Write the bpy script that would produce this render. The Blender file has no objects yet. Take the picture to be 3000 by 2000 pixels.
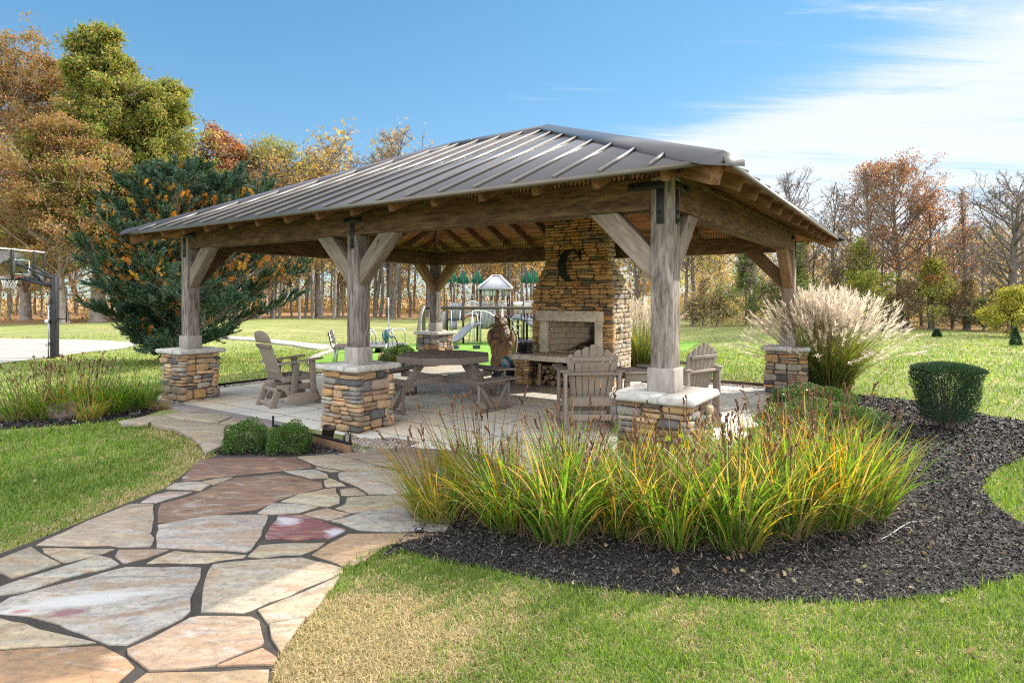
import bpy, math, random
import numpy as np
from mathutils import Vector, Matrix
R = math.radians
scene = bpy.context.scene
col = scene.collection
# ------------------------------------------------------------------ camera, world, sun, exposure
H = 1.62                        # eye height over the patio
F = 1779.0                      # focal length in photo pixels (3000 wide)
HY = 870.5                      # horizon row of the photo
cd = bpy.data.cameras.new('camera'); cam = bpy.data.objects.new('camera', cd); col.objects.link(cam)
cam.location = (0, 0, H); cam.rotation_euler = (R(90), 0, 0)
cd.sensor_width = 36; cd.lens = 36 * F / 3000; cd.shift_y = -(1000 - HY) / 3000
cd.clip_start = 0.1; cd.clip_end = 3000
scene.camera = cam
SUN_EL, SUN_AZ = R(33.2), R(27.8)          # azimuth measured from +X towards +Y
sd = Vector((math.cos(SUN_EL) * math.cos(SUN_AZ), math.cos(SUN_EL) * math.sin(SUN_AZ), math.sin(SUN_EL)))
sl = bpy.data.lights.new('sun', 'SUN'); sl.energy = 3.15; sl.angle = R(0.53); sl.color = (1, .93, .82)
so = bpy.data.objects.new('sun', sl); col.objects.link(so); so.location = (20, 10, 30)
so.rotation_euler = sd.to_track_quat('Z', 'Y').to_euler()
world = bpy.data.worlds.new('World'); scene.world = world; world.use_nodes = True
nt = world.node_tree; nt.nodes.clear(); wn = nt.nodes.new; wl = nt.links.new
sky = wn('ShaderNodeTexSky'); sky.sky_type = 'NISHITA'; sky.sun_disc = False
sky.sun_elevation = SUN_EL; sky.sun_rotation = R(90) - SUN_AZ
sky.air_density = 1.0; sky.dust_density = .0; sky.ozone_density = 2.0
bg = wn('ShaderNodeBackground'); bg.inputs[1].default_value = 0.106
hsv = wn('ShaderNodeHueSaturation'); hsv.inputs['Saturation'].default_value = 1.16; hsv.inputs['Hue'].default_value = .492
wl(sky.outputs[0], hsv.inputs['Color'])
def vmath(op, a, b):
    n = wn('ShaderNodeVectorMath'); n.operation = op
    for i, v in enumerate((a, b)):
        if isinstance(v, tuple): n.inputs[i].default_value = v
        else: wl(v, n.inputs[i])
    return n.outputs[0]
# soft shoulder on the brightest part of the sky round the sun
den = vmath('ADD', vmath('MULTIPLY', hsv.outputs[0], (.20, .17, .14)), (1, 1, 1))
wl(vmath('MULTIPLY', vmath('DIVIDE', hsv.outputs[0], den), (.78, .95, 1.05)), bg.inputs[0])
# thin cirrus on a high flat layer, streaming away over the right-hand side
tc = wn('ShaderNodeTexCoord'); sx = wn('ShaderNodeSeparateXYZ'); wl(tc.outputs['Generated'], sx.inputs[0])
def wm(op, a, b=None, c=None):
    n = wn('ShaderNodeMath'); n.operation = op
    for i, v in enumerate((a, b, c)):
        if v is None: continue
        if isinstance(v, (int, float)): n.inputs[i].default_value = v
        else: wl(v, n.inputs[i])
    return n.outputs[0]
def wr(v, a, b, lo=0, hi=1, smooth=True):
    n = wn('ShaderNodeMapRange'); n.interpolation_type = 'SMOOTHSTEP' if smooth else 'LINEAR'
    n.inputs[1].default_value = a; n.inputs[2].default_value = b; n.inputs[3].default_value = lo; n.inputs[4].default_value = hi; wl(v, n.inputs[0]); return n.outputs[0]
zc = wm('ADD', wm('MAXIMUM', sx.outputs[2], 0.0), 0.10)
cx_ = wm('DIVIDE', sx.outputs[0], zc); cy_ = wm('DIVIDE', sx.outputs[1], zc)
def layer(ang, sxx, syy, scale, det, rough=.6, dist=.6):
    cb = wn('ShaderNodeCombineXYZ'); wl(cx_, cb.inputs[0]); wl(cy_, cb.inputs[1])
    mp = wn('ShaderNodeMapping'); mp.inputs['Rotation'].default_value = (0, 0, ang); mp.inputs['Scale'].default_value = (sxx, syy, 1)
    wl(cb.outputs[0], mp.inputs[0])
    ns = wn('ShaderNodeTexNoise'); ns.inputs['Scale'].default_value = scale; ns.inputs['Detail'].default_value = det
    ns.inputs['Roughness'].default_value = rough; ns.inputs['Distortion'].default_value = dist
    wl(mp.outputs[0], ns.inputs['Vector']); return ns.outputs['Fac']
CA = R(32)
n1 = layer(CA, .22, 1.5, 1.7, 10, .62, .8); n2 = layer(CA, .3, .9, .8, 4); n3 = layer(CA, .5, 4.0, 2.4, 8, .7, .3)
# the bank fills the low right part of the sky; its upper edge is frayed
edge = wm('ADD', wm('SUBTRACT', wm('ADD', .225, wm('MULTIPLY', sx.outputs[0], .22)), sx.outputs[2]), wm('ADD', wm('MULTIPLY', wm('SUBTRACT', n2, .5), .10), wm('MULTIPLY', wm('SUBTRACT', n1, .5), .16)))
bank = wm('MULTIPLY', wr(edge, -.03, .07), wr(sx.outputs[0], -.06, .30))
dens = wr(wm('ADD', wm('ADD', wm('MULTIPLY', n1, .7), wm('MULTIPLY', n3, .3)), wm('MULTIPLY', bank, .10)), .42, .60)
wisp = wr(wm('ADD', wm('MULTIPLY', n1, .6), wm('MULTIPLY', n3, .4)), .55, .70)
front = wr(sx.outputs[0], -.25, .35)
fac = wm('MINIMUM', wm('ADD', wm('MULTIPLY', bank, wm('ADD', .16, wm('MULTIPLY', dens, .72))), wm('MULTIPLY', wm('MULTIPLY', wisp, front), .8)), .93)
# added fill light: an unseen bright cloud veil overhead and behind the viewer
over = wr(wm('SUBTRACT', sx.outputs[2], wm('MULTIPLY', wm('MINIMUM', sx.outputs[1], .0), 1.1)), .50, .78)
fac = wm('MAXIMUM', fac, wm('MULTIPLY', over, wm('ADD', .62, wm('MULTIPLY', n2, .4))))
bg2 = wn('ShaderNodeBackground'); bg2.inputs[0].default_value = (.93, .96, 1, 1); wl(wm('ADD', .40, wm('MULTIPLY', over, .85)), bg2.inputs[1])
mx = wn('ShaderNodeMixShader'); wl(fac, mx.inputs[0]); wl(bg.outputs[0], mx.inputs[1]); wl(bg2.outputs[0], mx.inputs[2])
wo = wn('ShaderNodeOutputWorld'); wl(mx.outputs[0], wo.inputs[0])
scene.view_settings.view_transform = 'Standard'; scene.view_settings.look = 'None'
scene.view_settings.exposure = 1.45; scene.view_settings.gamma = 1
scene.cycles.use_denoising = False; scene.cycles.filter_width = 1.15
scene.cycles.max_bounces = 6; scene.cycles.diffuse_bounces = 5; scene.cycles.transmission_bounces = 4; scene.cycles.transparent_max_bounces = 6
scene.cycles.sample_clamp_indirect = 6; scene.cycles.caustics_reflective = False; scene.cycles.caustics_refractive = False; scene.cycles.blur_glossy = .6

# ------------------------------------------------------------------ helpers
rng = np.random.default_rng(7); rnd = random.Random(11)
def sstep(a, b, x):
    t = np.clip((x - a) / (b - a), 0, 1); return t * t * (3 - 2 * t)
def gz(x, y):
    """height of the terrain: level at the patio, falling a little towards the field"""
    x = np.asarray(x, float); y = np.asarray(y, float)
    f = 1 - .5 * sstep(10, 22, -x) - .6 * sstep(6, 16, x)
    return -.9 * sstep(11.5, 34, y) * f - .05 * sstep(3, 9, -x) * sstep(4, 7, y)
def G(px, py, z=None):
    """the ground point seen at a photo pixel (3000 x 2000)"""
    k = (px - 1500) / F; d = (py - HY) / F
    Y = (H - (z or 0)) / d
    if z is None:
        for _ in range(40):
            Y = .5 * Y + .5 * (H - float(gz(k * Y, Y))) / d
    return np.array([k * Y, Y])
def Z(py, Y): return H - (py - HY) / F * Y
def X(px, Y): return (px - 1500) / F * Y
def poly_in(P, x, y):
    P = np.asarray(P); n = len(P); ins = np.zeros(len(x), bool); j = n - 1
    for i in range(n):
        xi, yi = P[i]; xj, yj = P[j]
        c = (yi > y) != (yj > y)
        with np.errstate(divide='ignore', invalid='ignore'):
            ins ^= c & (x < (xj - xi) * (y - yi) / (yj - yi + 1e-12) + xi)
        j = i
    return ins
class MB:
    def __init__(s): s.v = []; s.f = {3: [], 4: []}; s.ng = []; s.c = []; s.n = 0
    def add(s, V, Fc, c=(1, 1, 1)):
        V = np.asarray(V, float).reshape(-1, 3); s.v.append(V)
        c = np.asarray(c, float)
        s.c.append(np.broadcast_to(c, V.shape) if c.ndim < 2 else c)
        if isinstance(Fc, np.ndarray): s.f[Fc.shape[1]].append(Fc + s.n)
        else:
            for q in Fc:
                if len(q) in (3, 4): s.f[len(q)].append(np.array([q]) + s.n)
                else: s.ng.append([i + s.n for i in q])
        s.n += len(V); return s
    def box(s, c, size, M=None, col=(1, 1, 1), taper=None):
        c = np.asarray(c, float); h = np.asarray(size, float) / 2
        V = np.array([[x, y, z] for z in (-1, 1) for y in (-1, 1) for x in (-1, 1)], float) * h
        if taper: V[4:, :2] *= taper
        if M is not None: V = V @ np.asarray(M).T
        return s.add(V + c, np.array([[0, 2, 3, 1], [4, 5, 7, 6], [0, 1, 5, 4], [2, 6, 7, 3], [0, 4, 6, 2], [1, 3, 7, 5]]), col)
    def bar(s, p0, p1, w, h, up=(0, 0, 1), col=(1, 1, 1)):
        p0 = np.asarray(p0, float); p1 = np.asarray(p1, float); d = p1 - p0; L = np.linalg.norm(d); d = d / L
        up = np.asarray(up, float); y = np.cross(up, d)
        if np.linalg.norm(y) < 1e-4: y = np.cross((1, 0, 0), d)
        y /= np.linalg.norm(y); z = np.cross(d, y)
        return s.box((p0 + p1) / 2, (L, w, h), np.stack([d, y, z], 1), col)
    def tube(s, pts, r, n=8, cap=True, col=(1, 1, 1)):
        P = np.asarray(pts, float); m = len(P); r = np.broadcast_to(np.asarray(r, float), (m,))
        T = np.gradient(P, axis=0); T /= np.linalg.norm(T, axis=1, keepdims=True) + 1e-9
        a = np.array([0, 0, 1.]) if abs(T[0][2]) < .9 else np.array([1., 0, 0])
        A = np.zeros_like(P); B = np.zeros_like(P)
        for i in range(m):
            a = a - T[i] * (a @ T[i]); a /= np.linalg.norm(a) + 1e-9
            A[i] = a; B[i] = np.cross(T[i], a)
        th = np.linspace(0, 2 * math.pi, n, endpoint=False)
        V = P[:, None] + r[:, None, None] * (np.cos(th)[None, :, None] * A[:, None] + np.sin(th)[None, :, None] * B[:, None])
        i = np.arange(m - 1)[:, None]; j = np.arange(n)[None]
        Q = np.stack([i * n + j, i * n + (j + 1) % n, (i + 1) * n + (j + 1) % n, (i + 1) * n + j], -1).reshape(-1, 4)
        s.add(V.reshape(-1, 3), Q, col)
        if cap:
            s.ng.append([s.n - m * n + k for k in range(n)][::-1]); s.ng.append([s.n - n + k for k in range(n)])
        return s
    def lathe(s, prof, c=(0, 0, 0), n=16, col=(1, 1, 1), M=None):
        th = np.linspace(0, 2 * math.pi, n, endpoint=False)
        V = np.array([[r * math.cos(t), r * math.sin(t), z] for r, z in prof for t in th])
        if M is not None: V = V @ np.asarray(M).T
        m = len(prof); i = np.arange(m - 1)[:, None]; j = np.arange(n)[None]
        Q = np.stack([i * n + j, i * n + (j + 1) % n, (i + 1) * n + (j + 1) % n, (i + 1) * n + j], -1).reshape(-1, 4)
        return s.add(V + np.asarray(c, float), Q, col)
    def prism(s, P, z0, z1, col=(1, 1, 1), T=None):
        """closed outline P (n,2) swept from z0 to z1; T maps (x,y,z) to 3-D"""
        P = np.asarray(P, float); n = len(P)
        a = np.sum(P[:, 0] * np.roll(P[:, 1], -1) - np.roll(P[:, 0], -1) * P[:, 1])
        if a < 0: P = P[::-1]
        V = np.vstack([np.c_[P, np.full(n, z0)], np.c_[P, np.full(n, z1)]])
        if T is not None: V = np.array([T(*q) for q in V])
        Fc = [[i, (i + 1) % n, n + (i + 1) % n, n + i] for i in range(n)]
        Fc += [list(range(n))[::-1], [n + i for i in range(n)]]
        return s.add(V, Fc, col)
    def build(s, name, m, parent=None, smooth=False, bevel=0, loc=None, rot=None, mods=None):
        me = bpy.data.meshes.new(name)
        V = np.concatenate(s.v); C = np.concatenate(s.c)
        F3 = np.concatenate(s.f[3]) if s.f[3] else np.zeros((0, 3), int)
        F4 = np.concatenate(s.f[4]) if s.f[4] else np.zeros((0, 4), int)
        loops = np.concatenate([F3.ravel(), F4.ravel()] + [np.array(q) for q in s.ng]).astype(np.int32)
        tot = np.concatenate([np.full(len(F3), 3), np.full(len(F4), 4), np.array([len(q) for q in s.ng], int)]).astype(np.int32)
        start = np.concatenate([[0], np.cumsum(tot)[:-1]]).astype(np.int32)
        me.vertices.add(len(V)); me.vertices.foreach_set('co', V.astype(np.float32).ravel())
        me.loops.add(len(loops)); me.loops.foreach_set('vertex_index', loops)
        me.polygons.add(len(tot)); me.polygons.foreach_set('loop_start', start); me.polygons.foreach_set('loop_total', tot)
        if smooth: me.polygons.foreach_set('use_smooth', np.ones(len(tot), bool))
        me.update(calc_edges=True)
        ca = me.color_attributes.new('Col', 'FLOAT_COLOR', 'POINT')
        ca.data.foreach_set('color', np.c_[C, np.ones(len(C))].astype(np.float32).ravel())
        me.materials.append(m)
        o = bpy.data.objects.new(name, me); col.objects.link(o)
        if parent: o.parent = parent
        if loc is not None: o.location = loc
        if rot is not None: o.rotation_euler = rot
        if bevel:
            b = o.modifiers.new('bevel', 'BEVEL'); b.width = bevel; b.segments = 2; b.limit_method = 'ANGLE'; b.angle_limit = R(40)
        return o
def thing(name, label, cat, loc=(0, 0, 0), rz=0, group=None):
    o = bpy.data.objects.new(name, None); col.objects.link(o); o.empty_display_size = .2
    o.location = loc; o.rotation_euler = (0, 0, rz); o['label'] = label; o['category'] = cat
    if group: o['group'] = group
    return o
def tag(o, label, cat, group=None):
    o['label'] = label; o['category'] = cat
    if group: o['group'] = group
    return o
def struct(o): o['kind'] = 'structure'; return o
def stuff(o, label=None, cat=None):
    o['kind'] = 'stuff'
    if label: o['label'] = label; o['category'] = cat
    return o
def dup(root, loc, rz, label=None, sc=None, color=None):
    r = root.copy(); col.objects.link(r); r.location = loc; r.rotation_euler = (0, 0, rz)
    if sc is not None: r.scale = sc
    if label: r['label'] = label
    for ch in list(root.children):
        c = ch.copy(); col.objects.link(c); c.parent = r
        if color is not None: c.color = color
        for g in list(ch.children):
            d = g.copy(); col.objects.link(d); d.parent = c
    return r
# ------------------------------------------------------------------ materials
class NT:
    def __init__(s, name):
        s.m = bpy.data.materials.new(name); s.m.use_nodes = True; s.t = s.m.node_tree; s.t.nodes.clear()
    def n(s, kind, **kw):
        n = s.t.nodes.new('ShaderNode' + kind)
        for k, v in kw.items():
            if hasattr(n, k) and k not in ('Scale',): setattr(n, k, v)
        return n
    def set(s, n, **kw):
        for k, v in kw.items():
            k = k.replace('_', ' ')
            if hasattr(v, 'is_output'): s.t.links.new(v, n.inputs[k])
            else: n.inputs[k].default_value = v
        return n
    def link(s, a, b): s.t.links.new(a, b)
    def coords(s, kind='Object', scale=(1, 1, 1)):
        t = s.n('TexCoord'); mp = s.n('Mapping'); mp.inputs['Scale'].default_value = scale
        if kind == 'World': s.link(s.n('NewGeometry').outputs['Position'], mp.inputs[0])
        else: s.link(t.outputs[kind], mp.inputs[0])
        return mp.outputs[0]
    def noise(s, vec, scale, detail=5, rough=.55, dist=0):
        n = s.n('TexNoise'); s.link(vec, n.inputs['Vector'])
        s.set(n, Scale=scale, Detail=detail, Roughness=rough, Distortion=dist); return n.outputs['Fac']
    def ramp(s, fac, stops):
        n = s.n('ValToRGB'); s.link(fac, n.inputs[0]); e = n.color_ramp.elements
        while len(e) < len(stops): e.new(.5)
        for k, (p, c) in zip(e, stops): k.position = p; k.color = (*c, 1) if len(c) == 3 else c
        return n.outputs[0]
    def mix(s, fac, a, b, mode='MIX'):
        n = s.n('MixRGB'); n.blend_type = mode
        for i, v in enumerate((fac, a, b)):
            if hasattr(v, 'is_output'): s.link(v, n.inputs[i])
            elif isinstance(v, (int, float)): n.inputs[i].default_value = v
            else: n.inputs[i].default_value = (*v, 1)
        return n.outputs[0]
    def math(s, op, a, b=0.0):
        n = s.n('Math'); n.operation = op
        for i, v in enumerate((a, b)):
            if hasattr(v, 'is_output'): s.link(v, n.inputs[i])
            else: n.inputs[i].default_value = v
        return n.outputs[0]
    def attr(s): n = s.n('Attribute'); n.attribute_name = 'Col'; return n.outputs['Color']
    def obj(s): return s.n('ObjectInfo')
    def bump(s, h, strength=.4, dist=.01):
        n = s.n('Bump'); s.set(n, Strength=strength, Distance=dist, Height=h); return n.outputs[0]
    def done(s, color, rough=.7, normal=None, metal=0, spec=.4, transl=None, tcol=None):
        p = s.n('BsdfPrincipled')
        for k, v in (('Base Color', color), ('Roughness', rough), ('Metallic', metal), ('Specular IOR Level', spec)):
            if hasattr(v, 'is_output'): s.link(v, p.inputs[k])
            elif isinstance(v, (int, float)): p.inputs[k].default_value = v
            else: p.inputs[k].default_value = (*v, 1)
        if normal is not None: s.link(normal, p.inputs['Normal'])
        out = s.n('OutputMaterial')
        if transl:
            t = s.n('BsdfTranslucent'); c = tcol if tcol is not None else color
            if hasattr(c, 'is_output'): s.link(c, t.inputs[0])
            else: t.inputs[0].default_value = (*c, 1)
            mxs = s.n('MixShader'); mxs.inputs[0].default_value = transl
            s.link(p.outputs[0], mxs.inputs[1]); s.link(t.outputs[0], mxs.inputs[2]); s.link(mxs.outputs[0], out.inputs[0])
        else: s.link(p.outputs[0], out.inputs[0])
        return s.m
def m_plain(name, c, rough=.6, metal=0, nz=.12, sc=8, spec=.4, bump=.15):
    t = NT(name); v = t.coords()
    f = t.noise(v, sc, 6); g = t.noise(v, sc * 9, 3)
    a = tuple(x * (1 - nz) for x in c); b = tuple(min(1, x * (1 + nz)) for x in c)
    return t.done(t.ramp(f, [(.3, a), (.7, b)]), rough, t.bump(g, bump, .004), metal, spec)
def m_wood(name, stops, scale=6, rough=.8, dirt=.35, stretch=14, knots=True, bump=.5):
    """timber with the grain along the object's local X"""
    t = NT(name); v = t.coords('Object', (1 / stretch * 2.2, 1, 1))
    rv = t.n('VectorMath'); rv.operation = 'ADD'; t.link(v, rv.inputs[0])
    cb = t.n('CombineXYZ'); oi = t.obj()
    t.link(t.math('MULTIPLY', oi.outputs['Random'], 37.0), cb.inputs[0]); t.link(t.math('MULTIPLY', oi.outputs['Random'], 11.0), cb.inputs[1])
    t.link(cb.outputs[0], rv.inputs[1]); v = rv.outputs[0]
    g = t.noise(v, scale * 5, 8, .68, .5); w = t.noise(v, scale * 18, 3, .6)
    c = t.ramp(g, stops)
    v2 = t.coords('Object', (.5, 1, 1)); d = t.noise(v2, 2.3, 6, .62)
    c = t.mix(t.math('MULTIPLY', t.ramp(d, [(.42, (0, 0, 0)), (.68, (1, 1, 1))]), dirt), c, tuple(x * .4 for x in stops[0][1]), 'MIX')
    if knots:
        kv = t.coords('Object', (1.6, 3.2, 3.2)); vo = t.n('TexVoronoi'); t.link(kv, vo.inputs['Vector']); vo.inputs['Scale'].default_value = 1.1
        k = t.ramp(vo.outputs['Distance'], [(.04, (1, 1, 1)), (.10, (0, 0, 0))])
        c = t.mix(t.math('MULTIPLY', k, .7), c, tuple(x * .25 for x in stops[0][1]))
    var = t.math('ADD', t.math('MULTIPLY', oi.outputs['Random'], .35), .82)
    c = t.mix(1.0, c, var, 'MULTIPLY')
    h = t.mix(.4, g, w)
    return t.done(c, rough, t.bump(h, bump, .006), 0, .25)
M = {}
M['timber'] = m_wood('beam_timber', [(.34, (.05, .026, .014)), (.5, (.12, .068, .035)), (.66, (.21, .125, .068))], 5)
M['rafter'] = m_wood('rafter_timber', [(.34, (.095, .045, .022)), (.5, (.18, .09, .045)), (.68, (.26, .14, .075))], 5, dirt=.15)
M['post'] = m_wood('weathered_post_timber', [(.36, (.085, .066, .057)), (.5, (.205, .17, .152)), (.64, (.34, .295, .27))], 5, dirt=.4, bump=.9)
M['trim'] = m_wood('pale_weathered_timber', [(.30, (.24, .205, .18)), (.5, (.36, .315, .28)), (.72, (.5, .45, .41))], 5, dirt=.3, bump=.7)
M['poly'] = m_wood('taupe_lumber', [(.30, (.21, .17, .138)), (.5, (.245, .20, .163)), (.72, (.28, .23, .19))], 7, .55, .12, knots=False, bump=.15)
t = NT('soffit_boards'); v = t.coords('Object', (.25, 1, 1)); g = t.noise(v, 14, 7, .6, .4)
at = t.attr(); M['deck'] = t.done(t.mix(1, t.ramp(g, [(.3, (.20, .085, .034)), (.55, (.34, .16, .068)), (.75, (.45, .235, .11))]), at, 'MULTIPLY'), .7, t.bump(g, .2, .003), 0, .2)
t = NT('standing_seam_metal'); v = t.coords('Object'); g = t.noise(v, 1.4, 5, .6); h = t.noise(v, 45, 3)
M['roofmetal'] = t.done(t.mix(1, t.attr(), t.ramp(g, [(.3, (.88, .88, .88)), (.7, (1.12, 1.1, 1.08))]), 'MULTIPLY'), t.ramp(h, [(.2, (.28, .28, .28)), (.8, (.36, .36, .36))]), None, .1, .42)
M['flash'] = m_plain('edge_flashing', (.12, .105, .085), .45, .6, .15, 3)
def m_stone(name, mul=(1, 1, 1), bump=.8):
    t = NT(name); v = t.coords('Object'); at = t.attr()
    a = t.noise(v, 9, 8, .65, .3); b = t.noise(v, 60, 6, .7); c = t.noise(v, 3.1, 4)
    k = t.mix(1, at, t.ramp(a, [(.25, (.62, .6, .58)), (.5, (1, 1, 1)), (.8, (1.25, 1.2, 1.12))]), 'MULTIPLY')
    k = t.mix(t.math('MULTIPLY', t.ramp(c, [(.5, (0, 0, 0)), (.68, (1, 1, 1))]), .3), k, (.17, .115, .065))
    k = t.mix(1, k, mul, 'MULTIPLY')
    return t.done(k, .86, t.bump(t.mix(.5, a, b), bump, .012), 0, .25)
M['stone'] = m_stone('ledge_stone')
M['mortar'] = m_plain('dark_mortar', (.10, .075, .055), .95, 0, .3, 20, bump=.6)
M['lime'] = m_stone('cut_limestone', bump=.45)
M['flag'] = None
def m_flag(name, spots=()):
    """sandstone with bedding streaks; spots: (x, y, rx, ry, angle, colour) stains in the stone"""
    t = NT(name); v = t.coords('World'); at = t.attr(); oi = t.obj()
    cb = t.n('CombineXYZ'); t.link(t.math('MULTIPLY', oi.outputs['Random'], 53.0), cb.inputs[0]); t.link(t.math('MULTIPLY', oi.outputs['Random'], 17.0), cb.inputs[2])
    ad = t.n('VectorMath'); ad.operation = 'ADD'; t.link(v, ad.inputs[0]); t.link(cb.outputs[0], ad.inputs[1])
    vv = t.n('Mapping'); vv.inputs['Scale'].default_value = (.75, 2.6, 1); t.link(ad.outputs[0], vv.inputs[0])
    rt = t.n('CombineXYZ'); t.link(t.math('ADD', .3, t.math('MULTIPLY', oi.outputs['Random'], .9)), rt.inputs[2]); t.link(rt.outputs[0], vv.inputs['Rotation'])
    a = t.noise(vv.outputs[0], 3.0, 12, .7, 1.6); b = t.noise(ad.outputs[0], 26, 9, .72, .4); c = t.noise(vv.outputs[0], 1.5, 6, .62, 2.0); d = t.noise(vv.outputs[0], 2.1, 8, .66, 2.6); e = t.noise(v, 150, 4, .7)
    k = t.mix(1, at, t.ramp(a, [(.3, (.38, .34, .31)), (.44, (.68, .66, .65)), (.55, (.86, .82, .76)), (.68, (1.1, .99, .84))]), 'MULTIPLY')
    k = t.mix(t.math('MULTIPLY', t.ramp(c, [(.5, (0, 0, 0)), (.6, (1, 1, 1))]), .62), k, (.28, .18, .105))
    k = t.mix(t.math('MULTIPLY', t.ramp(d, [(.54, (0, 0, 0)), (.64, (1, 1, 1))]), .5), k, (.38, .37, .35))
    k = t.mix(t.math('MULTIPLY', t.ramp(b, [(.5, (0, 0, 0)), (.62, (1, 1, 1))]), .5), k, (.13, .105, .085))
    for x, y, rx, ry, an, cc in spots:
        m1 = t.n('Mapping'); m1.vector_type = 'TEXTURE'; m1.inputs['Location'].default_value = (x, y, 0); m1.inputs['Rotation'].default_value = (0, 0, an); m1.inputs['Scale'].default_value = (rx, ry, 50); t.link(v, m1.inputs[0])
        ln = t.n('VectorMath'); ln.operation = 'LENGTH'; t.link(m1.outputs[0], ln.inputs[0]); f = t.math('ADD', ln.outputs['Value'], t.math('MULTIPLY', t.math('SUBTRACT', d, .5), 2.4))
        k = t.mix(t.ramp(f, [(.35, (.85, .85, .85)), (1.25, (0, 0, 0))]), k, cc)
    return t.done(k, .78, t.bump(t.mix(.35, t.mix(.5, a, b), e), .8, .014), 0, .3)
M['flag'] = m_flag('flagstone')
t = NT('path_grit'); v = t.coords('World'); a = t.noise(v, 130, 4, .7); b = t.noise(v, 7, 4)
M['grit'] = t.done(t.mix(.5, t.ramp(a, [(.35, (.018, .016, .014)), (.6, (.06, .052, .045)), (.75, (.22, .19, .16))]), t.ramp(b, [(.3, (.03, .027, .022)), (.7, (.075, .062, .05))])), .95, t.bump(a, .9, .01))
t = NT('lawn_soil_and_thatch'); v = t.coords('World'); v2 = t.coords('World', (1, .35, 1))
a = t.noise(v, .35, 5, .6); b = t.noise(v, 4.5, 6, .7); c = t.noise(v, 38, 5, .75); e = t.noise(v2, .09, 3)
k = t.ramp(t.mix(.45, b, c), [(.3, (.10, .12, .035)), (.5, (.20, .215, .08)), (.7, (.32, .31, .15))])
k = t.mix(t.math('MULTIPLY', t.ramp(a, [(.48, (0, 0, 0)), (.7, (1, 1, 1))]), .55), k, (.42, .36, .17))
k = t.mix(t.math('MULTIPLY', t.ramp(e, [(.4, (0, 0, 0)), (.6, (1, 1, 1))]), .25), k, (.27, .36, .09))
# leaf litter and bare ground under the wood
sp = t.n('SeparateXYZ'); t.link(t.n('NewGeometry').outputs['Position'], sp.inputs[0])
wx = t.math('ADD', t.math('SUBTRACT', sp.outputs[1], t.math('MULTIPLY', t.math('MAXIMUM', t.math('SUBTRACT', sp.outputs[0], 5), 0.0), -1.75)), t.math('MULTIPLY', t.math('SUBTRACT', a, .5), 22))
wx = t.math('ADD', wx, t.math('MULTIPLY', t.math('MAXIMUM', t.math('SUBTRACT', -8.0, sp.outputs[0]), 0.0), .9))
mr = t.n('MapRange'); mr.inputs[1].default_value = 72; mr.inputs[2].default_value = 80; t.link(wx, mr.inputs[0])
k = t.mix(mr.outputs[0], k, t.ramp(c, [(.3, (.2, .11, .05)), (.55, (.40, .23, .11)), (.75, (.52, .34, .17))]))
M['lawn'] = t.done(k, .95, t.bump(t.mix(.5, b, c), .9, .05), 0, .1)
t = NT('bark_mulch'); v = t.coords('World'); a = t.noise(v, 55, 7, .75, .5); b = t.noise(v, 6, 4)
M['mulchbase'] = t.done(t.mix(.3, t.ramp(a, [(.35, (.008, .007, .006)), (.55, (.035, .03, .026)), (.75, (.11, .095, .085))]), t.ramp(b, [(.3, (.01, .009, .008)), (.7, (.06, .05, .045))])), .85, t.bump(a, 1, .03))
t = NT('mulch_chip'); at = t.attr(); M['chip'] = t.done(at, .8, None, 0, .25)
t = NT('pebble'); at = t.attr(); M['pebble'] = t.done(at, .7, None, 0, .35)
t = NT('grass_blade'); at = t.attr(); M['blade'] = t.done(at, .6, None, 0, .22, .42, t.mix(1, at, (1.25, 1.35, .6), 'MULTIPLY'))
t = NT('strap_leaf'); at = t.attr(); M['strap'] = t.done(at, .45, None, 0, .35, .55, t.mix(1, at, (1.6, 1.6, .5), 'MULTIPLY'))
t = NT('dry_stem'); at = t.attr(); M['stem'] = t.done(at, .85, None, 0, .1, .12)
t = NT('plume'); at = t.attr(); M['plume'] = t.done(at, .9, None, 0, .1, .5)
def m_leaf(name, tr=.4, rough=.55, warm=(1.25, 1.2, .7)):
    t = NT(name); at = t.attr(); oi = t.obj(); c = t.mix(1, at, oi.outputs['Color'], 'MULTIPLY')
    return t.done(c, rough, None, 0, .3, tr, t.mix(1, c, warm, 'MULTIPLY'))
M['leaf'] = m_leaf('tree_leaf', .48)
M['needle'] = m_leaf('conifer_needle', .2, .6, (1.1, 1.1, .8))
M['boxleaf'] = m_leaf('glossy_shrub_leaf', .25, .35, (1.3, 1.3, .6))
def m_bark(name, a, b):
    t = NT(name); v = t.coords('Object', (1, 1, .18)); g = t.noise(v, 9, 7, .7, .4); v2 = t.coords('Object'); h = t.noise(v2, 2.2, 4)
    c = t.ramp(g, [(.3, a), (.7, b)]); c = t.mix(t.math('MULTIPLY', t.ramp(h, [(.5, (0, 0, 0)), (.7, (1, 1, 1))]), .35), c, tuple(x * 1.7 for x in b))
    return t.done(c, .92, t.bump(g, .9, .05), 0, .15)
M['bark'] = m_bark('grey_bark', (.09, .076, .066), (.25, .215, .19))
M['barkd'] = m_bark('dark_bark', (.07, .06, .052), (.20, .168, .142))
M['barkp'] = m_bark('pale_bark', (.16, .13, .105), (.36, .31, .26))
M['black'] = m_plain('black_steel', (.014, .014, .015), .42, .3, .3, 12)
M['iron'] = m_plain('wrought_iron', (.01, .01, .01), .55, .4, .3, 20)
M['steel'] = m_plain('galvanised_steel', (.5, .51, .52), .38, .85, .12, 10)
M['concrete'] = m_plain('broom_concrete', (.30, .28, .25), .9, 0, .14, 1.2, bump=.3)
M['white'] = m_plain('white_paint', (.75, .75, .73), .5, 0, .05)
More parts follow.
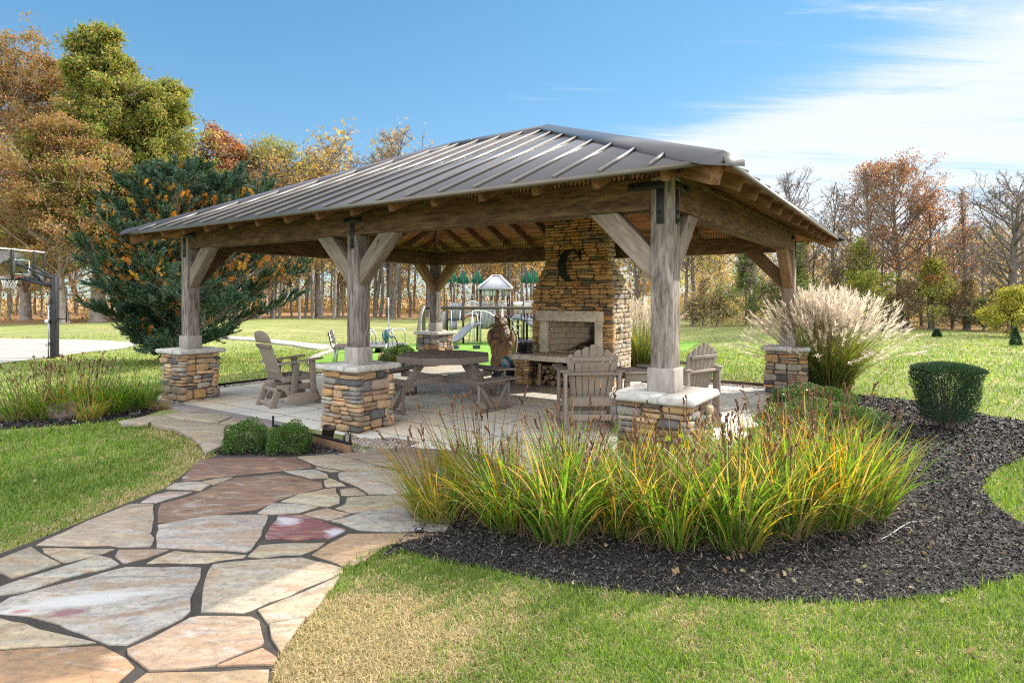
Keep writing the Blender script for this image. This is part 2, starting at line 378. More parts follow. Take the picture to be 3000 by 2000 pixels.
# ------------------------------------------------------------------ pavilion frame (origin at the near corner post, x along the front, y into the depth)
YAW = .5957
CX, CY = 1.3455, 5.3313
U = np.array([-math.cos(YAW), math.sin(YAW)]); Vv = np.array([math.sin(YAW), math.cos(YAW)])
def PW(a, b): return np.array([CX, CY]) - a * U + b * Vv        # pavilion (a,b) -> world
def PL(x, y): d = np.array([x - CX, y - CY]); return np.array([-(d @ U), d @ Vv])
L, W, OV = 7.85, 5.90, .681
ZP = .012
import bmesh
def drape(name, P, dz, m, step=1.0, parent=None, thick=0):
    bm = bmesh.new(); vs = [bm.verts.new((p[0], p[1], 0)) for p in P]; f = bm.faces.new(vs)
    if f.normal.z < 0 or f.calc_area() and (bm.normal_update() or f.normal.z < 0): f.normal_flip()
    bmesh.ops.triangulate(bm, faces=bm.faces[:])
    A = np.asarray(P)
    for ax in (0, 1):
        lo, hi = A[:, ax].min(), A[:, ax].max(); k = lo + step
        while k < hi:
            co = [0, 0, 0]; no = [0, 0, 0]; co[ax] = k; no[ax] = 1
            bmesh.ops.bisect_plane(bm, geom=bm.verts[:] + bm.edges[:] + bm.faces[:], plane_co=co, plane_no=no); k += step
    for v in bm.verts: v.co.z = float(gz(v.co.x, v.co.y)) + dz
    if thick:
        r = bmesh.ops.extrude_face_region(bm, geom=bm.faces[:])
        for e in r['geom']:
            if isinstance(e, bmesh.types.BMVert): e.co.z += thick
        bmesh.ops.recalc_face_normals(bm, faces=bm.faces[:])
    me = bpy.data.meshes.new(name); bm.to_mesh(me); bm.free(); me.materials.append(m)
    o = bpy.data.objects.new(name, me); col.objects.link(o)
    if parent: o.parent = parent
    return o
def Gs(pts, z=None): return [G(*p, z) for p in pts]
# ground: one sheet to the horizon
def axis(n0, step, far, m):
    a = np.arange(-n0, n0 + 1e-6, step); g = n0 + np.cumsum(np.geomspace(step * 1.5, far, m)); return np.concatenate([-g[::-1], a, g])
gx = axis(40, 1.0, 260, 16); gy = np.concatenate([-np.geomspace(400, 6, 10), np.arange(-4, 60, 1.0), 60 + np.cumsum(np.geomspace(2, 300, 16))])
XX, YY = np.meshgrid(gx, gy); ZZ = gz(XX, YY) ; nx, ny = len(gx), len(gy)
i, j = np.meshgrid(np.arange(nx - 1), np.arange(ny - 1)); q = (j * nx + i).ravel()
mb = MB(); mb.add(np.c_[XX.ravel(), YY.ravel(), ZZ.ravel()], np.stack([q, q + 1, q + nx + 1, q + nx], 1))
struct(mb.build('lawn', M['lawn'], smooth=True))
# flagstone path --------------------------------------------------
PATH = Gs([(-500, 1760), (0, 1628), (100, 1590), (372, 1478), (480, 1436), (598, 1348), (650, 1334), (860, 1332), (1000, 1322), (1430, 1335), (1500, 1400), (1400, 1480), (1250, 1545), (1180, 1582), (1000, 1668), (930, 1768), (822, 1905), (795, 1990), (785, 2150), (-500, 2150)], 0)
struct(drape('path', PATH, .0145, M['grit'], 5))
tan, pale, blue, brown, red, grey, ora = (.40, .29, .18), (.45, .385, .285), (.38, .36, .32), (.20, .125, .092), (.20, .12, .097), (.34, .305, .235), (.41, .255, .15)
purple = (.19, .07, .08)
ST = [
 ([(-250,1385),(0,1385),(400,1360),(590,1352),(770,1475),(640,1590),(-250,1640)], ora),
 ([(-250,1180),(0,1192),(150,1225),(330,1280),(556,1332),(400,1348),(0,1372),(-250,1372)], pale),
 ([(-30,1120),(60,1070),(370,990),(730,896),(1155,902),(1143,960),(1090,1080),(1093,1150),(1050,1195),(730,1343),(620,1343),(330,1225),(150,1177),(0,1167)], (.42, .40, .37)),
 ([(-120,1062),(20,1010),(130,970),(390,890),(560,836),(640,850),(688,885),(600,910),(370,965),(150,1040),(0,1060)], blue),
 ([(-140,900),(0,855),(180,786),(240,825),(352,880),(70,964),(10,935),(-140,925)], grey),
 ([(245,790),(660,796),(585,824),(400,868),(360,874),(290,835)], pale),
 ([(680,800),(975,800),(840,848),(710,878),(660,840)], (.34, .27, .24)),
 ([(842,878),(900,846),(1000,806),(1415,830),(1400,844),(1190,873)], pale),
 ([(205,774),(490,640),(730,545),(780,539),(882,541),(886,600),(872,768),(860,784)], (.40, .335, .27)),
 ([(906,658),(1120,622),(1250,602),(1530,601),(1538,615),(1500,720),(1440,800),(1410,813),(1000,794),(897,790),(905,690)], (.39, .355, .335)),
 ([(1592,606),(1740,602),(1990,690),(1890,738),(1530,738),(1522,724)], purple),
 ([(925,536),(1100,490),(1220,441),(1340,391),(1600,366),(1848,411),(1852,445),(1620,508),(1480,568),(1250,597),(1000,643),(908,640),(903,590)], brown),
 ([(1038,400),(1150,277),(1690,267),(1788,311),(1788,329),(1600,348),(1340,374),(1060,407)], red),
 ([(950,451),(1000,421),(1150,412),(1207,430),(1150,463)], blue),
 ([(1158,409),(1338,384),(1300,403),(1230,428)], grey),
 ([(805,530),(870,491),(970,467),(1105,469),(900,530)], (.37, .33, .31)),
 ([(1628,350),(1810,341),(1880,366),(1888,388),(1780,394)], blue),
 ([(1705,266),(1920,251),(2000,271),(2255,340),(1960,344),(1822,318)], grey),
 ([(1812,327),(1955,350),(1900,353),(1818,338)], grey),
 ([(1613,524),(1720,481),(1930,447),(1948,500),(1948,534),(1880,554)], (.37, .345, .26)),
 ([(1862,401),(1898,391),(1985,434),(1870,440)], pale),
 ([(1945,361),(1990,352),(2352,347),(2700,352),(2680,480),(2120,484),(2055,440),(1955,401)], blue),
 ([(1953,451),(2040,443),(2105,484),(1960,488)], grey),
 ([(1993,502),(2110,492),(2352,488),(2680,486),(2640,556),(2130,572),(2022,588),(1925,564),(1983,540)], grey),
 ([(1475,590),(1560,533),(1680,533),(1835,551),(1720,588),(1540,597)], blue),
 ([(1740,600),(1880,563),(2015,595),(1880,632)], (.38, .31, .25)),
 ([(1900,635),(2100,578),(2352,563),(2620,562),(2560,690),(2300,698),(2060,688)], (.29, .285, .27)),
 ([(1420,838),(1492,772),(1868,757),(1828,790),(1730,828),(1502,846)], grey),
 ([(1793,829),(1890,764),(2000,708),(2352,703),(2520,706),(2230,768),(2100,858),(1987,903)], (.40, .28, .18)),
 ([(1222,882),(1430,858),(1730,843),(1972,905),(1967,929),(1750,1018),(1440,1147),(1390,1163),(1148,1158),(1168,1000)], (.43, .38, .30)),
 ([(1484,1150),(1750,1042),(1955,950),(1800,1150),(1760,1183),(1545,1222)], pale),
 ([(1545,1228),(1758,1189),(1690,1260),(1640,1350),(1602,1383)], pale),
 ([(728,1370),(1090,1193),(1140,1182),(1440,1187),(1488,1211),(1522,1330),(1498,1348),(1230,1463),(860,1493),(733,1400)], (.44, .33, .25)),
 ([(1245,1470),(1510,1364),(1597,1421),(1558,1464)], (.38, .25, .17)),
 ([(842,1502),(1540,1482),(1545,1680),(690,1700),(760,1560)], tan),
 ([(1940,251),(2200,217),(2500,222),(2700,240),(2700,346),(2280,340),(2005,270)], (.25, .20, .165)),
 ([(560,1660),(640,1600),(755,1575),(690,1720),(560,1740)], tan),
]
path_root = thing('flagstone_paving', 'irregular flagstones laid as the walk that leads up to the pavilion', 'paving', (0, 0, 0)); path_root['kind'] = 'structure'
def rough_outline(P, amp, rr, seg=.09):
    out = []
    n = len(P)
    for k in range(n):
        a, b = np.asarray(P[k]), np.asarray(P[(k + 1) % n]); d = b - a; ln = np.linalg.norm(d); m = max(1, int(ln / seg)); nn = np.array([-d[1], d[0]]) / (ln + 1e-9)
        for q in range(m):
            t_ = q / m; out.append(a + d * t_ + nn * (rr.normal(0, amp) if q else rr.normal(0, amp * .4)))
    return np.array(out)
def stone_slab(P, c, z0, z1, rr, name='flagstone', parent=None, amp=.007, bevel=.004, mt=None):
    P = rough_outline(P, amp, rr); c = np.array(c) * rr.uniform(.93, 1.07)
    cm = P.mean(0); dzx, dzy = rr.normal(0, .0022, 2)
    m = MB(); m.prism(P, z0, z1, c)
    v = m.v[0]; k = len(P); v[k:, 2] += (v[k:, 0] - cm[0]) * dzx + (v[k:, 1] - cm[1]) * dzy
    return m.build(name, mt or M['flag'], parent, bevel=bevel)
r5 = np.random.default_rng(5)
def z7(x, y): return G(x / 1.96, 1200 + y / 1.96, .022)
def spot(x0, y0, x1, y1, ry, c):
    a, b = z7(x0, y0), z7(x1, y1); m_ = (a + b) / 2; d = b - a; return (m_[0], m_[1], np.linalg.norm(d) / 2, ry, math.atan2(d[1], d[0]), c)
fl_vein = m_flag('veined_flagstone', [spot(-60, 1150, 1000, 1030, .09, (.46, .45, .44)), spot(-40, 1150, 260, 1150, .07, (.50, .47, .44)), spot(250, 1180, 540, 1140, .055, (.20, .085, .10)), spot(40, 1160, 200, 1150, .03, (.32, .15, .12)), spot(450, 1230, 1080, 1110, .05, (.24, .16, .11))])
fl_plum = m_flag('plum_flagstone', [spot(1580, 620, 1720, 660, .09, (.42, .40, .42)), spot(1860, 720, 2000, 690, .10, (.40, .40, .43))])
for k, (P, c) in enumerate(ST): stone_slab(Gs([(x / 1.96, 1200 + y / 1.96) for x, y in P], .022), c, .0, .022 + r5.uniform(-.003, .004), r5, parent=path_root, mt={2: fl_vein, 10: fl_plum}.get(k))
# raised pale slabs of the side walk under the corner pier
for P, c in [([(678,62),(860,30),(940,27),(998,46),(868,62),(850,73),(700,74)], grey), ([(866,68),(1000,50),(1160,66),(1330,84),(1343,110),(1300,128),(1112,148),(1082,144),(1000,103),(882,84)], grey),
             ([(1105,151),(1300,131),(1330,150),(1310,185),(1180,240),(1150,190)], grey), ([(945,27),(1060,2),(1200,8),(1330,36),(1250,72),(1004,47)], (.36, .33, .25)), ([(1260,74),(1340,40),(1500,78),(1520,112),(1350,106),(1335,85)], (.35, .32, .25)), ([(1308,130),(1352,110),(1520,116),(1560,150),(1340,150)], grey)]:
    stone_slab(Gs([(x / 1.96, 1200 + y / 1.96) for x, y in P], .06), c, .0, .056 + r5.uniform(0, .006), r5, parent=path_root, bevel=.007)
# patio ------------------------------------------------------------
def Prect(a0, a1, b0, b1): return [PW(a0, b0), PW(a1, b0), PW(a1, b1), PW(a0, b1)]
t = NT('stamped_concrete')
v = t.coords('World'); mp = t.n('Mapping'); mp.vector_type = 'TEXTURE'; mp.inputs['Location'].default_value = (CX, CY, 0); mp.inputs['Rotation'].default_value = (0, 0, -YAW); t.link(v, mp.inputs[0])
ds = t.n('TexNoise'); t.link(mp.outputs[0], ds.inputs['Vector']); t.set(ds, Scale=2.2, Detail=4.0)
av = t.n('VectorMath'); av.operation = 'MULTIPLY_ADD'; t.link(ds.outputs['Color'], av.inputs[0]); av.inputs[1].default_value = (.09, .09, 0); t.link(mp.outputs[0], av.inputs[2])
br = t.n('TexBrick'); t.link(av.outputs[0], br.inputs['Vector']); t.set(br, Scale=1.0, Mortar_Size=.011, Mortar_Smooth=.4, Brick_Width=1.05, Row_Height=.62)
br.offset = .37; br.squash = 1.5; br.squash_frequency = 3
br.inputs['Color1'].default_value = (.50, .44, .345, 1); br.inputs['Color2'].default_value = (.45, .42, .37, 1); br.inputs['Mortar'].default_value = (.15, .125, .10, 1)
a = t.noise(mp.outputs[0], 1.3, 6, .6, .7); b = t.noise(mp.outputs[0], 14, 6, .7)
k = t.mix(1, br.outputs[0], t.ramp(a, [(.3, (.82, .88, .98)), (.5, (1, 1, 1)), (.72, (1.16, 1.05, .9))]), 'MULTIPLY')
k = t.mix(1, k, t.ramp(b, [(.3, (.86, .86, .86)), (.7, (1.08, 1.08, 1.08))]), 'MULTIPLY')
hh = t.mix(.3, t.math('SUBTRACT', 1.0, br.outputs['Fac']), b)
M['patio'] = t.done(k, t.ramp(a, [(.3, (.42, .42, .42)), (.7, (.6, .6, .6))]), t.bump(hh, .7, .012), 0, .45)
mb = MB(); P = Prect(-8.42, .38, -.36, 6.15); mb.prism(P, -.2, ZP); struct(mb.build('patio', M['patio']))
t = NT('clay_paver'); v = t.coords('World'); mp = t.n('Mapping'); mp.vector_type = 'TEXTURE'; mp.inputs['Location'].default_value = (CX, CY, 0); mp.inputs['Rotation'].default_value = (0, 0, -YAW); t.link(v, mp.inputs[0])
br = t.n('TexBrick'); t.link(mp.outputs[0], br.inputs['Vector']); t.set(br, Scale=1.0, Mortar_Size=.004, Brick_Width=.33, Row_Height=.5); br.offset = 0
br.inputs['Color1'].default_value = (.26, .215, .20, 1); br.inputs['Color2'].default_value = (.22, .19, .185, 1); br.inputs['Mortar'].default_value = (.08, .07, .06, 1)
b = t.noise(v, 40, 5, .7); M['paver'] = t.done(t.mix(1, br.outputs[0], t.ramp(b, [(.3, (.75, .75, .75)), (.7, (1.2, 1.2, 1.2))]), 'MULTIPLY'), .8, t.bump(b, .5, .005))
mb = MB(); mb.prism(Prect(-8.0, -4.42, -.63, -.362), -.2, ZP + .006); mb.prism(Prect(-3.42, -.5, -.63, -.362), -.2, ZP + .006)
struct(mb.build('patio_border', M['paver'], bevel=.006))
# planting beds -----------------------------------------------------
BED = Gs([(1105, 1640), (1180, 1618), (1262, 1640), (1480, 1680), (1640, 1715), (1900, 1747), (2200, 1764), (2500, 1770), (2740, 1752), (2880, 1722), (3000, 1685), (3300, 1620), (3300, 1580), (3000, 1540), (2920, 1492), (2877, 1432), (2905, 1388), (3000, 1345), (3400, 1280), (3400, 1262), (3000, 1237), (2900, 1222), (2700, 1180), (2500, 1160), (2380, 1146)], 0)
BED += [PW(.9, 5.6), PW(.2, 5.0), PW(.2, -.2), PW(-.3, -.5), PW(-2.2, -.5)] + Gs([(1290, 1440), (1235, 1540)], 0)
LBED = Gs([(-700, 1262), (0, 1251), (240, 1240), (346, 1231), (400, 1222), (480, 1196), (540, 1190), (500, 1150), (300, 1175), (0, 1190), (-700, 1205)], 0)
SBED = Gs([(602, 1322), (664, 1296), (765, 1266), (900, 1275), (1000, 1300), (1040, 1322), (1000, 1327), (860, 1336), (650, 1338)], 0)
CBED = [PW(-5.2, 6.1), PW(-2.6, 6.1), PW(-2.4, 7.4), PW(-5.2, 7.4)]
for n_, P in (('mulch_bed', BED), ('mulch_bed', LBED), ('mulch_bed', SBED), ('mulch_bed', CBED)): struct(drape(n_, P, .010, M['mulchbase'], 3))
def scatter(P, n, rr, k=0, exclude=()):
    P = np.asarray(P); lo, hi = P.min(0), P.max(0); out = np.zeros((0, 2))
    while len(out) < n:
        q = rr.uniform(lo, hi, (n * 3, 2)); q = q[poly_in(P, q[:, 0], q[:, 1])]
        r = np.linalg.norm(q, axis=1)
        if k: q = q[rr.random(len(q)) < (3.0 / np.maximum(r, 3.0)) ** k]
        for E_ in exclude: q = q[~poly_in(E_, q[:, 0], q[:, 1])]
        out = np.vstack([out, q])
    return out[:n]
def rotmats(n, rr, tilt):
    az = rr.uniform(0, 2 * math.pi, n); tx = rr.normal(0, tilt, n); ty = rr.normal(0, tilt, n)
    ex = np.stack([np.cos(az) * np.cos(tx), np.sin(az) * np.cos(tx), np.sin(tx)], 1)
    ey = np.stack([-np.sin(az) * np.cos(ty), np.cos(az) * np.cos(ty), np.sin(ty)], 1)
    return ex, ey
def chips(name, P, n, rr, label, k=1.0, exclude=()):
    q = scatter(P, n, rr, k, exclude); r = np.linalg.norm(q, axis=1)
    ex, ey = rotmats(n, rr, .38); sc = np.clip(r / 5, .75, 2)
    l = rr.uniform(.006, .024, n) * sc; w = rr.uniform(.0018, .0055, n) * sc; z = gz(q[:, 0], q[:, 1]) + .012 + rr.exponential(.007, n)
    c0 = np.c_[q, z]; a = ex * l[:, None]; b = ey * w[:, None]; up = np.cross(ex, ey) * (w * .5)[:, None]
    V = np.stack([c0 - a - b, c0 + a - b * .5 + up, c0 + a + b - up, c0 - a * .8 + b + up], 1).reshape(-1, 3)
    sh = rr.choice([.014, .03, .055, .095, .19], n, p=[.3, .29, .22, .13, .06]) * rr.uniform(.7, 1.3, n)
    C = sh[:, None] * np.array([1, .88, .78]) ; C = np.repeat(C, 4, 0)
    m = MB(); m.add(V, np.arange(4 * n).reshape(-1, 4), C); return stuff(m.build(name, M['chip']), label, 'mulch')
rc = np.random.default_rng(21)
chips('mulch', BED, 110000, rc, 'dark shredded bark mulch spread over the curved bed at right')
chips('mulch', LBED, 5000, rc, 'dark bark mulch under the grassy clump at far left')
chips('mulch', SBED, 4000, rc, 'dark bark mulch around the two small round shrubs')
_t = np.array([[1, 0, 0], [-1, 0, 0], [0, 1, 0], [0, -1, 0], [0, 0, 1], [0, 0, -1]], float)
_f = np.array([[0, 2, 4], [2, 1, 4], [1, 3, 4], [3, 0, 4], [2, 0, 5], [1, 2, 5], [3, 1, 5], [0, 3, 5]])
def pebbles(P, n, s, rr, label, z0=.012):
    q = scatter(P, n, rr); ex, ey = rotmats(n, rr, .3); ez = np.cross(ex, ey); s = rr.uniform(.5, 1.2, n) * s
    B = np.stack([ex * s[:, None], ey * (s * .75)[:, None], ez * (s * .55)[:, None]], 1)
    V = np.einsum('ij,njk->nik', _t, B) + np.c_[q, gz(q[:, 0], q[:, 1]) + z0][:, None]
    pal = np.array([(.42, .37, .31), (.30, .26, .22), (.5, .46, .4), (.2, .18, .16), (.36, .25, .17)]); C = np.repeat(pal[rr.integers(0, 5, n)] * rr.uniform(.7, 1.2, (n, 1)), 6, 0)
    m = MB(); m.add(V.reshape(-1, 3), (np.arange(n)[:, None, None] * 6 + _f[None]).reshape(-1, 3), C)
    return stuff(m.build('gravel', M['pebble'], smooth=True), label, 'gravel')
GB = Gs([(960, 1312), (1010, 1290), (1010, 1262), (1060, 1290), (1150, 1285), (1230, 1298), (1190, 1312), (1060, 1330)], 0)
struct(drape('gravel_bed', GB, .012, M['grit'], 3)); pebbles(GB, 2300, .011, rc, 'fine mixed gravel at the foot of the middle stone pier', .018)
GL = Prect(-8.75, -8.43, -.2, 6.4)
struct(drape('gravel_bed', GL, .008, M['grit'], 3)); pebbles(GL, 2600, .022, rc, 'brown river gravel along the far left edge of the patio')
GR = Prect(-2.4, .3, 6.16, 6.45)
struct(drape('gravel_bed', GR, .008, M['grit'], 3)); pebbles(GR, 1500, .022, rc, 'strip of river gravel behind the garden chairs')
# black edging
def edging(name, pts, h, th, m, label):
    b_ = MB()
    for a, b in zip(pts[:-1], pts[1:]):
        a3 = (*a, float(gz(*a)) + h / 2 - .01); b3 = (*b, float(gz(*b)) + h / 2 - .01); b_.bar(a3, b3, th, h + .04)
    return tag(b_.build(name, m, bevel=.004), label, 'edging')
edging('garden_edging', [PW(-8.78, -.1), PW(-8.78, 6.5), PW(-7.0, 6.5)], .07, .04, M['black'], 'black garden edging along the far left side of the patio')
edging('garden_edging', [PW(-2.5, 6.48), PW(.5, 6.48)], .06, .05, m_plain('worn_edging', (.16, .12, .08), .9, 0, .3), 'low worn edging board between the field and the garden chairs')
board = thing('edging_board', 'weathered edging board with black top beside the middle stone pier', 'edging', (0, 0, 0))
pa, pb, pc = [G(*p, 0) for p in ((800, 1272), (905, 1297), (1028, 1330))]
b_ = MB(); b_.bar((*pa, .045), (*pb, .045), .03, .1); b_.bar((*pb, .045), (*pc, .045), .03, .1); b_.build('plank', m_plain('rusty_board', (.17, .10, .05), .8, 0, .35, 4), board, bevel=.003)
b_ = MB(); b_.bar((*pa, .108), (*pb, .108), .034, .022); b_.bar((*pb, .108), (*pc, .108), .034, .022); b_.build('top_strip', M['black'], board, bevel=.003)
for p in ((1008, 1320), (1026, 1316), (800, 1257)):
    g_ = G(*p, 0); b_ = MB(); b_.box((*g_, .08), (.018, .035, .17)); b_.build('stake', M['black'], board, bevel=.002)
# concrete: court, walks, kerb
COURT = Gs([(-900, 985), (0, 992), (393, 1003), (405, 1010), (345, 1025), (255, 1033), (143, 1049), (0, 1066), (-900, 1130)])
court = struct(drape('court', COURT, .02, M['concrete'], 1))
dark = m_plain('dark_joint', (.06, .055, .05), .9)  # plain dark tone of the control joints
for a, b in (((0, 1011), (395, 1007)), ((0, 1027), (260, 1034)), ((0, 1052), (130, 1050))):
    pa, pb = G(*a), G(*b); d = (pb - pa) / np.linalg.norm(pb - pa); n_ = np.array([-d[1], d[0]]) * .02
    drape('control_joint', [pa + n_, pb + n_, pb - n_, pa - n_], .026, dark, 1, court)
WALK = Gs([(560, 982), (740, 991), (860, 1003), (985, 1015), (985, 1023), (930, 1026), (860, 1014), (735, 999), (560, 990)])
struct(drape('walk', WALK, .0, M['concrete'], 1, thick=.08))
KERB = [(985, 1021), (950, 1033), (918, 1046), (903, 1058), (903, 1070), (925, 1080), (990, 1086), (996, 1081), (940, 1075), (918, 1066), (919, 1058), (932, 1048), (965, 1036), (1000, 1024)]
struct(drape('kerb', Gs(KERB), .0, M['concrete'], .7, thick=.07))
TURF = Gs([(920, 1058), (932, 1049), (965, 1037), (1000, 1025), (1110, 1012), (1300, 1002), (1900, 996), (2050, 1000), (1950, 1045), (1700, 1068), (1350, 1082), (990, 1082), (935, 1074), (919, 1066)])
t = NT('playground_turf'); v = t.coords('World'); a = t.noise(v, 30, 5, .7); b = t.noise(v, .7, 3)
M['turf'] = t.done(t.mix(.4, t.ramp(a, [(.3, (.09, .19, .025)), (.7, (.2, .36, .06))]), t.ramp(b, [(.3, (.12, .23, .035)), (.7, (.22, .34, .07))])), .95, t.bump(a, .8, .02), 0, .1)
struct(drape('playground_turf', TURF, .02, M['turf'], 1))
# ------------------------------------------------------------------ grass blades, fallen leaves
PATIO = Prect(-8.8, .4, -.65, 6.5)
SIDE = Gs([(345, 1232), (420, 1224), (500, 1252), (560, 1275), (588, 1322), (640, 1330), (900, 1330), (1000, 1230), (500, 1190)], 0)
def blades(n, r0, r1, a0, a1, rr, straw_fn, name, label, kden=2.0):
    r = r0 * (r1 / r0) ** rr.random(n) if kden == 2 else rr.uniform(r0, r1, n)
    az = rr.uniform(a0, a1, n); x = r * np.sin(az); y = r * np.cos(az)
    ok = np.ones(n, bool)
    for P in (PATH, BED, LBED, PATIO, COURT, WALK, KERB_, SIDE, SBED, TURF): ok &= ~poly_in(P, x, y)
    x, y, r = x[ok], y[ok], r[ok]; n = len(x); s = np.clip(r / 4.2, .8, 4.5)
    nz_ = np.sin(x * 2.1 + 1.3 * np.sin(y * 1.7)) * .5 + np.sin(y * 3.1 + x * 1.2) * .3 + np.sin(x * 7.3 - y * 5.1) * .25
    n2_ = np.sin(x * 13 + 2 * np.sin(y * 9)) * np.sin(y * 15 + 1.7 * np.sin(x * 11)); st = straw_fn(x, y) + nz_ * .26 + n2_ * .30
    straw = rr.random(n) < st
    h = rr.uniform(.018, .052, n) * np.where(straw, .75, 1) * s ** .4; w = rr.uniform(.0014, .0031, n) * s; tall = rr.random(n) < .03; h = np.where(tall & (s < 2), h * 1.9, h)
    th = rr.uniform(0, 2 * math.pi, n); ln = np.where(straw, rr.uniform(.5, 1.6, n), rr.uniform(.15, .95, n)) * h
    d = np.stack([np.cos(th), np.sin(th), np.zeros(n)], 1); p = np.stack([-np.sin(th), np.cos(th), np.zeros(n)], 1) * w[:, None]
    c = np.stack([x, y, gz(x, y)], 1); up = np.array([0, 0, 1.])
    mid = c + d * (ln * .35)[:, None] + up * (h * .6)[:, None]; tip = c + d * ln[:, None] + up * (h * np.where(straw, .55, .95))[:, None]
    V = np.stack([c - p, c + p, mid + p * .8, mid - p * .8, tip], 1).reshape(-1, 3)
    k = np.arange(n)[:, None] * 5
    g1, g2, g3 = np.array([.07, .145, .02]), np.array([.165, .26, .04]), np.array([.30, .355, .085])
    t_ = rr.random((n, 1)); C = np.where(t_ < .5, g1 + (g2 - g1) * t_ * 2, g2 + (g3 - g2) * (t_ * 2 - 1))
    C = C * (1 + .28 * nz_[:, None]); S_ = np.array([.50, .38, .22]) * rr.uniform(.6, 1.25, (n, 1)); C = np.where(straw[:, None], S_, C)
    m = MB(); m.add(V, k + np.array([[0, 1, 2, 3]]), np.repeat(np.clip(C, .01, 1), 5, 0)); m.f[3].append(k + np.array([[3, 2, 4]]))
    return stuff(m.build(name, M['blade']), label, 'grass')
KERB_ = Gs(KERB)
dry = [(*G(1000, 1840, 0), .75), (*G(1250, 1900, 0), .6), (*G(900, 1960, 0), .7), (*G(1500, 1790, 0), .4), (*G(2000, 1830, 0), .3), (*G(1150, 1760, 0), .35), (*G(820, 2000, 0), .5)]
EDGE = Gs([(20, 1650), (190, 1590), (372, 1475), (470, 1430), (590, 1340), (560, 1290), (470, 1262)], 0)
def straw_near(x, y):
    s = np.full(len(x), .13)
    for a, b, r_ in dry: s += .42 * np.exp(-((x - a) ** 2 + (y - b) ** 2) / (r_ * .8) ** 2)
    E_ = np.asarray(EDGE); dm = np.full(len(x), 9.)
    for a, b in zip(E_[:-1], E_[1:]):
        ab = b - a; tt = np.clip(((x - a[0]) * ab[0] + (y - a[1]) * ab[1]) / (ab @ ab), 0, 1)
        dm = np.minimum(dm, np.hypot(x - a[0] - tt * ab[0], y - a[1] - tt * ab[1]))
    s += .75 * np.exp(-(dm / .33) ** 2)
    s = np.where((x < -1.3) & (y > 3.2), s - .08, s); return s
rg = np.random.default_rng(3)
blades(400000, 2.3, 9.5, -.93, .86, rg, straw_near, 'grass', 'short lawn grass, green mixed with dry straw-coloured blades, around the path and beds')
blades(150000, 9.0, 42, -.9, .85, rg, lambda x, y: np.where(x < 0, .3, .16), 'grass', 'mown grass of the wide field behind the pavilion')
def leaves_litter(n, rr, x0, x1, y0, y1, s, pal, label, ex=()):
    x = rr.uniform(x0, x1, n); y = rr.uniform(y0, y1, n); ok = np.ones(n, bool)
    for P in ex: ok &= ~poly_in(P, x, y)
    x, y = x[ok], y[ok]; n = len(x); e1, e2 = rotmats(n, rr, .35); sz = s * rr.uniform(.6, 1.3, n)
    c = np.stack([x, y, gz(x, y) + .03], 1); a = e1 * sz[:, None]; b = e2 * (sz * .6)[:, None]
    V = np.stack([c - a, c - b - np.array([0, 0, .004]), c + a, c + b + np.array([0, 0, .012])], 1).reshape(-1, 3)
    C = np.repeat(np.asarray(pal)[rr.integers(0, len(pal), n)] * rr.uniform(.7, 1.2, (n, 1)), 4, 0)
    m = MB(); m.add(V, np.arange(4 * n).reshape(-1, 4), C); return stuff(m.build('fallen_leaves', M['blade']), label, 'leaves')
pal_l = [(.42, .33, .09), (.36, .22, .07), (.5, .44, .16), (.28, .14, .06)]
leaves_litter(2600, rg, 4, 34, 9, 42, .06, pal_l, 'yellow and brown fallen leaves dotted over the sunny field at right', (BED, PATIO))
leaves_litter(1500, rg, -40, 4, 16, 70, .07, pal_l, 'fallen leaves dotted over the field at left', (PATIO, COURT))
leaves_litter(70, rg, -4.5, 3.5, 2.4, 7, .022, [(.42, .36, .22), (.36, .24, .12), (.46, .4, .27)], 'few curled dry leaves lying on the near lawn', (PATIO, BED, PATH))
leaves_litter(900, rg, .3, 6, 3.2, 9, .018, [(.3, .2, .1), (.36, .29, .16), (.16, .1, .06)], 'dry leaf scraps and straw caught among the mulch', (PATIO,))
# ------------------------------------------------------------------ pavilion
pav = thing('pavilion', 'open timber picnic pavilion on stone piers under a dark metal hip roof', 'pavilion', (CX, CY, 0), -YAW)
def timber(par, name, p0, p1, w, h, m, up=(0, 0, 1), bevel=.008, profile=None):
    """beam with its own local X along the grain; profile: list of (x, z) outline in that frame instead of a box"""
    p0 = Vector(p0); p1 = Vector(p1); d = (p1 - p0); ln = d.length; d.normalize()
    y = Vector(up).cross(d)
    if y.length < 1e-4: y = Vector((0, 1, 0))
    y.normalize(); z = d.cross(y)
    b = MB()
    if profile is None: b.box((ln / 2, 0, 0), (ln, w, h))
    else: b.prism(profile, -w / 2, w / 2, T=lambda x, zz, yy: (x, -yy, zz))
    o = b.build(name, m, par, bevel=bevel)
    o.matrix_local = Matrix(((d.x, y.x, z.x, p0.x), (d.y, y.y, z.y, p0.y), (d.z, y.z, z.z, p0.z), (0, 0, 0, 1)))
    return o
BB, BT = 2.385, 2.668           # beam bottom / top
PALS = [(.40, .26, .145), (.43, .29, .165), (.33, .22, .135), (.27, .21, .16), (.20, .18, .165), (.30, .26, .215), (.43, .25, .115), (.105, .10, .10), (.24, .155, .105), (.46, .34, .215)]
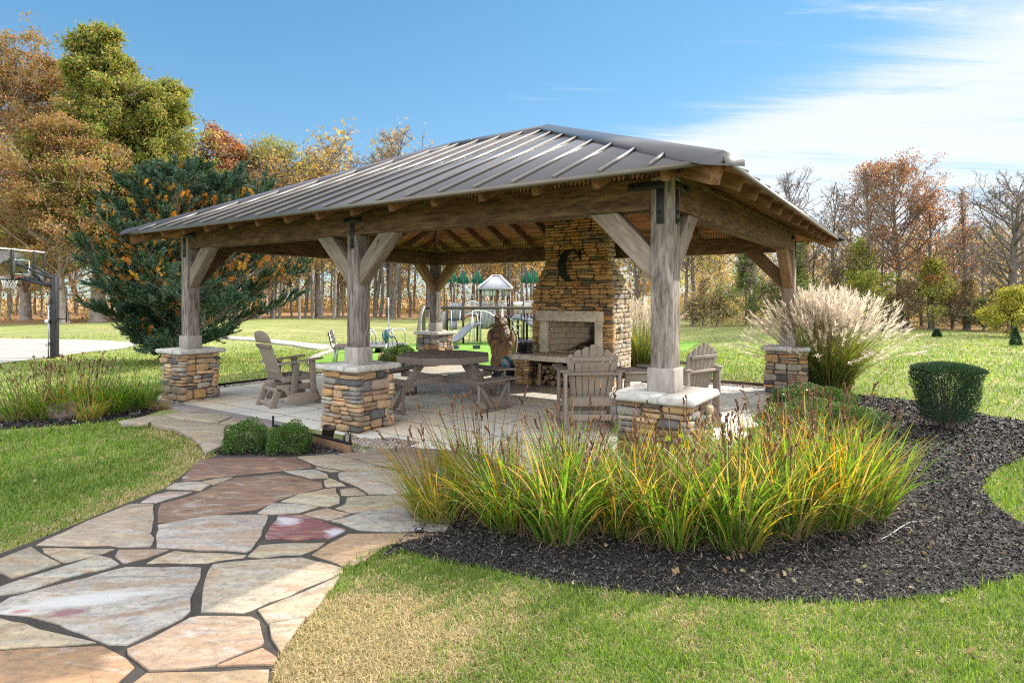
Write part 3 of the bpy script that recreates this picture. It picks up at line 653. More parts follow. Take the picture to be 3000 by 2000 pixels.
def _tmpl(n=5):
    g = np.linspace(-1, 1, n); V = []; Q = []
    for ax in range(3):
        for sg in (-1, 1):
            b0 = len(V)
            for a in g:
                for b in g:
                    p = [0, 0, 0]; p[ax] = sg; p[(ax + 1) % 3] = a; p[(ax + 2) % 3] = b; V.append(p)
            for i in range(n - 1):
                for j in range(n - 1):
                    q = [b0 + i * n + j, b0 + (i + 1) * n + j, b0 + (i + 1) * n + j + 1, b0 + i * n + j + 1]; Q.append(q if sg > 0 else q[::-1])
    return np.array(V, float), np.array(Q)
TV, TQ = _tmpl()
def rock(m, c, half, ex, ez, rr, colr, p=5.5, jit=.06):
    """one rounded, slightly irregular stone; ex = along the wall, ez = up"""
    ex = np.asarray(ex, float); ez = np.asarray(ez, float); ey = np.cross(ez, ex)
    V = TV.copy(); r = (np.abs(V) ** p).sum(1) ** (1 / p); V = V / r[:, None]
    ph = rr.uniform(0, 6.28, 6)
    V = V * (1 + jit * np.sin(2.3 * V[:, [1, 2, 0]] + ph[:3]) + jit * .6 * np.sin(4.7 * V[:, [2, 0, 1]] + ph[3:]))
    V[:, 2] *= 1 + rr.uniform(-.14, .14) * V[:, 0]
    V = V * np.asarray(half)
    q_ = rr.normal(0, .035); ex, ez = ex * math.cos(q_) + ez * math.sin(q_), ez * math.cos(q_) - ex * math.sin(q_)
    m.add(np.asarray(c) + V[:, :1] * ex + V[:, 1:2] * ey + V[:, 2:] * ez, TQ, np.array(colr) * rr.uniform(.8, 1.18))
def ledge(m, o, ex, nrm, z0, z1, lim, rr, hmin=.05, hmax=.13, wmin=.13, wmax=.36, depth=.11, pal=PALS, wts=None, proud=.022, gain=1.12):
    """lay ledge stones over a wall face: o + ex*s for s in lim(z) -> (s0, s1)"""
    o = np.asarray(o, float); ex = np.asarray(ex, float); nrm = np.asarray(nrm, float); ez = np.array([0, 0, 1.]); z = z0
    if np.dot(np.cross(ez, ex), nrm) < 0: sgn = -1
    else: sgn = 1
    while z < z1 - .012:
        hgt = min(rr.uniform(hmin, hmax), z1 - z)
        if z1 - z - hgt < .03: hgt = z1 - z
        s0, s1 = lim(z + hgt / 2); s = s0
        while s < s1 - .01:
            w = rr.uniform(wmin, wmax) * (1.0 if hgt < .09 else .85); w = min(w, s1 - s)
            if s1 - s - w < .07: w = s1 - s
            k = 1
            if hgt > .085 and rr.random() < .55: k = 2
            if hgt > .12 and rr.random() < .25: k = 3
            zz = z
            cuts = np.sort(rr.uniform(.35, .65, 1)) if k == 2 else np.array([.33, .66]) if k == 3 else np.array([])
            ed = np.concatenate([[0], cuts, [1]]) * hgt
            for a, b in zip(ed[:-1], ed[1:]):
                pr = rr.uniform(-.012, proud); g = .0035
                c = o + ex * (s + w / 2) + ez * (z + (a + b) / 2) + nrm * (pr - depth / 2)
                colr = np.array(pal[rr.choice(len(pal), p=wts)]) * gain
                rock(m, c, (w / 2 - g, depth / 2, (b - a) / 2 - g * .7), ex * sgn if False else ex, ez, rr, colr, p=rr.uniform(3.6, 7), jit=rr.uniform(.03, .075))
            s += w
        z += hgt
    return m
WT = np.array([.13, .12, .11, .12, .11, .11, .08, .12, .06, .04]); WT /= WT.sum()
def pier(a, b, seed, base=0.0):
    rr = np.random.default_rng(seed); hw = .305
    m = MB(); z1 = 1.62 - .886
    for k, (ex, nn) in enumerate((((1, 0, 0), (0, -1, 0)), ((0, 1, 0), (1, 0, 0)), ((-1, 0, 0), (0, 1, 0)), ((0, -1, 0), (-1, 0, 0)))):
        ex = np.array(ex, float); nn = np.array(nn, float); o = nn * hw - ex * hw
        ledge(m, (o[0], o[1], 0), ex, nn, base, z1, (lambda z, k=k: (-.012 - .03 * rr.random(), 2 * hw + .012 + .03 * rr.random())) if k % 2 == 0 else (lambda z: (.05, 2 * hw - .05)), rr, wts=WT, hmin=.055, hmax=.155, wmin=.15, wmax=.38)
    p = m.build('stone_pier', M['stone'], pav, smooth=True, loc=(a, b, 0))
    core = MB(); core.box((0, 0, (base + z1) / 2), (2 * hw - .05, 2 * hw - .05, z1 - base)); core.build('mortar_core', M['mortar'], p)
    # cap of two rock-faced slabs
    s = .363
    for x0, x1 in ((-s, .12 + rr.uniform(-.1, .1)), (None, s)):
        if x0 is None: x0 = xs + .004
        xs = x1
        gx_ = np.linspace(x0, x1, max(4, int((x1 - x0) / .035))); gy_ = np.linspace(-s, s, 22)
        cap = MB(); out = [(x, -s) for x in gx_] + [(x1, y) for y in gy_[1:]] + [(x, s) for x in gx_[::-1][1:]] + [(x0, y) for y in gy_[::-1][1:-1]]
        out = np.array(out); n = len(out)
        lv = [(0, -.012), (.012, .004), (.03, .006), (.048, .004), (.064, -.002), (.068, -.006)]; V = []
        for z, off in lv:
            q = out.copy(); d = np.where(np.abs(np.abs(q) - s) < 1e-6, np.sign(q), 0)
            q = q + d * (off + rr.normal(0, .0035, (n, 1))); V.append(np.c_[q, np.full(n, z1 + z)])
        m_ = len(lv); V = np.concatenate(V); i = np.arange(m_ - 1)[:, None]; j = np.arange(n)[None]
        Q = np.stack([i * n + j, i * n + (j + 1) % n, (i + 1) * n + (j + 1) % n, (i + 1) * n + j], -1).reshape(-1, 4)
        cap.add(V, Q, (.47, .445, .41)); cap.ng.append([(m_ - 1) * n + k for k in range(n)]); cap.ng.append(list(range(n))[::-1])
        cap.build('cap_slab', M['lime'], p)
    return p
PT = 1.62 - .886 + .068          # top of caps
piers = {}
for key, a, b, sd_, base in (('A', -L, 0, 31, -.25), ('B', -L / 2, 0, 32, -.05), ('C', 0, 0, 33, -.05), ('D', 0, W, 34, -.3), ('E', -L, W, 35, -.4)):
    piers[key] = pier(a, b, sd_, base)
    corner = key != 'B'
    timber(pav, 'post', (a, b, PT), (a, b, BT if corner else BB), .2, .2, M['post'] if key in 'ABCE' else m_wood('sunlit_post_timber', [(.30, (.2, .14, .1)), (.5, (.31, .235, .175)), (.72, (.42, .34, .27))], 5, dirt=.3), up=(0, 1, 0), bevel=.012)  # far right post: sunlight is put into its paler timber colour
    tb = MB(); tb.box((.1, 0, 0), (.21, .245, .245)); o = tb.build('post_trim', M['trim'], pav, bevel=.01)
    o.matrix_local = Matrix(((0, 0, -1, a), (0, 1, 0, b), (1, 0, 0, PT), (0, 0, 0, 1)))
# beams
e_ = .104
timber(pav, 'beam', (-L + e_, 0, (BB + BT) / 2), (-L / 2 - .9, 0, (BB + BT) / 2), .19, BT - BB, M['timber'])
timber(pav, 'beam', (-L / 2 - .896, 0, (BB + BT) / 2), (-e_, 0, (BB + BT) / 2), .19, BT - BB, M['timber'])
timber(pav, 'beam', (0, e_, (BB + BT) / 2), (0, W - e_, (BB + BT) / 2), .19, BT - BB, M['timber'])
timber(pav, 'beam', (-L, W - e_, (BB + BT) / 2), (-L, e_, (BB + BT) / 2), .19, BT - BB, M['timber'])
timber(pav, 'beam', (-L + e_, W, (BB + BT) / 2), (-e_, W, (BB + BT) / 2), .19, BT - BB, M['timber'])
# knee braces: cut flush to the post face and the beam underside
def brace(a, b, d, m, run=.60, drop=.62, sec=.20, th=.15):
    d = np.array(d, float); f = .1
    p0 = np.array([a, b, BB - drop]) + np.array([d[0], d[1], 0]) * f; sl = sec * 1.38
    P = [(0, -sl * .1), (run - sl * .0, drop), (run - sl, drop), (0, drop - (run - sl) * drop / run * .98)]
    P = [(0, 0), (run, drop), (run - sl, drop), (0, sl * drop / run)]
    ang = math.atan2(drop, run); c_, s_ = math.cos(ang), math.sin(ang)
    prof = [(x * c_ + z * s_, -x * s_ + z * c_) for x, z in P]
    dv = Vector((d[0] * c_, d[1] * c_, s_)); yv = Vector((-d[1], d[0], 0)); zv = dv.cross(yv)
    bb = MB(); bb.prism(prof, -th / 2, th / 2, T=lambda x, z, y: (x, -y, z)); o = bb.build('knee_brace', m, pav, bevel=.006)
    o.matrix_local = Matrix(((dv.x, yv.x, zv.x, p0[0]), (dv.y, yv.y, zv.y, p0[1]), (dv.z, yv.z, zv.z, p0[2]), (0, 0, 0, 1)))
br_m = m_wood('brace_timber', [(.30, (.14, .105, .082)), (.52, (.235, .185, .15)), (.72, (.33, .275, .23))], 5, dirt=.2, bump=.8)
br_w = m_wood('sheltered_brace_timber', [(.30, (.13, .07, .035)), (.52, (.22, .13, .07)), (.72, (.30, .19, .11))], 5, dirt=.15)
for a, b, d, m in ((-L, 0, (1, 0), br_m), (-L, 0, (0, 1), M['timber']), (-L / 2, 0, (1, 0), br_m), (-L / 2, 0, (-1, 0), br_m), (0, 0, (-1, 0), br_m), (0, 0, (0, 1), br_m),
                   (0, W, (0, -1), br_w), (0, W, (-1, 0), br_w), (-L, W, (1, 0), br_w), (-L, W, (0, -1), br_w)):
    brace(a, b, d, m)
# iron straps with bolt heads
def strap(face_o, ex, nn, rects, bolts):
    """rects: (x0,x1,z0,z1) on the face; face_o + ex*x"""
    ex = np.array(ex, float); nn = np.array(nn, float); o = np.array(face_o, float); mm = np.stack([ex, nn, np.array([0, 0, 1.])], 1)
    b = MB()
    for k, (x0, x1, z0, z1) in enumerate(rects): b.box(o + ex * (x0 + x1) / 2 + nn * (.004 + .0015 * k) + np.array([0, 0, (z0 + z1) / 2]), (x1 - x0, .009, z1 - z0), mm)
    s = b.build('iron_strap', M['black'], pav, bevel=.003)
    for x, z in bolts:
        b = MB(); q = o + ex * x + nn * .010 + np.array([0, 0, z]); b.tube([q, q + nn * .008, q + nn * .013], [.019, .018, .008], 10); b.build('bolt', M['black'], s)
zc_ = (BB + BT) / 2 - .0
strap((-L / 2, -.1, 0), (1, 0, 0), (0, -1, 0), [(-.16, .16, zc_ - .0, zc_ + .07), (-.033, .033, BB - .17, zc_ - .001)], [(-.13, zc_ + .035), (-.08, zc_ + .035), (.08, zc_ + .035), (.13, zc_ + .035), (0, BB - .08), (0, BB - .14)])
strap((0, -.104, 0), (1, 0, 0), (0, -1, 0), [(-.3, .03, zc_ + .03, zc_ + .10), (-.04, .026, BB - .13, zc_ + .029)], [(-.27, zc_ + .065), (-.21, zc_ + .065), (-.007, BB - .03), (-.007, BB - .10)])
strap((.104, 0, 0), (0, 1, 0), (1, 0, 0), [(-.03, .3, zc_ + .03, zc_ + .10), (-.026, .04, BB - .13, zc_ + .029)], [(.27, zc_ + .065), (.21, zc_ + .065), (.007, BB - .03), (.007, BB - .10)])
strap((-L, -.104, 0), (1, 0, 0), (0, -1, 0), [(-.03, .3, zc_ + .03, zc_ + .10), (-.026, .04, BB - .13, zc_ + .029)], [(.27, zc_ + .065), (.21, zc_ + .065), (.007, BB - .03), (.007, BB - .10)])
strap((.104, W, 0), (0, 1, 0), (1, 0, 0), [(-.3, .03, zc_ + .03, zc_ + .10), (-.04, .026, BB - .13, zc_ + .029)], [(-.27, zc_ + .065), (-.21, zc_ + .065)])
# roof ------------------------------------------------------------------
A0, A1, B0, B1 = -L - OV, OV, -OV, W + OV; HD = (B1 - B0) / 2; BM = (B0 + B1) / 2; SL = .447; ZE = 2.625
RX0, RX1 = A0 + HD, A1 - HD                       # ridge ends
def zr(d, off=0): return ZE + SL * d + off
cs = [(A0, B0), (A1, B0), (A1, B1), (A0, B1)]
def roof_shell(m, dz, z_e, thick, inset=0, col=(1, 1, 1)):
    pts = [(A0 + inset, B0 + inset, z_e + dz + SL * inset), (A1 - inset, B0 + inset, z_e + dz + SL * inset), (A1 - inset, B1 - inset, z_e + dz + SL * inset), (A0 + inset, B1 - inset, z_e + dz + SL * inset), (RX0, BM, z_e + dz + SL * HD), (RX1, BM, z_e + dz + SL * HD)]
    V = np.array(pts + [(x, y, z - thick) for x, y, z in pts])
    Fc = [[0, 1, 5, 4], [1, 2, 5], [2, 3, 4, 5], [3, 0, 4]]
    Fc += [[i + 6 for i in f][::-1] for f in Fc] + [[i, i + 6, (i + 1) % 4 + 6, (i + 1) % 4] for i in range(4)]
    m.add(V, Fc, col)
PANEL, SEAM = (.052, .048, .051), (.17, .155, .145)  # seams share the panels' metal; their sunlit look is put into a lighter tone
rf = MB(); roof_shell(rf, 0, ZE, .018, col=PANEL)
sx_ = A1 - .56
def seam(p0, p1):
    rf.bar(p0, p1, .022, .042)
k = 0
for face in range(4):
    if face in (0, 2): s0, s1 = A0, A1
    else: s0, s1 = B0, B1
    ss = np.arange(s1 - .56 if face in (0, 2) else s1 - .5, s0 + .1, -.43)
    for s in ss:
        run = min(HD, s - s0, s1 - s) - .10
        if run < .05: continue
        if face == 0: rf.bar((s, B0 + .0, zr(0, .02)), (s, B0 + run, zr(run, .02)), .017, .036, col=SEAM)
        if face == 2: rf.bar((s, B1 - .0, zr(0, .02)), (s, B1 - run, zr(run, .02)), .017, .036, col=SEAM)
        if face == 1: rf.bar((A1, s, zr(0, .02)), (A1 - run, s, zr(run, .02)), .017, .036, col=SEAM)
        if face == 3: rf.bar((A0, s, zr(0, .02)), (A0 + run, s, zr(run, .02)), .017, .036, col=SEAM)
roof = rf.build('roof', M['roofmetal'], pav)
# hip and ridge caps: folded sheets riding on the seams
def cap_strip(p0, p1, n1, n2, wdt, name):
    p0, p1, n1, n2 = [np.array(q, float) for q in (p0, p1, n1, n2)]; b = MB(); up = np.array([0, 0, .044])
    q = []
    for p in (p0, p1): q += [p + n1 * wdt + up, p + up + np.array([0, 0, .012]), p + n2 * wdt + up, p + n1 * wdt, p + n2 * wdt]
    b.add(np.array(q), [[0, 1, 6, 5], [1, 2, 7, 6], [3, 0, 5, 8], [2, 4, 9, 7], [5, 6, 7, 9, 8], [3, 4, 2, 1, 0]], (.06, .056, .06))
    b.build(name, M['roofmetal'], roof)
zt = ZE + SL * HD
def fall(dx, dy): v = np.array([dx, dy, 0.]); v[2] = 0; return v
cap_strip((RX0, BM, zt), (RX1, BM, zt), (0, -1, -SL), (0, 1, -SL), .15, 'ridge_cap')
for (cx0, cy0), rx, sx2, sy2 in (((A0, B0), RX0, 1, 1), ((A1, B0), RX1, -1, 1), ((A1, B1), RX1, -1, -1), ((A0, B1), RX0, 1, -1)):
    # offsets stay in each of the two adjoining planes (perpendicular to the hip in plan)
    h = np.array([sx2, sy2, 0]) / math.sqrt(2)
    n1 = np.array([sx2, -sy2, 0]) / math.sqrt(2); n2 = -n1
    # plane front/back: z grows with |y|; moving along n1 changes y by -sy2/sqrt2 -> z change -SL/sqrt2
    n1 = n1 + np.array([0, 0, -SL / math.sqrt(2)]); n2 = n2 + np.array([0, 0, -SL / math.sqrt(2)])
    cap_strip((cx0, cy0, ZE), (rx, BM, zt), n1, n2, .17, 'hip_cap')
# drip edge
dr = MB()
for (x0, y0), (x1, y1) in zip(cs, cs[1:] + cs[:1]):
    d = np.array([x1 - x0, y1 - y0]); d /= np.linalg.norm(d); n_ = np.array([d[1], -d[0]]) * .006
    dr.bar((x0 + n_[0], y0 + n_[1], ZE - .016), (x1 + n_[0], y1 + n_[1], ZE - .016), .012, .044)
dr.build('drip_edge', M['flash'], pav)
# boarded soffit under the metal: every board a strip with its own tone, laid along the eaves
dk = MB(); rr = np.random.default_rng(9); bw = .14
def zdk(d): return ZE - .021 + SL * d
for k in range(int(HD / bw) + 1):
    d0, d1 = k * bw + .002, min((k + 1) * bw - .004, HD)
    if d1 <= d0: break
    for face in range(4):
        o0, o1 = d0 + .008, d1 + .008 if d1 < HD - .01 else d1
        if face == 0: q = [(A0 + d0, B0 + d0), (A1 - d0, B0 + d0), (A1 - d1, B0 + d1), (A0 + d1, B0 + d1)]
        if face == 1: q = [(A1 - d0, B0 + d0), (A1 - d0, B1 - d0), (A1 - d1, B1 - d1), (A1 - d1, B0 + d1)]
        if face == 2: q = [(A1 - d0, B1 - d0), (A0 + d0, B1 - d0), (A0 + d1, B1 - d1), (A1 - d1, B1 - d1)]
        if face == 3: q = [(A0 + d0, B1 - d0), (A0 + d0, B0 + d0), (A0 + d1, B0 + d1), (A0 + d1, B1 - d1)]
        V = [(x, y, zdk(d0 if i < 2 else d1)) for i, (x, y) in enumerate(q)]
        dk.add(V, [[3, 2, 1, 0]], rr.uniform(.75, 1.15))
dk.build('soffit', M['deck'], pav)
bk = MB(); roof_shell(bk, -.0195, ZE, .001, .01); 
# rafters
RD, RW = .115, .065
def rafter(p0, p1, w=RW, h=RD, m='rafter'):
    p0 = np.array(p0, float); p1 = np.array(p1, float); timber(pav, 'rafter', p0, p1, w, h, M[m], bevel=.004)
offz = -.03 - RD / 2 * math.sqrt(1 + SL * SL)
for s in np.arange(A0 + .33, A1 - .2, .6):
    run = min(HD - .03, s - A0 - .05, A1 - s - .05)
    if run < .2: continue
    rafter((s, B0 + .11, zr(.11, offz)), (s, B0 + run, zr(run, offz))); rafter((s, B1 - .11, zr(.11, offz)), (s, B1 - run, zr(run, offz)))
for s in np.arange(B0 + .30, B1 - .2, .6):
    run = min(HD - .05, s - B0 - .05, B1 - s - .05)
    if run < .2: continue
    rafter((A1 - .09, s, zr(.09, offz)), (A1 - run, s, zr(run, offz))); rafter((A0 + .09, s, zr(.09, offz)), (A0 + run, s, zr(run, offz)))
hs = SL / math.sqrt(2)
for cx0, cy0, rx, s1, s2 in ((A0, B0, RX0, 1, 1), (A1, B0, RX1, -1, 1), (A1, B1, RX1, -1, -1), (A0, B1, RX0, 1, -1)):
    rafter((cx0 + .07 * s1, cy0 + .07 * s2, zr(.07, offz - .03)), (rx, BM, zr(HD, offz - .03)), .085, .17)
timber(pav, 'ridge_beam', (RX0, BM, zr(HD, -.16)), (RX1, BM, zr(HD, -.16)), .06, .2, M['rafter'])
# frieze of straw-coloured baffles between the rafters over the beams
fz = m_plain('vent_baffle', (.33, .25, .13), .9, 0, .4, 30)
for a0, a1, b0, b1 in ((-L, 0, W - .02, W - .02), (-L, 0, .02, .02), (-L + .02, -L + .02, 0, W), (-.02, -.02, 0, W)):
    b_ = MB(); n_ = int(max(a1 - a0, b1 - b0) / .045)
    for k in range(n_):
        t_ = (k + .5) / n_; x = a0 + (a1 - a0) * t_; y = b0 + (b1 - b0) * t_; b_.box((x, y, BT + .06), (.012 if a1 > a0 else .03, .03 if a1 > a0 else .012, .11))
    b_.build('vent_baffle', fz, pav)
# ------------------------------------------------------------------ fireplace (same frame; a = -u)
fire = thing('fireplace', 'tall outdoor stone fireplace with cream mantel and raised hearth', 'fireplace', (CX, CY, 0), -YAW)
aL, aR, FV, BV = -4.53, -2.81, 5.0, 5.87        # body
sL, sR, SV = -4.235, -2.912, 5.36               # stack
PF = [(.48, .28, .115), (.44, .245, .095), (.38, .22, .095), (.50, .32, .15), (.29, .195, .10), (.22, .17, .11), (.43, .225, .075), (.155, .12, .085), (.34, .235, .135)]
WF = np.array([.2, .17, .13, .12, .1, .08, .09, .05, .06]); WF /= WF.sum()
rr = np.random.default_rng(77)
zs0, zs1 = 1.72, 2.28                           # shoulders
def limF(z):
    k = float(np.clip((z - zs0) / (zs1 - zs0), 0, 1)); return (aL + (sL - aL) * k, aR + (sR - aR) * k)
def limS(z):
    k = float(np.clip((z - zs0) / (zs1 - zs0), 0, 1)); return (FV + .03, BV + (SV - BV) * k)
m = MB()
OL, OR_, OZ0, OZ1 = -4.16, -3.15, .56, 1.19     # firebox opening
ledge(m, (0, FV, 0), (1, 0, 0), (0, -1, 0), -.2, OZ0, lambda z: (aL - .02, aR + .02), rr, pal=PF, wts=WF)
ledge(m, (0, FV, 0), (1, 0, 0), (0, -1, 0), OZ0, OZ1, lambda z: (aL - .02, OL), rr, pal=PF, wts=WF, hmin=.04, hmax=.1)
ledge(m, (0, FV, 0), (1, 0, 0), (0, -1, 0), OZ0, OZ1, lambda z: (OR_, aR + .02), rr, pal=PF, wts=WF, hmin=.04, hmax=.1)
ledge(m, (0, FV, 0), (1, 0, 0), (0, -1, 0), OZ1, 3.42, lambda z: (limF(z)[0] - .015 * rr.random() - .01, limF(z)[1] + .015 * rr.random() + .01), rr, pal=PF, wts=WF, hmin=.035, hmax=.12, wmin=.12, wmax=.46)
PSd = [(.47, .38, .27), (.5, .42, .32), (.42, .33, .23), (.38, .33, .28), (.3, .28, .26), (.52, .43, .31)]
# right side, left side, back
for sgn, xf in ((1, lambda z: limF(z)[1]), (-1, lambda z: limF(z)[0])):
    z = -.2
    while z < 3.42:
        h = rr.uniform(.06, .13); l0, l1 = limS(z + h / 2); x = xf(z + h / 2); s = l0
        while s < l1 - .01:
            w = min(rr.uniform(.12, .3), l1 - s)
            if l1 - s - w < .07: w = l1 - s
            pr = rr.uniform(-.01, .025)
            rock(m, (x + sgn * (pr - .06), s + w / 2, z + h / 2), (w / 2 - .004, .06, h / 2 - .004), (0, 1, 0), (0, 0, 1), rr, PSd[rr.integers(0, 6)], p=rr.uniform(4, 7), jit=.05); s += w
        z += h
ledge(m, (0, BV, 0), (1, 0, 0), (0, 1, 0), -.2, zs0, lambda z: (aL, aR), rr, pal=PSd, hmin=.07, hmax=.14)
# stepped shoulders at the back
z = zs0
while z < zs1:
    h = .085; l0, l1 = limS(z + h / 2); x0, x1 = limF(z); s = x0
    while s < x1:
        w = min(rr.uniform(.14, .32), x1 - s); rock(m, (s + w / 2, l1 - .05, z + h / 2), (w / 2 - .004, .075, h / 2), (1, 0, 0), (0, 0, 1), rr, PSd[rr.integers(0, 6)], jit=.05); s += w
    z += h
body = m.build('stonework', M['stone'], fire, smooth=True)
core = MB()
g = .045
def cbox(x0, x1, y0, y1, z0, z1): core.box(((x0 + x1) / 2, (y0 + y1) / 2, (z0 + z1) / 2), (x1 - x0, y1 - y0, z1 - z0))
cbox(aL + g, OL - .001, FV + g, BV - g, -.2, zs0); cbox(OR_ + .001, aR - g, FV + g, BV - g, -.2, zs0); cbox(OL, OR_, FV + g, BV - g, -.2, OZ0 - .03); cbox(OL, OR_, FV + g, BV - g, OZ1 + .001, zs0 - .001)
core.build('mortar_core', M['mortar'], body)
core = MB(); q0 = [(aL + g, FV + g), (aR - g, FV + g), (aR - g, BV - g), (aL + g, BV - g)]; q1 = [(sL + g, FV + g), (sR - g, FV + g), (sR - g, SV - g), (sL + g, SV - g)]
core.add([(x, y, zs0) for x, y in q0] + [(x, y, zs1) for x, y in q1] + [(x, y, 3.4) for x, y in q1], [[0, 1, 5, 4], [1, 2, 6, 5], [2, 3, 7, 6], [3, 0, 4, 7], [4, 5, 9, 8], [5, 6, 10, 9], [6, 7, 11, 10], [7, 4, 8, 11], [8, 9, 10, 11]])
core.build('mortar_core', M['mortar'], body)
# firebox lining of cream fire brick, sooty towards the middle of its back
t = NT('fire_brick'); v = t.coords('Object'); sp = t.n('SeparateXYZ'); t.link(v, sp.inputs[0]); cb = t.n('CombineXYZ'); t.link(t.math('ADD', sp.outputs[0], sp.outputs[1]), cb.inputs[0]); t.link(sp.outputs[2], cb.inputs[1])
br = t.n('TexBrick'); t.link(cb.outputs[0], br.inputs['Vector']); t.set(br, Scale=1.0, Mortar_Size=.006, Brick_Width=.235, Row_Height=.115)
br.inputs['Color1'].default_value = (.44, .35, .24, 1); br.inputs['Color2'].default_value = (.40, .31, .21, 1); br.inputs['Mortar'].default_value = (.14, .11, .08, 1)
nz = t.noise(v, 3.2, 6, .65, .6)
sm = t.math('ADD', t.math('MULTIPLY', t.math('ABSOLUTE', t.math('SUBTRACT', sp.outputs[0], -3.45)), -1.9), t.math('ADD', t.math('MULTIPLY', nz, 1.5), -.18))
k = t.mix(t.ramp(sm, [(.15, (0, 0, 0)), (.6, (.9, .9, .9))]), br.outputs[0], (.018, .015, .013))
M['firebrick'] = t.done(k, .9, t.bump(br.outputs['Fac'], -.3, .01))
fb = MB(); y1 = FV + .5
V = [(OL, FV + .05, OZ0), (OL, FV + .05, OZ1), (OL + .16, y1, OZ0), (OL + .16, y1, OZ1), (OR_ - .16, y1, OZ0), (OR_ - .16, y1, OZ1), (OR_, FV + .05, OZ0), (OR_, FV + .05, OZ1)]
fb.add(V, [[0, 2, 3, 1], [2, 4, 5, 3], [4, 6, 7, 5], [0, 6, 4, 2], [1, 3, 5, 7]]); fb.build('firebox', M['firebrick'], fire)
lime = (.58, .50, .39)
def cut_stone(name, x0, x1, y0, y1, z0, z1, par, c=lime, bev=.006):
    b = MB(); b.box(((x0 + x1) / 2, (y0 + y1) / 2, (z0 + z1) / 2), (x1 - x0, y1 - y0, z1 - z0), col=c); return b.build(name, M['lime'], par, bevel=bev)
cut_stone('mantel', -4.40, -2.975, FV - .09, FV + .1, 1.165, 1.36, fire)
cut_stone('jamb', -4.335, -4.165, FV - .05, FV + .12, .555, 1.163, fire); cut_stone('jamb', -3.145, -3.005, FV - .05, FV + .12, .555, 1.163, fire)
HB = 4.30
cut_stone('hearth_slab', -4.56, -2.70, HB - .04, FV + .04, .455, .553, fire, bev=.01)
for x0, x1 in ((-4.52, -4.2), (-3.1, -2.75)):
    m = MB()
    ledge(m, (0, HB + .02, 0), (1, 0, 0), (0, -1, 0), 0, .452, lambda z, x0=x0, x1=x1: (x0, x1), rr, pal=PF, wts=WF, hmin=.07, hmax=.13, wmin=.12, wmax=.26)
    for sg, xx in ((-1, x0), (1, x1)):
        z = 0
        while z < .44:
            h = min(.11, .452 - z); s = HB + .04
            while s < FV: w = min(rr.uniform(.12, .26), FV - s); rock(m, (xx - sg * .05, s + w / 2, z + h / 2), (w / 2 - .004, .055, h / 2 - .004), (0, 1, 0), (0, 0, 1), rr, PF[rr.integers(0, 9)], jit=.05); s += w + .001
            z += h
    ped = m.build('hearth_pedestal', M['stone'], fire, smooth=True)
    b = MB(); b.box(((x0 + x1) / 2, HB + .4, .22), (x1 - x0 - .08, .66, .44)); b.build('mortar_core', M['mortar'], ped)
b = MB(); b.box((aR + .035, 5.33, 1.03), (.03, .09, .12)); b.build('outlet_box', M['steel'], fire, bevel=.006)
b = MB(); b.box((.335, W - .06, .5), (.02, .06, .09)); b.build('outlet_box', M['steel'], pav, bevel=.004)
# big serif letter C of dark metal, hung on the chimney breast
def arc(cx, cy, rx, ry, a0, a1, n): th = np.linspace(R(a0), R(a1), n); return [(cx + rx * math.cos(q), cy + ry * math.sin(q)) for q in th]
outer = arc(0, 0, .245, .305, 52, 318, 34); inner = arc(.07, 0, .16, .270, 306, 62, 30)
P = [(.238, .285), (.222, .285), (.205, .252)] + outer[1:] + [(.247, -.155)] + inner + [(.222, .098), (.238, .098)]
cs_ = MB(); cs_.prism([(x, y) for x, y in P], 0, .025, T=lambda x, y, z: (x, -z, y))
cl = cs_.build('letter_sign', M['iron'], None, bevel=.002); p_ = PW(-3.665, FV - .045); cl.location = (p_[0], p_[1], 2.215); cl.rotation_euler = (0, 0, -YAW)
tag(cl, 'large black serif letter C mounted high on the stone chimney', 'letter')
# ------------------------------------------------------------------ furniture and small things
def w3(px, py, z=ZP): g_ = G(px, py, z); return (g_[0], g_[1], z)
def ellipsoid(m, c, r, M3=None, col=(1, 1, 1), nu=20, nv=12):
    th = np.linspace(0, math.pi, nv + 1); ph = np.linspace(0, 2 * math.pi, nu, endpoint=False)
    V = np.array([[math.sin(a) * math.cos(b), math.sin(a) * math.sin(b), math.cos(a)] for a in th for b in ph]) * np.asarray(r)
    if M3 is not None: V = V @ np.asarray(M3).T
    i = np.arange(nv)[:, None]; j = np.arange(nu)[None]
    Q = np.stack([i * nu + j, (i + 1) * nu + j, (i + 1) * nu + (j + 1) % nu, i * nu + (j + 1) % nu], -1).reshape(-1, 4)
    m.add(V + np.asarray(c, float), Q, col)
def part_box(name, par, boxes, m=None, bevel=.006):
    b = MB()
    for c, s in boxes: b.box(c, s)
    return b.build(name, m or M['poly'], par, bevel=bevel)
def part_bar(name, par, bars, m=None, bevel=.006):
    b = MB()
    for p0, p1, w, h in bars: b.bar(p0, p1, w, h)
    return b.build(name, m or M['poly'], par, bevel=bevel)
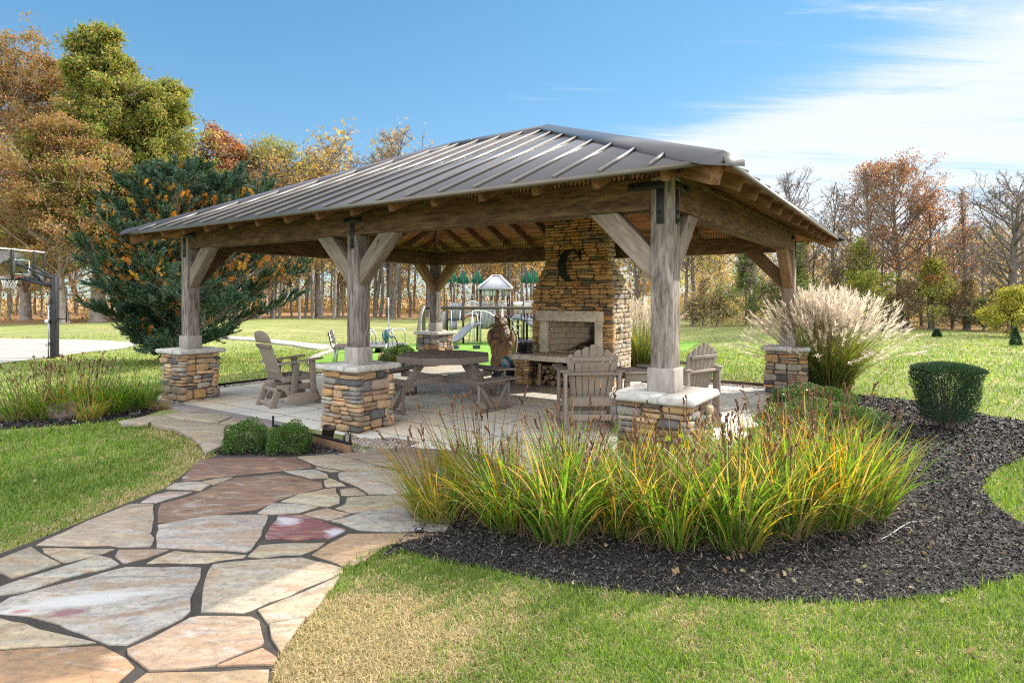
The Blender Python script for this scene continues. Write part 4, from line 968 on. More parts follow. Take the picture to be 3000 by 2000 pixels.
def fan_back(par, name, n, wb, wt, t0, tops, y0, z0, lean, th=.022, gap=.008):
    """fan of slats; tops = top heights along the back, from side to middle"""
    s_, c_ = math.sin(lean), math.cos(lean); b = MB()
    for k in range(n):
        f = (k - (n - 1) / 2); top = tops[int(min(k, n - 1 - k))]; sg = np.sign(f)
        xb, xt = f * wb, f * wt; hb, ht = wb / 2 - gap / 2, wt / 2 - gap / 2
        inner = -sg
        drop = .03 if f else .0
        P = [(xb - hb, t0), (xb + hb, t0), (xt + ht, top - .02 - (drop if sg > 0 else 0) - (.012 if not f else 0)), (xt + ht * .5, top - (.004 if not f else .008) - (drop * .6 if sg > 0 else 0)), (xt, top - drop * .25), (xt - ht * .5, top - (.004 if not f else .008) - (drop * .6 if sg < 0 else 0)), (xt - ht, top - .02 - (drop if sg < 0 else 0) - (.012 if not f else 0))]
        b.prism(P, 0, th, T=lambda x, t_, y: (x, y0 - s_ * t_ + c_ * y, z0 + c_ * t_ + s_ * y))
    return b.build(name, M['poly'], par, bevel=.004)
def adirondack(label, loc, rz):
    t = thing('garden_chair', label, 'chair', loc, rz, 'taupe garden chairs by the fireplace')
    b = MB()
    for k in range(6): b.box((0, -.19 + k * .092, .425 - k * -.004), (.54, .082, .024))
    b.build('seat', M['poly'], t, bevel=.004)
    bk = fan_back(t, 'backrest', 7, .068, .089, -.03, [.545, .60, .635, .655], -.215, .42, R(13))
    part_box('back_rail', bk, [((0, -.335, .885), (.50, .022, .045))])
    part_box('arm_rail', t, [((0, -.315, .715), (.70, .06, .035))])
    part_box('apron', t, [((0, -.26, .375), (.60, .03, .10)), ((0, .30, .375), (.60, .03, .10)), ((-.285, .02, .375), (.03, .56, .098)), ((.285, .02, .375), (.03, .56, .098))])
    for sx in (-1, 1):
        b = MB(); P = [(-.055, -.36), (.055, -.36), (.068, .1), (.072, .36), (.05, .41), (-.045, .41), (-.055, .3)]
        b.prism([(sx * .325 + x * sx, y) for x, y in P], .732, .758); b.build('arm', M['poly'], t, bevel=.006)
        for y in (-.30, .31): part_box('leg', t, [((sx * .318, y, .365), (.036, .095, .73))])
        part_box('runner', t, [((sx * .318, 0, .035), (.05, .78, .07))])
    part_box('stretcher', t, [((0, -.30, .20), (.60, .03, .07))]); part_box('stretcher', t, [((0, .31, .20), (.60, .03, .07))])
    return t
adirondack('tall taupe garden chair seen from behind, between the seed heads and the fireplace', w3(1722, 1256), R(3))
adirondack('taupe garden chair beyond the near corner post, turned towards the fireplace', (2.12, 7.62, ZP), R(38))
tt = thing('side_table', 'low taupe slatted table joining the two garden chairs', 'table', (1.57, 7.52, ZP), R(8))
b = MB()
for k in range(5): b.box((0, -.2 + k * .1, .705), (.52, .092, .026))
b.build('tabletop', M['poly'], tt, bevel=.005)
part_box('apron', tt, [((0, -.19, .64), (.48, .026, .095))]); part_box('apron', tt, [((0, .19, .64), (.48, .026, .095))])
for x in (-.2, .2):
    for y in (-.15, .15): part_box('leg', tt, [((x, y, .30), (.07, .045, .60))])
# octagonal picnic table ------------------------------------------------
tb = thing('picnic_table', 'taupe octagonal picnic table with four attached benches', 'picnic table', (-1.04, 9.3, ZP), R(3))
ap = .665; octp = [(ap / math.cos(R(22.5)) * math.cos(R(22.5 + 45 * k)), ap / math.cos(R(22.5)) * math.sin(R(22.5 + 45 * k))) for k in range(8)]
b = MB(); n_ = 10; wd = 2 * ap / n_
for k in range(n_):
    y0, y1 = -ap + k * wd + .003, -ap + (k + 1) * wd - .003
    def xlim(y): a_ = ap * math.tan(R(22.5)); return ap if abs(y) < a_ else ap - (abs(y) - a_)
    q = [(-xlim(y0), y0), (xlim(y0), y0)]; a_ = ap * math.tan(R(22.5))
    if y0 < a_ < y1: q.append((xlim(a_), a_))
    if y0 < -a_ < y1: q.append((xlim(a_), -a_))
    q.append((xlim(y1), y1)); q.append((-xlim(y1), y1))
    if y0 < a_ < y1: q.append((-xlim(a_), a_))
    if y0 < -a_ < y1: q.append((-xlim(a_), -a_))
    b.prism([(x * .985, y * .985) for x, y in q], .71, .735)
b.build('tabletop', M['poly'], tb, bevel=.003)
b = MB()
for k in range(8): p0, p1 = octp[k], octp[(k + 1) % 8]; b.bar((*p0, .69), (*p1, .69), .026, .095)
b.build('table_skirt', M['poly'], tb, bevel=.004)
for k in range(4):
    a = R(45 + 90 * k + 1); d = np.array([math.cos(a), math.sin(a), 0]); s_ = np.array([-d[1], d[0], 0]); z = np.array([0, 0, 1.])
    b = MB()
    for r0, r1, hl0, hl1 in ((.90, 1.035, .33, .385), (1.04, 1.175, .388, .445)):
        V = [d * r0 - s_ * hl0, d * r1 - s_ * hl1, d * r1 + s_ * hl1, d * r0 + s_ * hl0]; V = [v + z * .425 for v in V] + [v + z * .452 for v in V]
        b.add(np.array(V), [[3, 2, 1, 0], [4, 5, 6, 7], [0, 1, 5, 4], [1, 2, 6, 5], [2, 3, 7, 6], [3, 0, 4, 7]])
    bench = b.build('bench', M['poly'], tb, bevel=.004)
    part_bar('leg', tb, [(d * 1.02 + z * .015, d * .42 + z * .66, .04, .115)])
    for sg in (-1, 1): part_bar('bench_post', bench, [(d * 1.04 + s_ * sg * .31 + z * .01, d * 1.04 + s_ * sg * .31 + z * .425, .075, .04)])
    part_bar('bench_brace', bench, [(d * 1.045 + s_ * .03 + z * .03, d * 1.045 + s_ * .29 + z * .37, .022, .06), (d * 1.045 - s_ * .03 + z * .03, d * 1.045 - s_ * .29 + z * .37, .022, .06)])
    part_bar('foot_rail', bench, [(d * 1.045 - s_ * .33 + z * .02, d * 1.045 + s_ * .33 + z * .02, .06, .036)])
    part_bar('seat_rail', bench, [(d * 1.06 - s_ * .18 + z * .395, d * 1.06 + s_ * .18 + z * .395, .03, .055)])
part_bar('cross_beam', tb, [((-.74, -.74, .36), (.74, .74, .36), .036, .10)]); part_bar('cross_beam', tb, [((-.74, .74, .3605), (.74, -.74, .3605), .034, .098)])
# glider chair ----------------------------------------------------------
gl = thing('glider_chair', 'taupe high-backed glider chair facing the picnic table', 'chair', (-3.36, 9.2, ZP), R(-44)); gl.scale = (.92, .92, .92)
# local: faces +y
b = MB()
for k in range(5): b.box((0, -.2 + k * .102, .47 + k * .006), (.5, .088, .024))
b.build('seat', M['poly'], gl, bevel=.004)
s_, c_ = math.sin(R(20)), math.cos(R(20))
b = MB(); T_ = lambda x, t_, y: (x, -.24 - s_ * t_ + c_ * y, .43 + c_ * t_ + s_ * y)
for k in range(5):
    x0, x1 = -.245 + k * .1, -.245 + (k + 1) * .1 - .008
    b.prism([(x0, -.02), (x1, -.02), (x1, .60), (x0, .60)], 0, .022, T=T_)
b.prism([(-.255, .625), (.255, .625), (.262, .68), (.24, .74)] + [(.24 * math.cos(R(q)), .74 + .09 * math.sin(R(q))) for q in range(15, 166, 15)] + [(-.24, .74), (-.262, .68)], 0, .026, T=T_)
bk = b.build('backrest', M['poly'], gl, bevel=.005)
for t_ in (.12, .55): b = MB(); b.prism([(-.25, t_), (.25, t_), (.25, t_ + .06), (-.25, t_ + .06)], -.024, -.001, T=T_); b.build('back_rail', M['poly'], bk, bevel=.004)
for sx in (-1, 1):
    x = sx * .315
    b = MB(); P = [(-.04, -.36), (.04, -.36), (.055, .2), (.055, .36), (.03, .41), (-.03, .41), (-.05, .3)]; b.prism([(x + q * sx, y) for q, y in P], .68, .706)
    v = b.v[0]; v[:, 2] += (v[:, 1] + .36) * .07; b.build('arm', M['poly'], gl, bevel=.008)
    part_bar('arm_post', gl, [((x, -.10, .16), (x, -.05, .69), .04, .10)]); part_bar('arm_post', gl, [((x, .25, .16), (x, .22, .715), .04, .10)])
    b = MB(); P = [(-.24, .06), (-.26, .11), (-.2, .19), (-.05, .22), (.15, .22), (.28, .18), (.33, .11), (.30, .07), (.02, .045)]; b.prism(P, x - .018 + sx * .028, x + .018 + sx * .028, T=lambda y, z, q: (q, y, z)); b.build('rocker_panel', M['poly'], gl, bevel=.006)
    part_bar('base_rail', gl, [((sx * .24, -.34, .30), (sx * .24, .30, .30), .036, .10)])
    part_bar('foot', gl, [((sx * .24, -.30, .30), (sx * .24, -.42, .0), .036, .11)]); part_bar('foot', gl, [((sx * .24, .26, .30), (sx * .24, .38, .0), .036, .11)])
    part_bar('link_arm', gl, [((sx * .275, -.2, .30), (sx * .275, -.12, .12), .03, .07)])
    part_bar('seat_rail', gl, [((sx * .262, -.26, .43), (sx * .262, .3, .455), .03, .085)])
for q_ in (((0, -.4, .07), (.46, .03, .06)), ((0, .36, .07), (.46, .03, .06)), ((0, -.33, .28), (.46, .04, .06))): part_box('stretcher', gl, [q_])
# carved bear -----------------------------------------------------------
t = NT('carved_wood'); v = t.coords('Object', (1, 1, .22)); a = t.noise(v, 16, 7, .7, .6); v2 = t.coords('Object', (1, 1, .6)); b2 = t.noise(v2, 3.4, 4, .6)
k = t.ramp(a, [(.28, (.035, .016, .006)), (.46, (.135, .07, .026)), (.72, (.27, .155, .065))])
k = t.mix(t.math('MULTIPLY', t.ramp(b2, [(.5, (0, 0, 0)), (.68, (1, 1, 1))]), .55), k, (.06, .03, .014))
M['carved'] = t.done(k, .42, t.bump(a, 1.0, .035), 0, .5)
bear = thing('bear_statue', 'chainsaw-carved wooden bear standing upright with a fish across its mouth', 'statue', (-.24, 13.35, ZP), R(8))
m = MB()
for c, r in (((0, 0, .50), (.235, .20, .40)), ((0, .01, .74), (.245, .19, .24)), ((0, .02, .90), (.18, .155, .16)), ((-.115, -.02, .17), (.125, .15, .22)), ((.115, -.02, .17), (.13, .155, .22)),
             ((-.115, -.09, .05), (.11, .13, .07)), ((.115, -.09, .05), (.11, .13, .07)), ((0, 0, 1.06), (.145, .14, .125)), ((-.03, -.13, 1.045), (.085, .12, .07)), ((-.035, -.19, 1.035), (.055, .06, .05)),
             ((-.115, .03, 1.165), (.042, .028, .045)), ((.115, .03, 1.165), (.042, .028, .045)), ((-.235, -.02, .72), (.075, .1, .19)), ((-.225, -.10, .60), (.07, .095, .08)), ((-.14, -.175, .66), (.10, .06, .065)),
             ((.225, -.03, .66), (.075, .10, .22)), ((.16, -.155, .55), (.075, .06, .10)), ((-.05, -.115, 1.10), (.03, .03, .03)), ((.045, -.115, 1.10), (.03, .03, .03)), ((0, 0, .04), (.26, .24, .05))):
    ellipsoid(m, c, r)
bo = m.build('body', M['carved'], bear, smooth=True)
md = bo.modifiers.new('remesh', 'REMESH'); md.mode = 'VOXEL'; md.voxel_size = .014; md.use_smooth_shade = True
md = bo.modifiers.new('smooth', 'SMOOTH'); md.factor = .5; md.iterations = 3
tx = bpy.data.textures.new('chisel', 'CLOUDS'); tx.noise_scale = .035; md = bo.modifiers.new('chisel', 'DISPLACE'); md.texture = tx; md.strength = .022; md.mid_level = .5
m = MB(); m.tube([(-.30, -.20, .955), (-.22, -.215, 1.0), (-.1, -.225, 1.025), (.03, -.215, 1.035), (.1, -.2, 1.04)], [.008, .03, .036, .024, .006], 10)
m.tube([(-.30, -.20, .955), (-.325, -.2, .94), (-.35, -.2, .95)], [.008, .022, .03], 6); m.build('fish', M['carved'], bear, smooth=True)
# bin, stick, bag, ball --------------------------------------------------
bx, by = X(1531, 14.1), 14.1
bin_ = thing('rubbish_bin', 'taupe rubbish bin lined with a black bag behind the carved bear', 'bin', (bx, by, float(gz(bx, by)) + .0), R(20))
m = MB(); m.box((0, 0, .3), (.40, .36, .6), taper=1.16); m.build('bin_body', m_plain('bin_plastic', (.10, .085, .075), .5), bin_, bevel=.02)
m = MB(); rr = np.random.default_rng(4); th = np.linspace(0, 2 * math.pi, 40, endpoint=False)
pr = [(.235, .40), (.242, .5), (.25, .58), (.255, .62), (.24, .64), (.15, .655), (.01, .665)]
V = []
for r_, z in pr:
    for q in th: sq = min(1 / max(abs(math.cos(q)), 1e-3), 1 / max(abs(math.sin(q)), 1e-3)); sq = min(sq, 1.25); V.append((r_ * math.cos(q) * sq + rr.normal(0, .005), r_ * math.sin(q) * sq * .92 + rr.normal(0, .005), z + rr.normal(0, .011)))
i = np.arange(len(pr) - 1)[:, None]; j = np.arange(40)[None]
m.add(np.array(V), np.stack([i * 40 + j, i * 40 + (j + 1) % 40, (i + 1) * 40 + (j + 1) % 40, (i + 1) * 40 + j], -1).reshape(-1, 4)); m.build('bin_liner', m_plain('black_plastic_film', (.012, .012, .014), .28), bin_, smooth=True)
m = MB(); p0 = np.array([*PW(-4.75, 4.75), ZP]); p1 = np.array([X(1512, 12.6), 12.6, Z(980, 12.6)])
pts = [p0 + (p1 - p0) * q + np.array([.014 * math.sin(q * 9), 0, 0]) for q in np.linspace(0, 1, 9)]; m.tube(pts, np.linspace(.019, .025, 9), 8)
tag(m.build('walking_stick', m_plain('bare_stick', (.26, .17, .10), .8, 0, .3, 20), smooth=True), 'crooked brown stick leaning up beside the raised hearth', 'stick')
q = PW(-4.86, 4.55)
bag = MB(); rr = np.random.default_rng(8)
ellipsoid(bag, (0, 0, .11), (.235, .17, .13), nu=26, nv=14); ellipsoid(bag, (.12, .05, .20), (.12, .11, .12)); ellipsoid(bag, (-.13, .0, .08), (.15, .14, .09))
o = bag.build('duffel_bag', m_plain('black_nylon', (.011, .012, .014), .6, 0, .3, 14), smooth=True, loc=(q[0], q[1], ZP)); md = o.modifiers.new('remesh', 'REMESH'); md.mode = 'VOXEL'; md.voxel_size = .018; md.use_smooth_shade = True
tx2 = bpy.data.textures.new('folds', 'CLOUDS'); tx2.noise_scale = .09; md = o.modifiers.new('folds', 'DISPLACE'); md.texture = tx2; md.strength = .04
tag(o, 'slumped black bag on the patio between the bear and the hearth', 'bag')
t = NT('two_tone_ball'); v = t.coords('Object'); wv = t.n('TexWave'); t.link(v, wv.inputs['Vector']); t.set(wv, Scale=3.2, Distortion=2.5); wv.bands_direction = 'DIAGONAL'
M['ball'] = t.done(t.ramp(wv.outputs['Fac'], [(.42, (.045, .22, .27)), (.5, (.30, .33, .33)), (.8, (.34, .36, .35))]), .45)
ba = thing('ball', 'teal and grey ball resting on the black bag by the hearth', 'ball', (q[0] + .03, q[1] - .03, ZP + .345)); m = MB(); ellipsoid(m, (0, 0, 0), (.125, .125, .125), nu=28, nv=18); m.build('ball_skin', M['ball'], ba, smooth=True)
m = MB(); th = np.linspace(0, 2 * math.pi, 33)
for ax in ((1, .3, .5), (-.5, 1, .4)):
    n_ = np.array(ax) / np.linalg.norm(ax); e1 = np.cross(n_, (0, 0, 1)); e1 /= np.linalg.norm(e1); e2 = np.cross(n_, e1); m.tube([.1245 * (math.cos(a) * e1 + math.sin(a) * e2) for a in th], .0028, 5, False)
m.build('ball_seam', M['black'], ba, smooth=True)
# fireplace tools --------------------------------------------------------
q = PW(-4.43, 4.62); ft = thing('fireplace_tools', 'black wrought iron fireplace tool stand on the left of the hearth', 'fire tools', (q[0], q[1], .5535), R(20))
m = MB(); m.lathe([(0, 0), (.13, 0), (.135, .012), (.11, .022), (.02, .03), (0, .03)], n=20); m.build('base', M['iron'], ft, smooth=True)
m = MB(); m.tube([(0, 0, .02), (0, 0, .74)], .008, 8); m.tube([(-.11, 0, .62), (.11, 0, .62)], .006, 6); m.tube([(0, -.09, .62), (0, .09, .62)], .006, 6)
for z in (.28, .62):
    m.tube([(.1 * math.cos(a), .1 * math.sin(a), z) for a in np.linspace(0, 6.283, 17)], .005, 6)
m.build('stand', M['iron'], ft, smooth=True)
for k, (nm, hx, hy) in enumerate((('poker', .1, 0), ('shovel', -.1, 0), ('brush', 0, .09), ('tongs', 0, -.09))):
    m = MB(); m.tube([(hx, hy, .66), (hx, hy, .12)], .006, 6); m.tube([(hx, hy, .66), (hx, hy, .7), (hx, hy, .76)], [.008, .013, .01], 8)
    if nm == 'shovel': m.box((hx, hy, .09), (.085, .012, .12))
    if nm == 'brush': m.box((hx, hy, .09), (.05, .05, .12))
    m.build(nm, M['iron'], ft)
# firewood ---------------------------------------------------------------
t = NT('split_log'); v = t.coords('Object', (.12, 1, 1)); a = t.noise(v, 22, 7, .7, .4); oi = t.obj()
k = t.ramp(a, [(.3, (.09, .055, .035)), (.5, (.22, .15, .095)), (.72, (.38, .28, .19))]); k = t.mix(1, k, t.math('ADD', t.math('MULTIPLY', oi.outputs['Random'], .7), .6), 'MULTIPLY'); M['log'] = t.done(k, .9, t.bump(a, 1, .02), 0, .15)
rr = np.random.default_rng(15)
def log(p0, p1, r, label, group):
    m = MB(); n = 6; ang = np.sort(rr.uniform(0, 6.28, n)); ang = np.linspace(0, 6.28, n, endpoint=False) + rr.normal(0, .22, n); rad = r * rr.uniform(.75, 1.15, n)
    P = [(a_ * math.cos(b_), a_ * math.sin(b_)) for a_, b_ in zip(rad, ang)]; p0 = Vector(p0); p1 = Vector(p1); d = p1 - p0; ln = d.length; d.normalize()
    m.prism(P, 0, ln, T=lambda y, z, x: (x, y, z)); y = Vector((0, 0, 1)).cross(d)
    if y.length < .01: y = Vector((1, 0, 0))
    y.normalize(); z = d.cross(y); o = m.build('firewood_log', M['log'], None, bevel=.006)
    o.matrix_world = Matrix(((d.x, y.x, z.x, p0.x), (d.y, y.y, z.y, p0.y), (d.z, y.z, z.z, p0.z), (0, 0, 0, 1))); return tag(o, label, 'log', group)
def PW3(a, b, z): q = PW(a, b); return (q[0], q[1], z)
rows = [(-4.08, 8, .055), (-4.02, 7, .155), (-3.95, 6, .25), (-3.88, 4, .335)]
for a0, n, z in rows:
    for k in range(n):
        a = a0 + k * .125 + rr.uniform(-.015, .015); o0 = rr.uniform(-.06, .06)
        log(PW3(a, 4.40 + o0, z + rr.uniform(-.01, .01)), PW3(a + rr.uniform(-.03, .03), 4.84, z + rr.uniform(-.01, .01)), rr.uniform(.048, .06), 'split firewood log stacked in the niche under the hearth', 'firewood stacked under the hearth')
log(PW3(-3.86, 4.16, .02), PW3(-3.98, 4.40, .40), .035, 'thin split log propped upright against the firewood stack under the hearth', 'firewood stacked under the hearth')
for k, (a0, b0, z0, a1, b1, z1, r) in enumerate(((-3.55, 5.22, .62, -3.2, 5.42, .66, .06), (-3.75, 5.42, .61, -3.3, 5.2, .63, .045), (-3.6, 5.2, .7, -3.25, 5.44, .86, .035), (-3.5, 5.45, .64, -3.28, 5.26, .95, .025), (-3.85, 5.2, .58, -3.45, 5.44, .8, .02))):
    o = log(PW3(a0, b0, z0), PW3(a1, b1, z1), r, 'charred dark log piled in the firebox of the stone fireplace', 'charred logs in the firebox'); o.data.materials[0] = m_plain('char', (.05, .032, .02), .9, 0, .5, 20) if k == 0 else bpy.data.materials['char']
# uplight, sprinkler, twig, rocks -----------------------------------------
q = G(955, 1296, 0); ul = thing('uplight', 'brown cylindrical garden uplight tilted beside the middle stone pier', 'light', (q[0], q[1], 0))
br_ = m_plain('bronze_paint', (.055, .032, .024), .45, .3, .2); mt = Matrix.Rotation(R(14), 3, 'Y') @ Matrix.Rotation(R(6), 3, 'X')
m = MB(); m.lathe([(.0, .03), (.052, .03), (.066, .06), (.068, .165), (.074, .17), (.074, .185), (.064, .187), (.06, .16), (0, .155)], n=24, M=np.array(mt)); m.build('lamp_housing', br_, ul, smooth=False)
m = MB(); m.tube([(0, 0, -.05), (0, 0, .04)], .014, 8); m.build('ground_stake', M['black'], ul)
q = G(1228, 1562, 0); sp = thing('sprinkler', 'small round black and white sprinkler head in the mulch by the path', 'sprinkler', (q[0], q[1], .012))
m = MB(); m.lathe([(0, 0), (.03, 0), (.03, .02), (.022, .024), (.02, .016), (0, .016)], n=18); m.build('collar', M['black'], sp, smooth=False); m = MB(); m.lathe([(0, .017), (.017, .017), (.017, .021), (0, .022)], n=16); m.build('nozzle_cap', M['white'], sp)
m = MB(); pts = [np.array([*G(x, y, 0), .02 + h]) for x, y, h in ((2575, 1590, 0), (2610, 1575, .004), (2640, 1556, .012), (2665, 1542, .012), (2700, 1537, .01), (2730, 1536, .004))]; m.tube(pts, np.linspace(.005, .002, 6), 6)
m.tube([pts[2], np.array([*G(2668, 1552, 0), .02])], .002, 5)
tag(m.build('twig', m_plain('bleached_twig', (.42, .38, .36), .8, 0, .2), smooth=True), 'bleached bare twig lying on the mulch in front of the grasses', 'twig')
def boulder(name, px, py, sx, sy, sz, c, label, seed, rz=0):
    rr = np.random.default_rng(seed); q = G(px, py); m = MB(); rock(m, (0, 0, sz * .8), (sx, sy, sz), (1, 0, 0), (0, 0, 1), rr, c, p=3.2, jit=.12)
    o = m.build(name, M['stone'], None, smooth=True, loc=(q[0], q[1], float(gz(*q))), rot=(0, 0, rz)); s_ = o.modifiers.new('sub', 'SUBSURF'); s_.levels = s_.render_levels = 2
    tx = bpy.data.textures.new('rough', 'CLOUDS'); tx.noise_scale = sx * .5; d = o.modifiers.new('rough', 'DISPLACE'); d.texture = tx; d.strength = sx * .35; return tag(o, label, 'rock')
boulder('boulder', 205, 1222, .30, .17, .115, (.22, .15, .155), 'rounded purplish boulder half hidden in the grassy clump at left', 41, R(15))
boulder('boulder', 2528, 1217, .17, .12, .06, (.36, .32, .27), 'flat tan rock in the mulch right of the clipped mound', 42)
boulder('boulder', 1137, 1062, .26, .18, .16, (.40, .26, .15), 'tan rock at the foot of the blue hand pump', 43)
boulder('boulder', 412, 1185, .11, .07, .06, (.09, .095, .11), 'small dark slate rock at the end of the left grassy clump', 44)
# ------------------------------------------------------------------ basketball hoop
def gzf(x, y): return float(gz(x, y))
px_, py_ = G(160, 1049); zb = gzf(px_, py_) + .02
hoop = thing('basketball_hoop', 'basketball hoop on a black pole beside the concrete court', 'basketball hoop', (px_, py_, zb))
steel_d = m_plain('charcoal_powder_coat', (.022, .021, .024), .45, .2, .2)
hz = -zb
m = MB(); m.box((0, 0, (2.25 + hz) / 2), (.165, .165, 2.25 + hz)); m.build('pole', steel_d, hoop, bevel=.01)
m = MB(); m.box((0, 0, .012), (.36, .36, .024)); m.build('base_plate', steel_d, hoop, bevel=.004)
bxl = -14.93 - px_; byc = 18.5 - py_; z0, z1 = 2.15 + hz, 3.05 + hz; hw = .9
t = NT('clear_board_glass'); g = t.n('BsdfGlossy'); g.inputs['Roughness'].default_value = .03; tr = t.n('BsdfTransparent'); tr.inputs[0].default_value = (.86, .93, .93, 1)
mxs = t.n('MixShader'); mxs.inputs[0].default_value = .10; t.link(tr.outputs[0], mxs.inputs[1]); t.link(g.outputs[0], mxs.inputs[2]); o_ = t.n('OutputMaterial'); t.link(mxs.outputs[0], o_.inputs[0]); M['glass'] = t.m
m = MB(); m.box((bxl, byc, (z0 + z1) / 2), (.012, 2 * hw - .06, z1 - z0 - .06)); bo = m.build('backboard', M['glass'], hoop)
m = MB()
for y in (-hw, hw): m.box((bxl, byc + y, (z0 + z1) / 2), (.04, .06, z1 - z0 + .06))
for y in (-.42, .42): m.box((bxl + .05, byc + y, (z0 + z1) / 2), (.05, .06, z1 - z0))
m.box((bxl, byc, z0), (.04, 2 * hw - .06, .05)); m.build('board_frame', steel_d, bo, bevel=.004)
m = MB(); m.box((bxl, byc, z1), (.045, 2 * hw - .06, .04)); m.build('top_frame', m_plain('pale_frame', (.5, .5, .5), .5), bo, bevel=.004)
m = MB()
for y0, y1, zz0, zz1 in ((-.3, .3, z0 + .16, z0 + .18), (-.3, .3, z0 + .59, z0 + .61), (-.31, -.28, z0 + .16, z0 + .61), (.28, .31, z0 + .16, z0 + .61)): m.box((bxl - .012, byc + (y0 + y1) / 2, (zz0 + zz1) / 2), (.004, y1 - y0, zz1 - zz0))
m.build('target_square', M['white'], bo)
m = MB()
for y in (-.07, .07):
    m.bar((-.05, y, 1.95 + hz), (bxl + .06, byc + y * 3, z0 + .05), .06, .08); m.bar((-.05, y, 2.2 + hz), (bxl + .06, byc + y * 4, z0 + .46), .05, .06)
m.bar((-.5, .1, z0 - .05), (-.75, .1, z0 + .3), .05, .06); m.build('support_arm', steel_d, hoop)
rim = MB(); rc_ = np.array([bxl - .38, byc, z0 + .1]); rim.tube([rc_ + np.array([.228 * math.cos(a), .228 * math.sin(a), 0]) for a in np.linspace(0, 6.2832, 25)], .011, 6); rim.box((bxl - .08, byc, z0 + .07), (.15, .16, .1))
ro = rim.build('rim', m_plain('orange_rim', (.42, .07, .04), .5), hoop)
net = MB()
for k in range(12):
    for sg in (-1, 1):
        net.tube([rc_ + np.array([(.225 - .03 * q) * math.cos(R(30 * k + sg * 15 * q)), (.225 - .03 * q) * math.sin(R(30 * k + sg * 15 * q)), -.12 * q]) for q in range(4)], .006, 4)
net.build('net', M['white'], ro)
cond = MB(); cond.tube([(-.11, -.1, 0), (-.11, -.1, 1.66 + hz * 0)], .02, 8); cond.tube([(-.11, -.1, .05), (-.18, -.12, .0), (-.3, -.2, -.01)], .02, 6); cond.build('conduit', M['steel'], hoop)
for z, s_, mm in ((.42, (.1, .08, .12), M['steel']), (1.1, (.12, .08, .11), M['steel']), (1.72, (.13, .1, .14), m_plain('tan_lamp_body', (.42, .33, .2), .5))):
    m = MB(); m.box((-.13, -.12, z), s_); m.build('outlet_box', mm, hoop, bevel=.01)
m = MB(); m.bar((.05, 0, 1.16), (.36, .04, 1.18), .03, .03); m.tube([(.33, .04, 1.05), (.33, .04, 2.1)], .016, 6); m.build('adjuster_rod', steel_d, hoop)
# ------------------------------------------------------------------ playground
PK = .0040
pg_x, pg_y = X(1451.5, 32.8), 32.8
pgr = thing('playground', 'large grey playground set with a shingled roof, slides and green tree tops', 'playground', (pg_x, pg_y, gzf(pg_x, pg_y)))
def pp(x1, y1): return ((x1 - 1160) * PK, (1140 - y1) * PK)
brown_p = m_plain('brown_play_post', (.05, .033, .026), .5, .1, .15); grey_p = m_plain('grey_play_panel', (.23, .23, .25), .65, 0, .12, 5); pale_p = m_plain('pale_play_metal', (.5, .5, .5), .45, .2, .1); green_p = m_plain('green_play_panel', (.016, .16, .10), .5, 0, .1)
lid_p = m_plain('shingled_play_roof', (.42, .42, .44), .7, 0, .16, 25, bump=.6)
def ppost(x1, yt, d=0, r=.06, m_=brown_p): x, z = pp(x1, yt); b = MB(); b.tube([(x, d, -.1), (x, d, z)], r, 10); b.tube([(x, d, z), (x, d, z + .04)], [r, r * .4], 10); return b.build('post', m_, pgr, smooth=False)
for x1, yt, d in ((500, 560, .3), (725, 515, 0), (955, 395, 0), (1190, 395, 0), (1390, 560, 0), (1540, 515, .1), (1460, 860, .5), (530, 305, 1.6), (690, 130, 1.8), (890, 125, 1.8), (1105, 395, 1.6), (1350, 395, 1.6), (1325, 515, 1.2), (1470, 510, 1.5), (1595, 120, 1.8), (1685, 105, 1.3)): ppost(x1, yt, d)
for x1, d, yb in ((530, 1.6, 310), (690, 1.8, 325), (890, 1.8, 325), (1595, 1.8, 320), (1685, 1.3, 320)):
    for sg in (-1, 1):
        b = MB(); P = [(0, 0)]
        n = 7
        for k in range(n): w0 = .33 * (1 - k / n) + .03; P += [(w0, .1 + k * .093), (w0 - .06, .1 + (k + 1) * .093)]
        P += [(.02, .74), (0, .74)]; x, z = pp(x1, yb)
        b.prism([(q + .055, w) for q, w in P], -.02, .02, T=lambda q, w, y, sg=sg, x=x, z=z, d=d: (x + sg * q * .9, d + y - .25 * q, z + w)); b.build('tree_top_panel', green_p, pgr)
# roof
x0, ze = pp(925, 398); x1_, _ = pp(1390, 398); xa, zt_ = pp(1118, 215); xb, _ = pp(1215, 215)
b = MB(); y0, y1 = -.25, 1.85; ym = .8; V = [(x0, y0, ze), (x1_, y0, ze), (x1_, y1, ze), (x0, y1, ze), (xa, ym, zt_), (xb, ym, zt_)]; b.add(V, [[0, 1, 5, 4], [1, 2, 5], [2, 3, 4, 5], [3, 0, 4], [3, 2, 1, 0]])
prf = b.build('roof', lid_p, pgr)
b = MB(); b.bar((x0, y0, ze), (x1_, y0, ze), .05, .1); b.bar((x1_, y0, ze), (x1_, y1, ze), .05, .1); b.bar((x0, y0, ze), (x0, y1, ze), .05, .1); b.build('fascia', grey_p, prf)
b = MB(); b.bar((x1_, y0, ze + .04), (xb, ym, zt_ + .03), .12, .05); b.bar((x0, y0, ze + .04), (xa, ym, zt_ + .03), .12, .05); b.bar((xa, ym, zt_ + .02), (xb, ym, zt_ + .02), .12, .05); b.build('hip_trim', pale_p, prf)
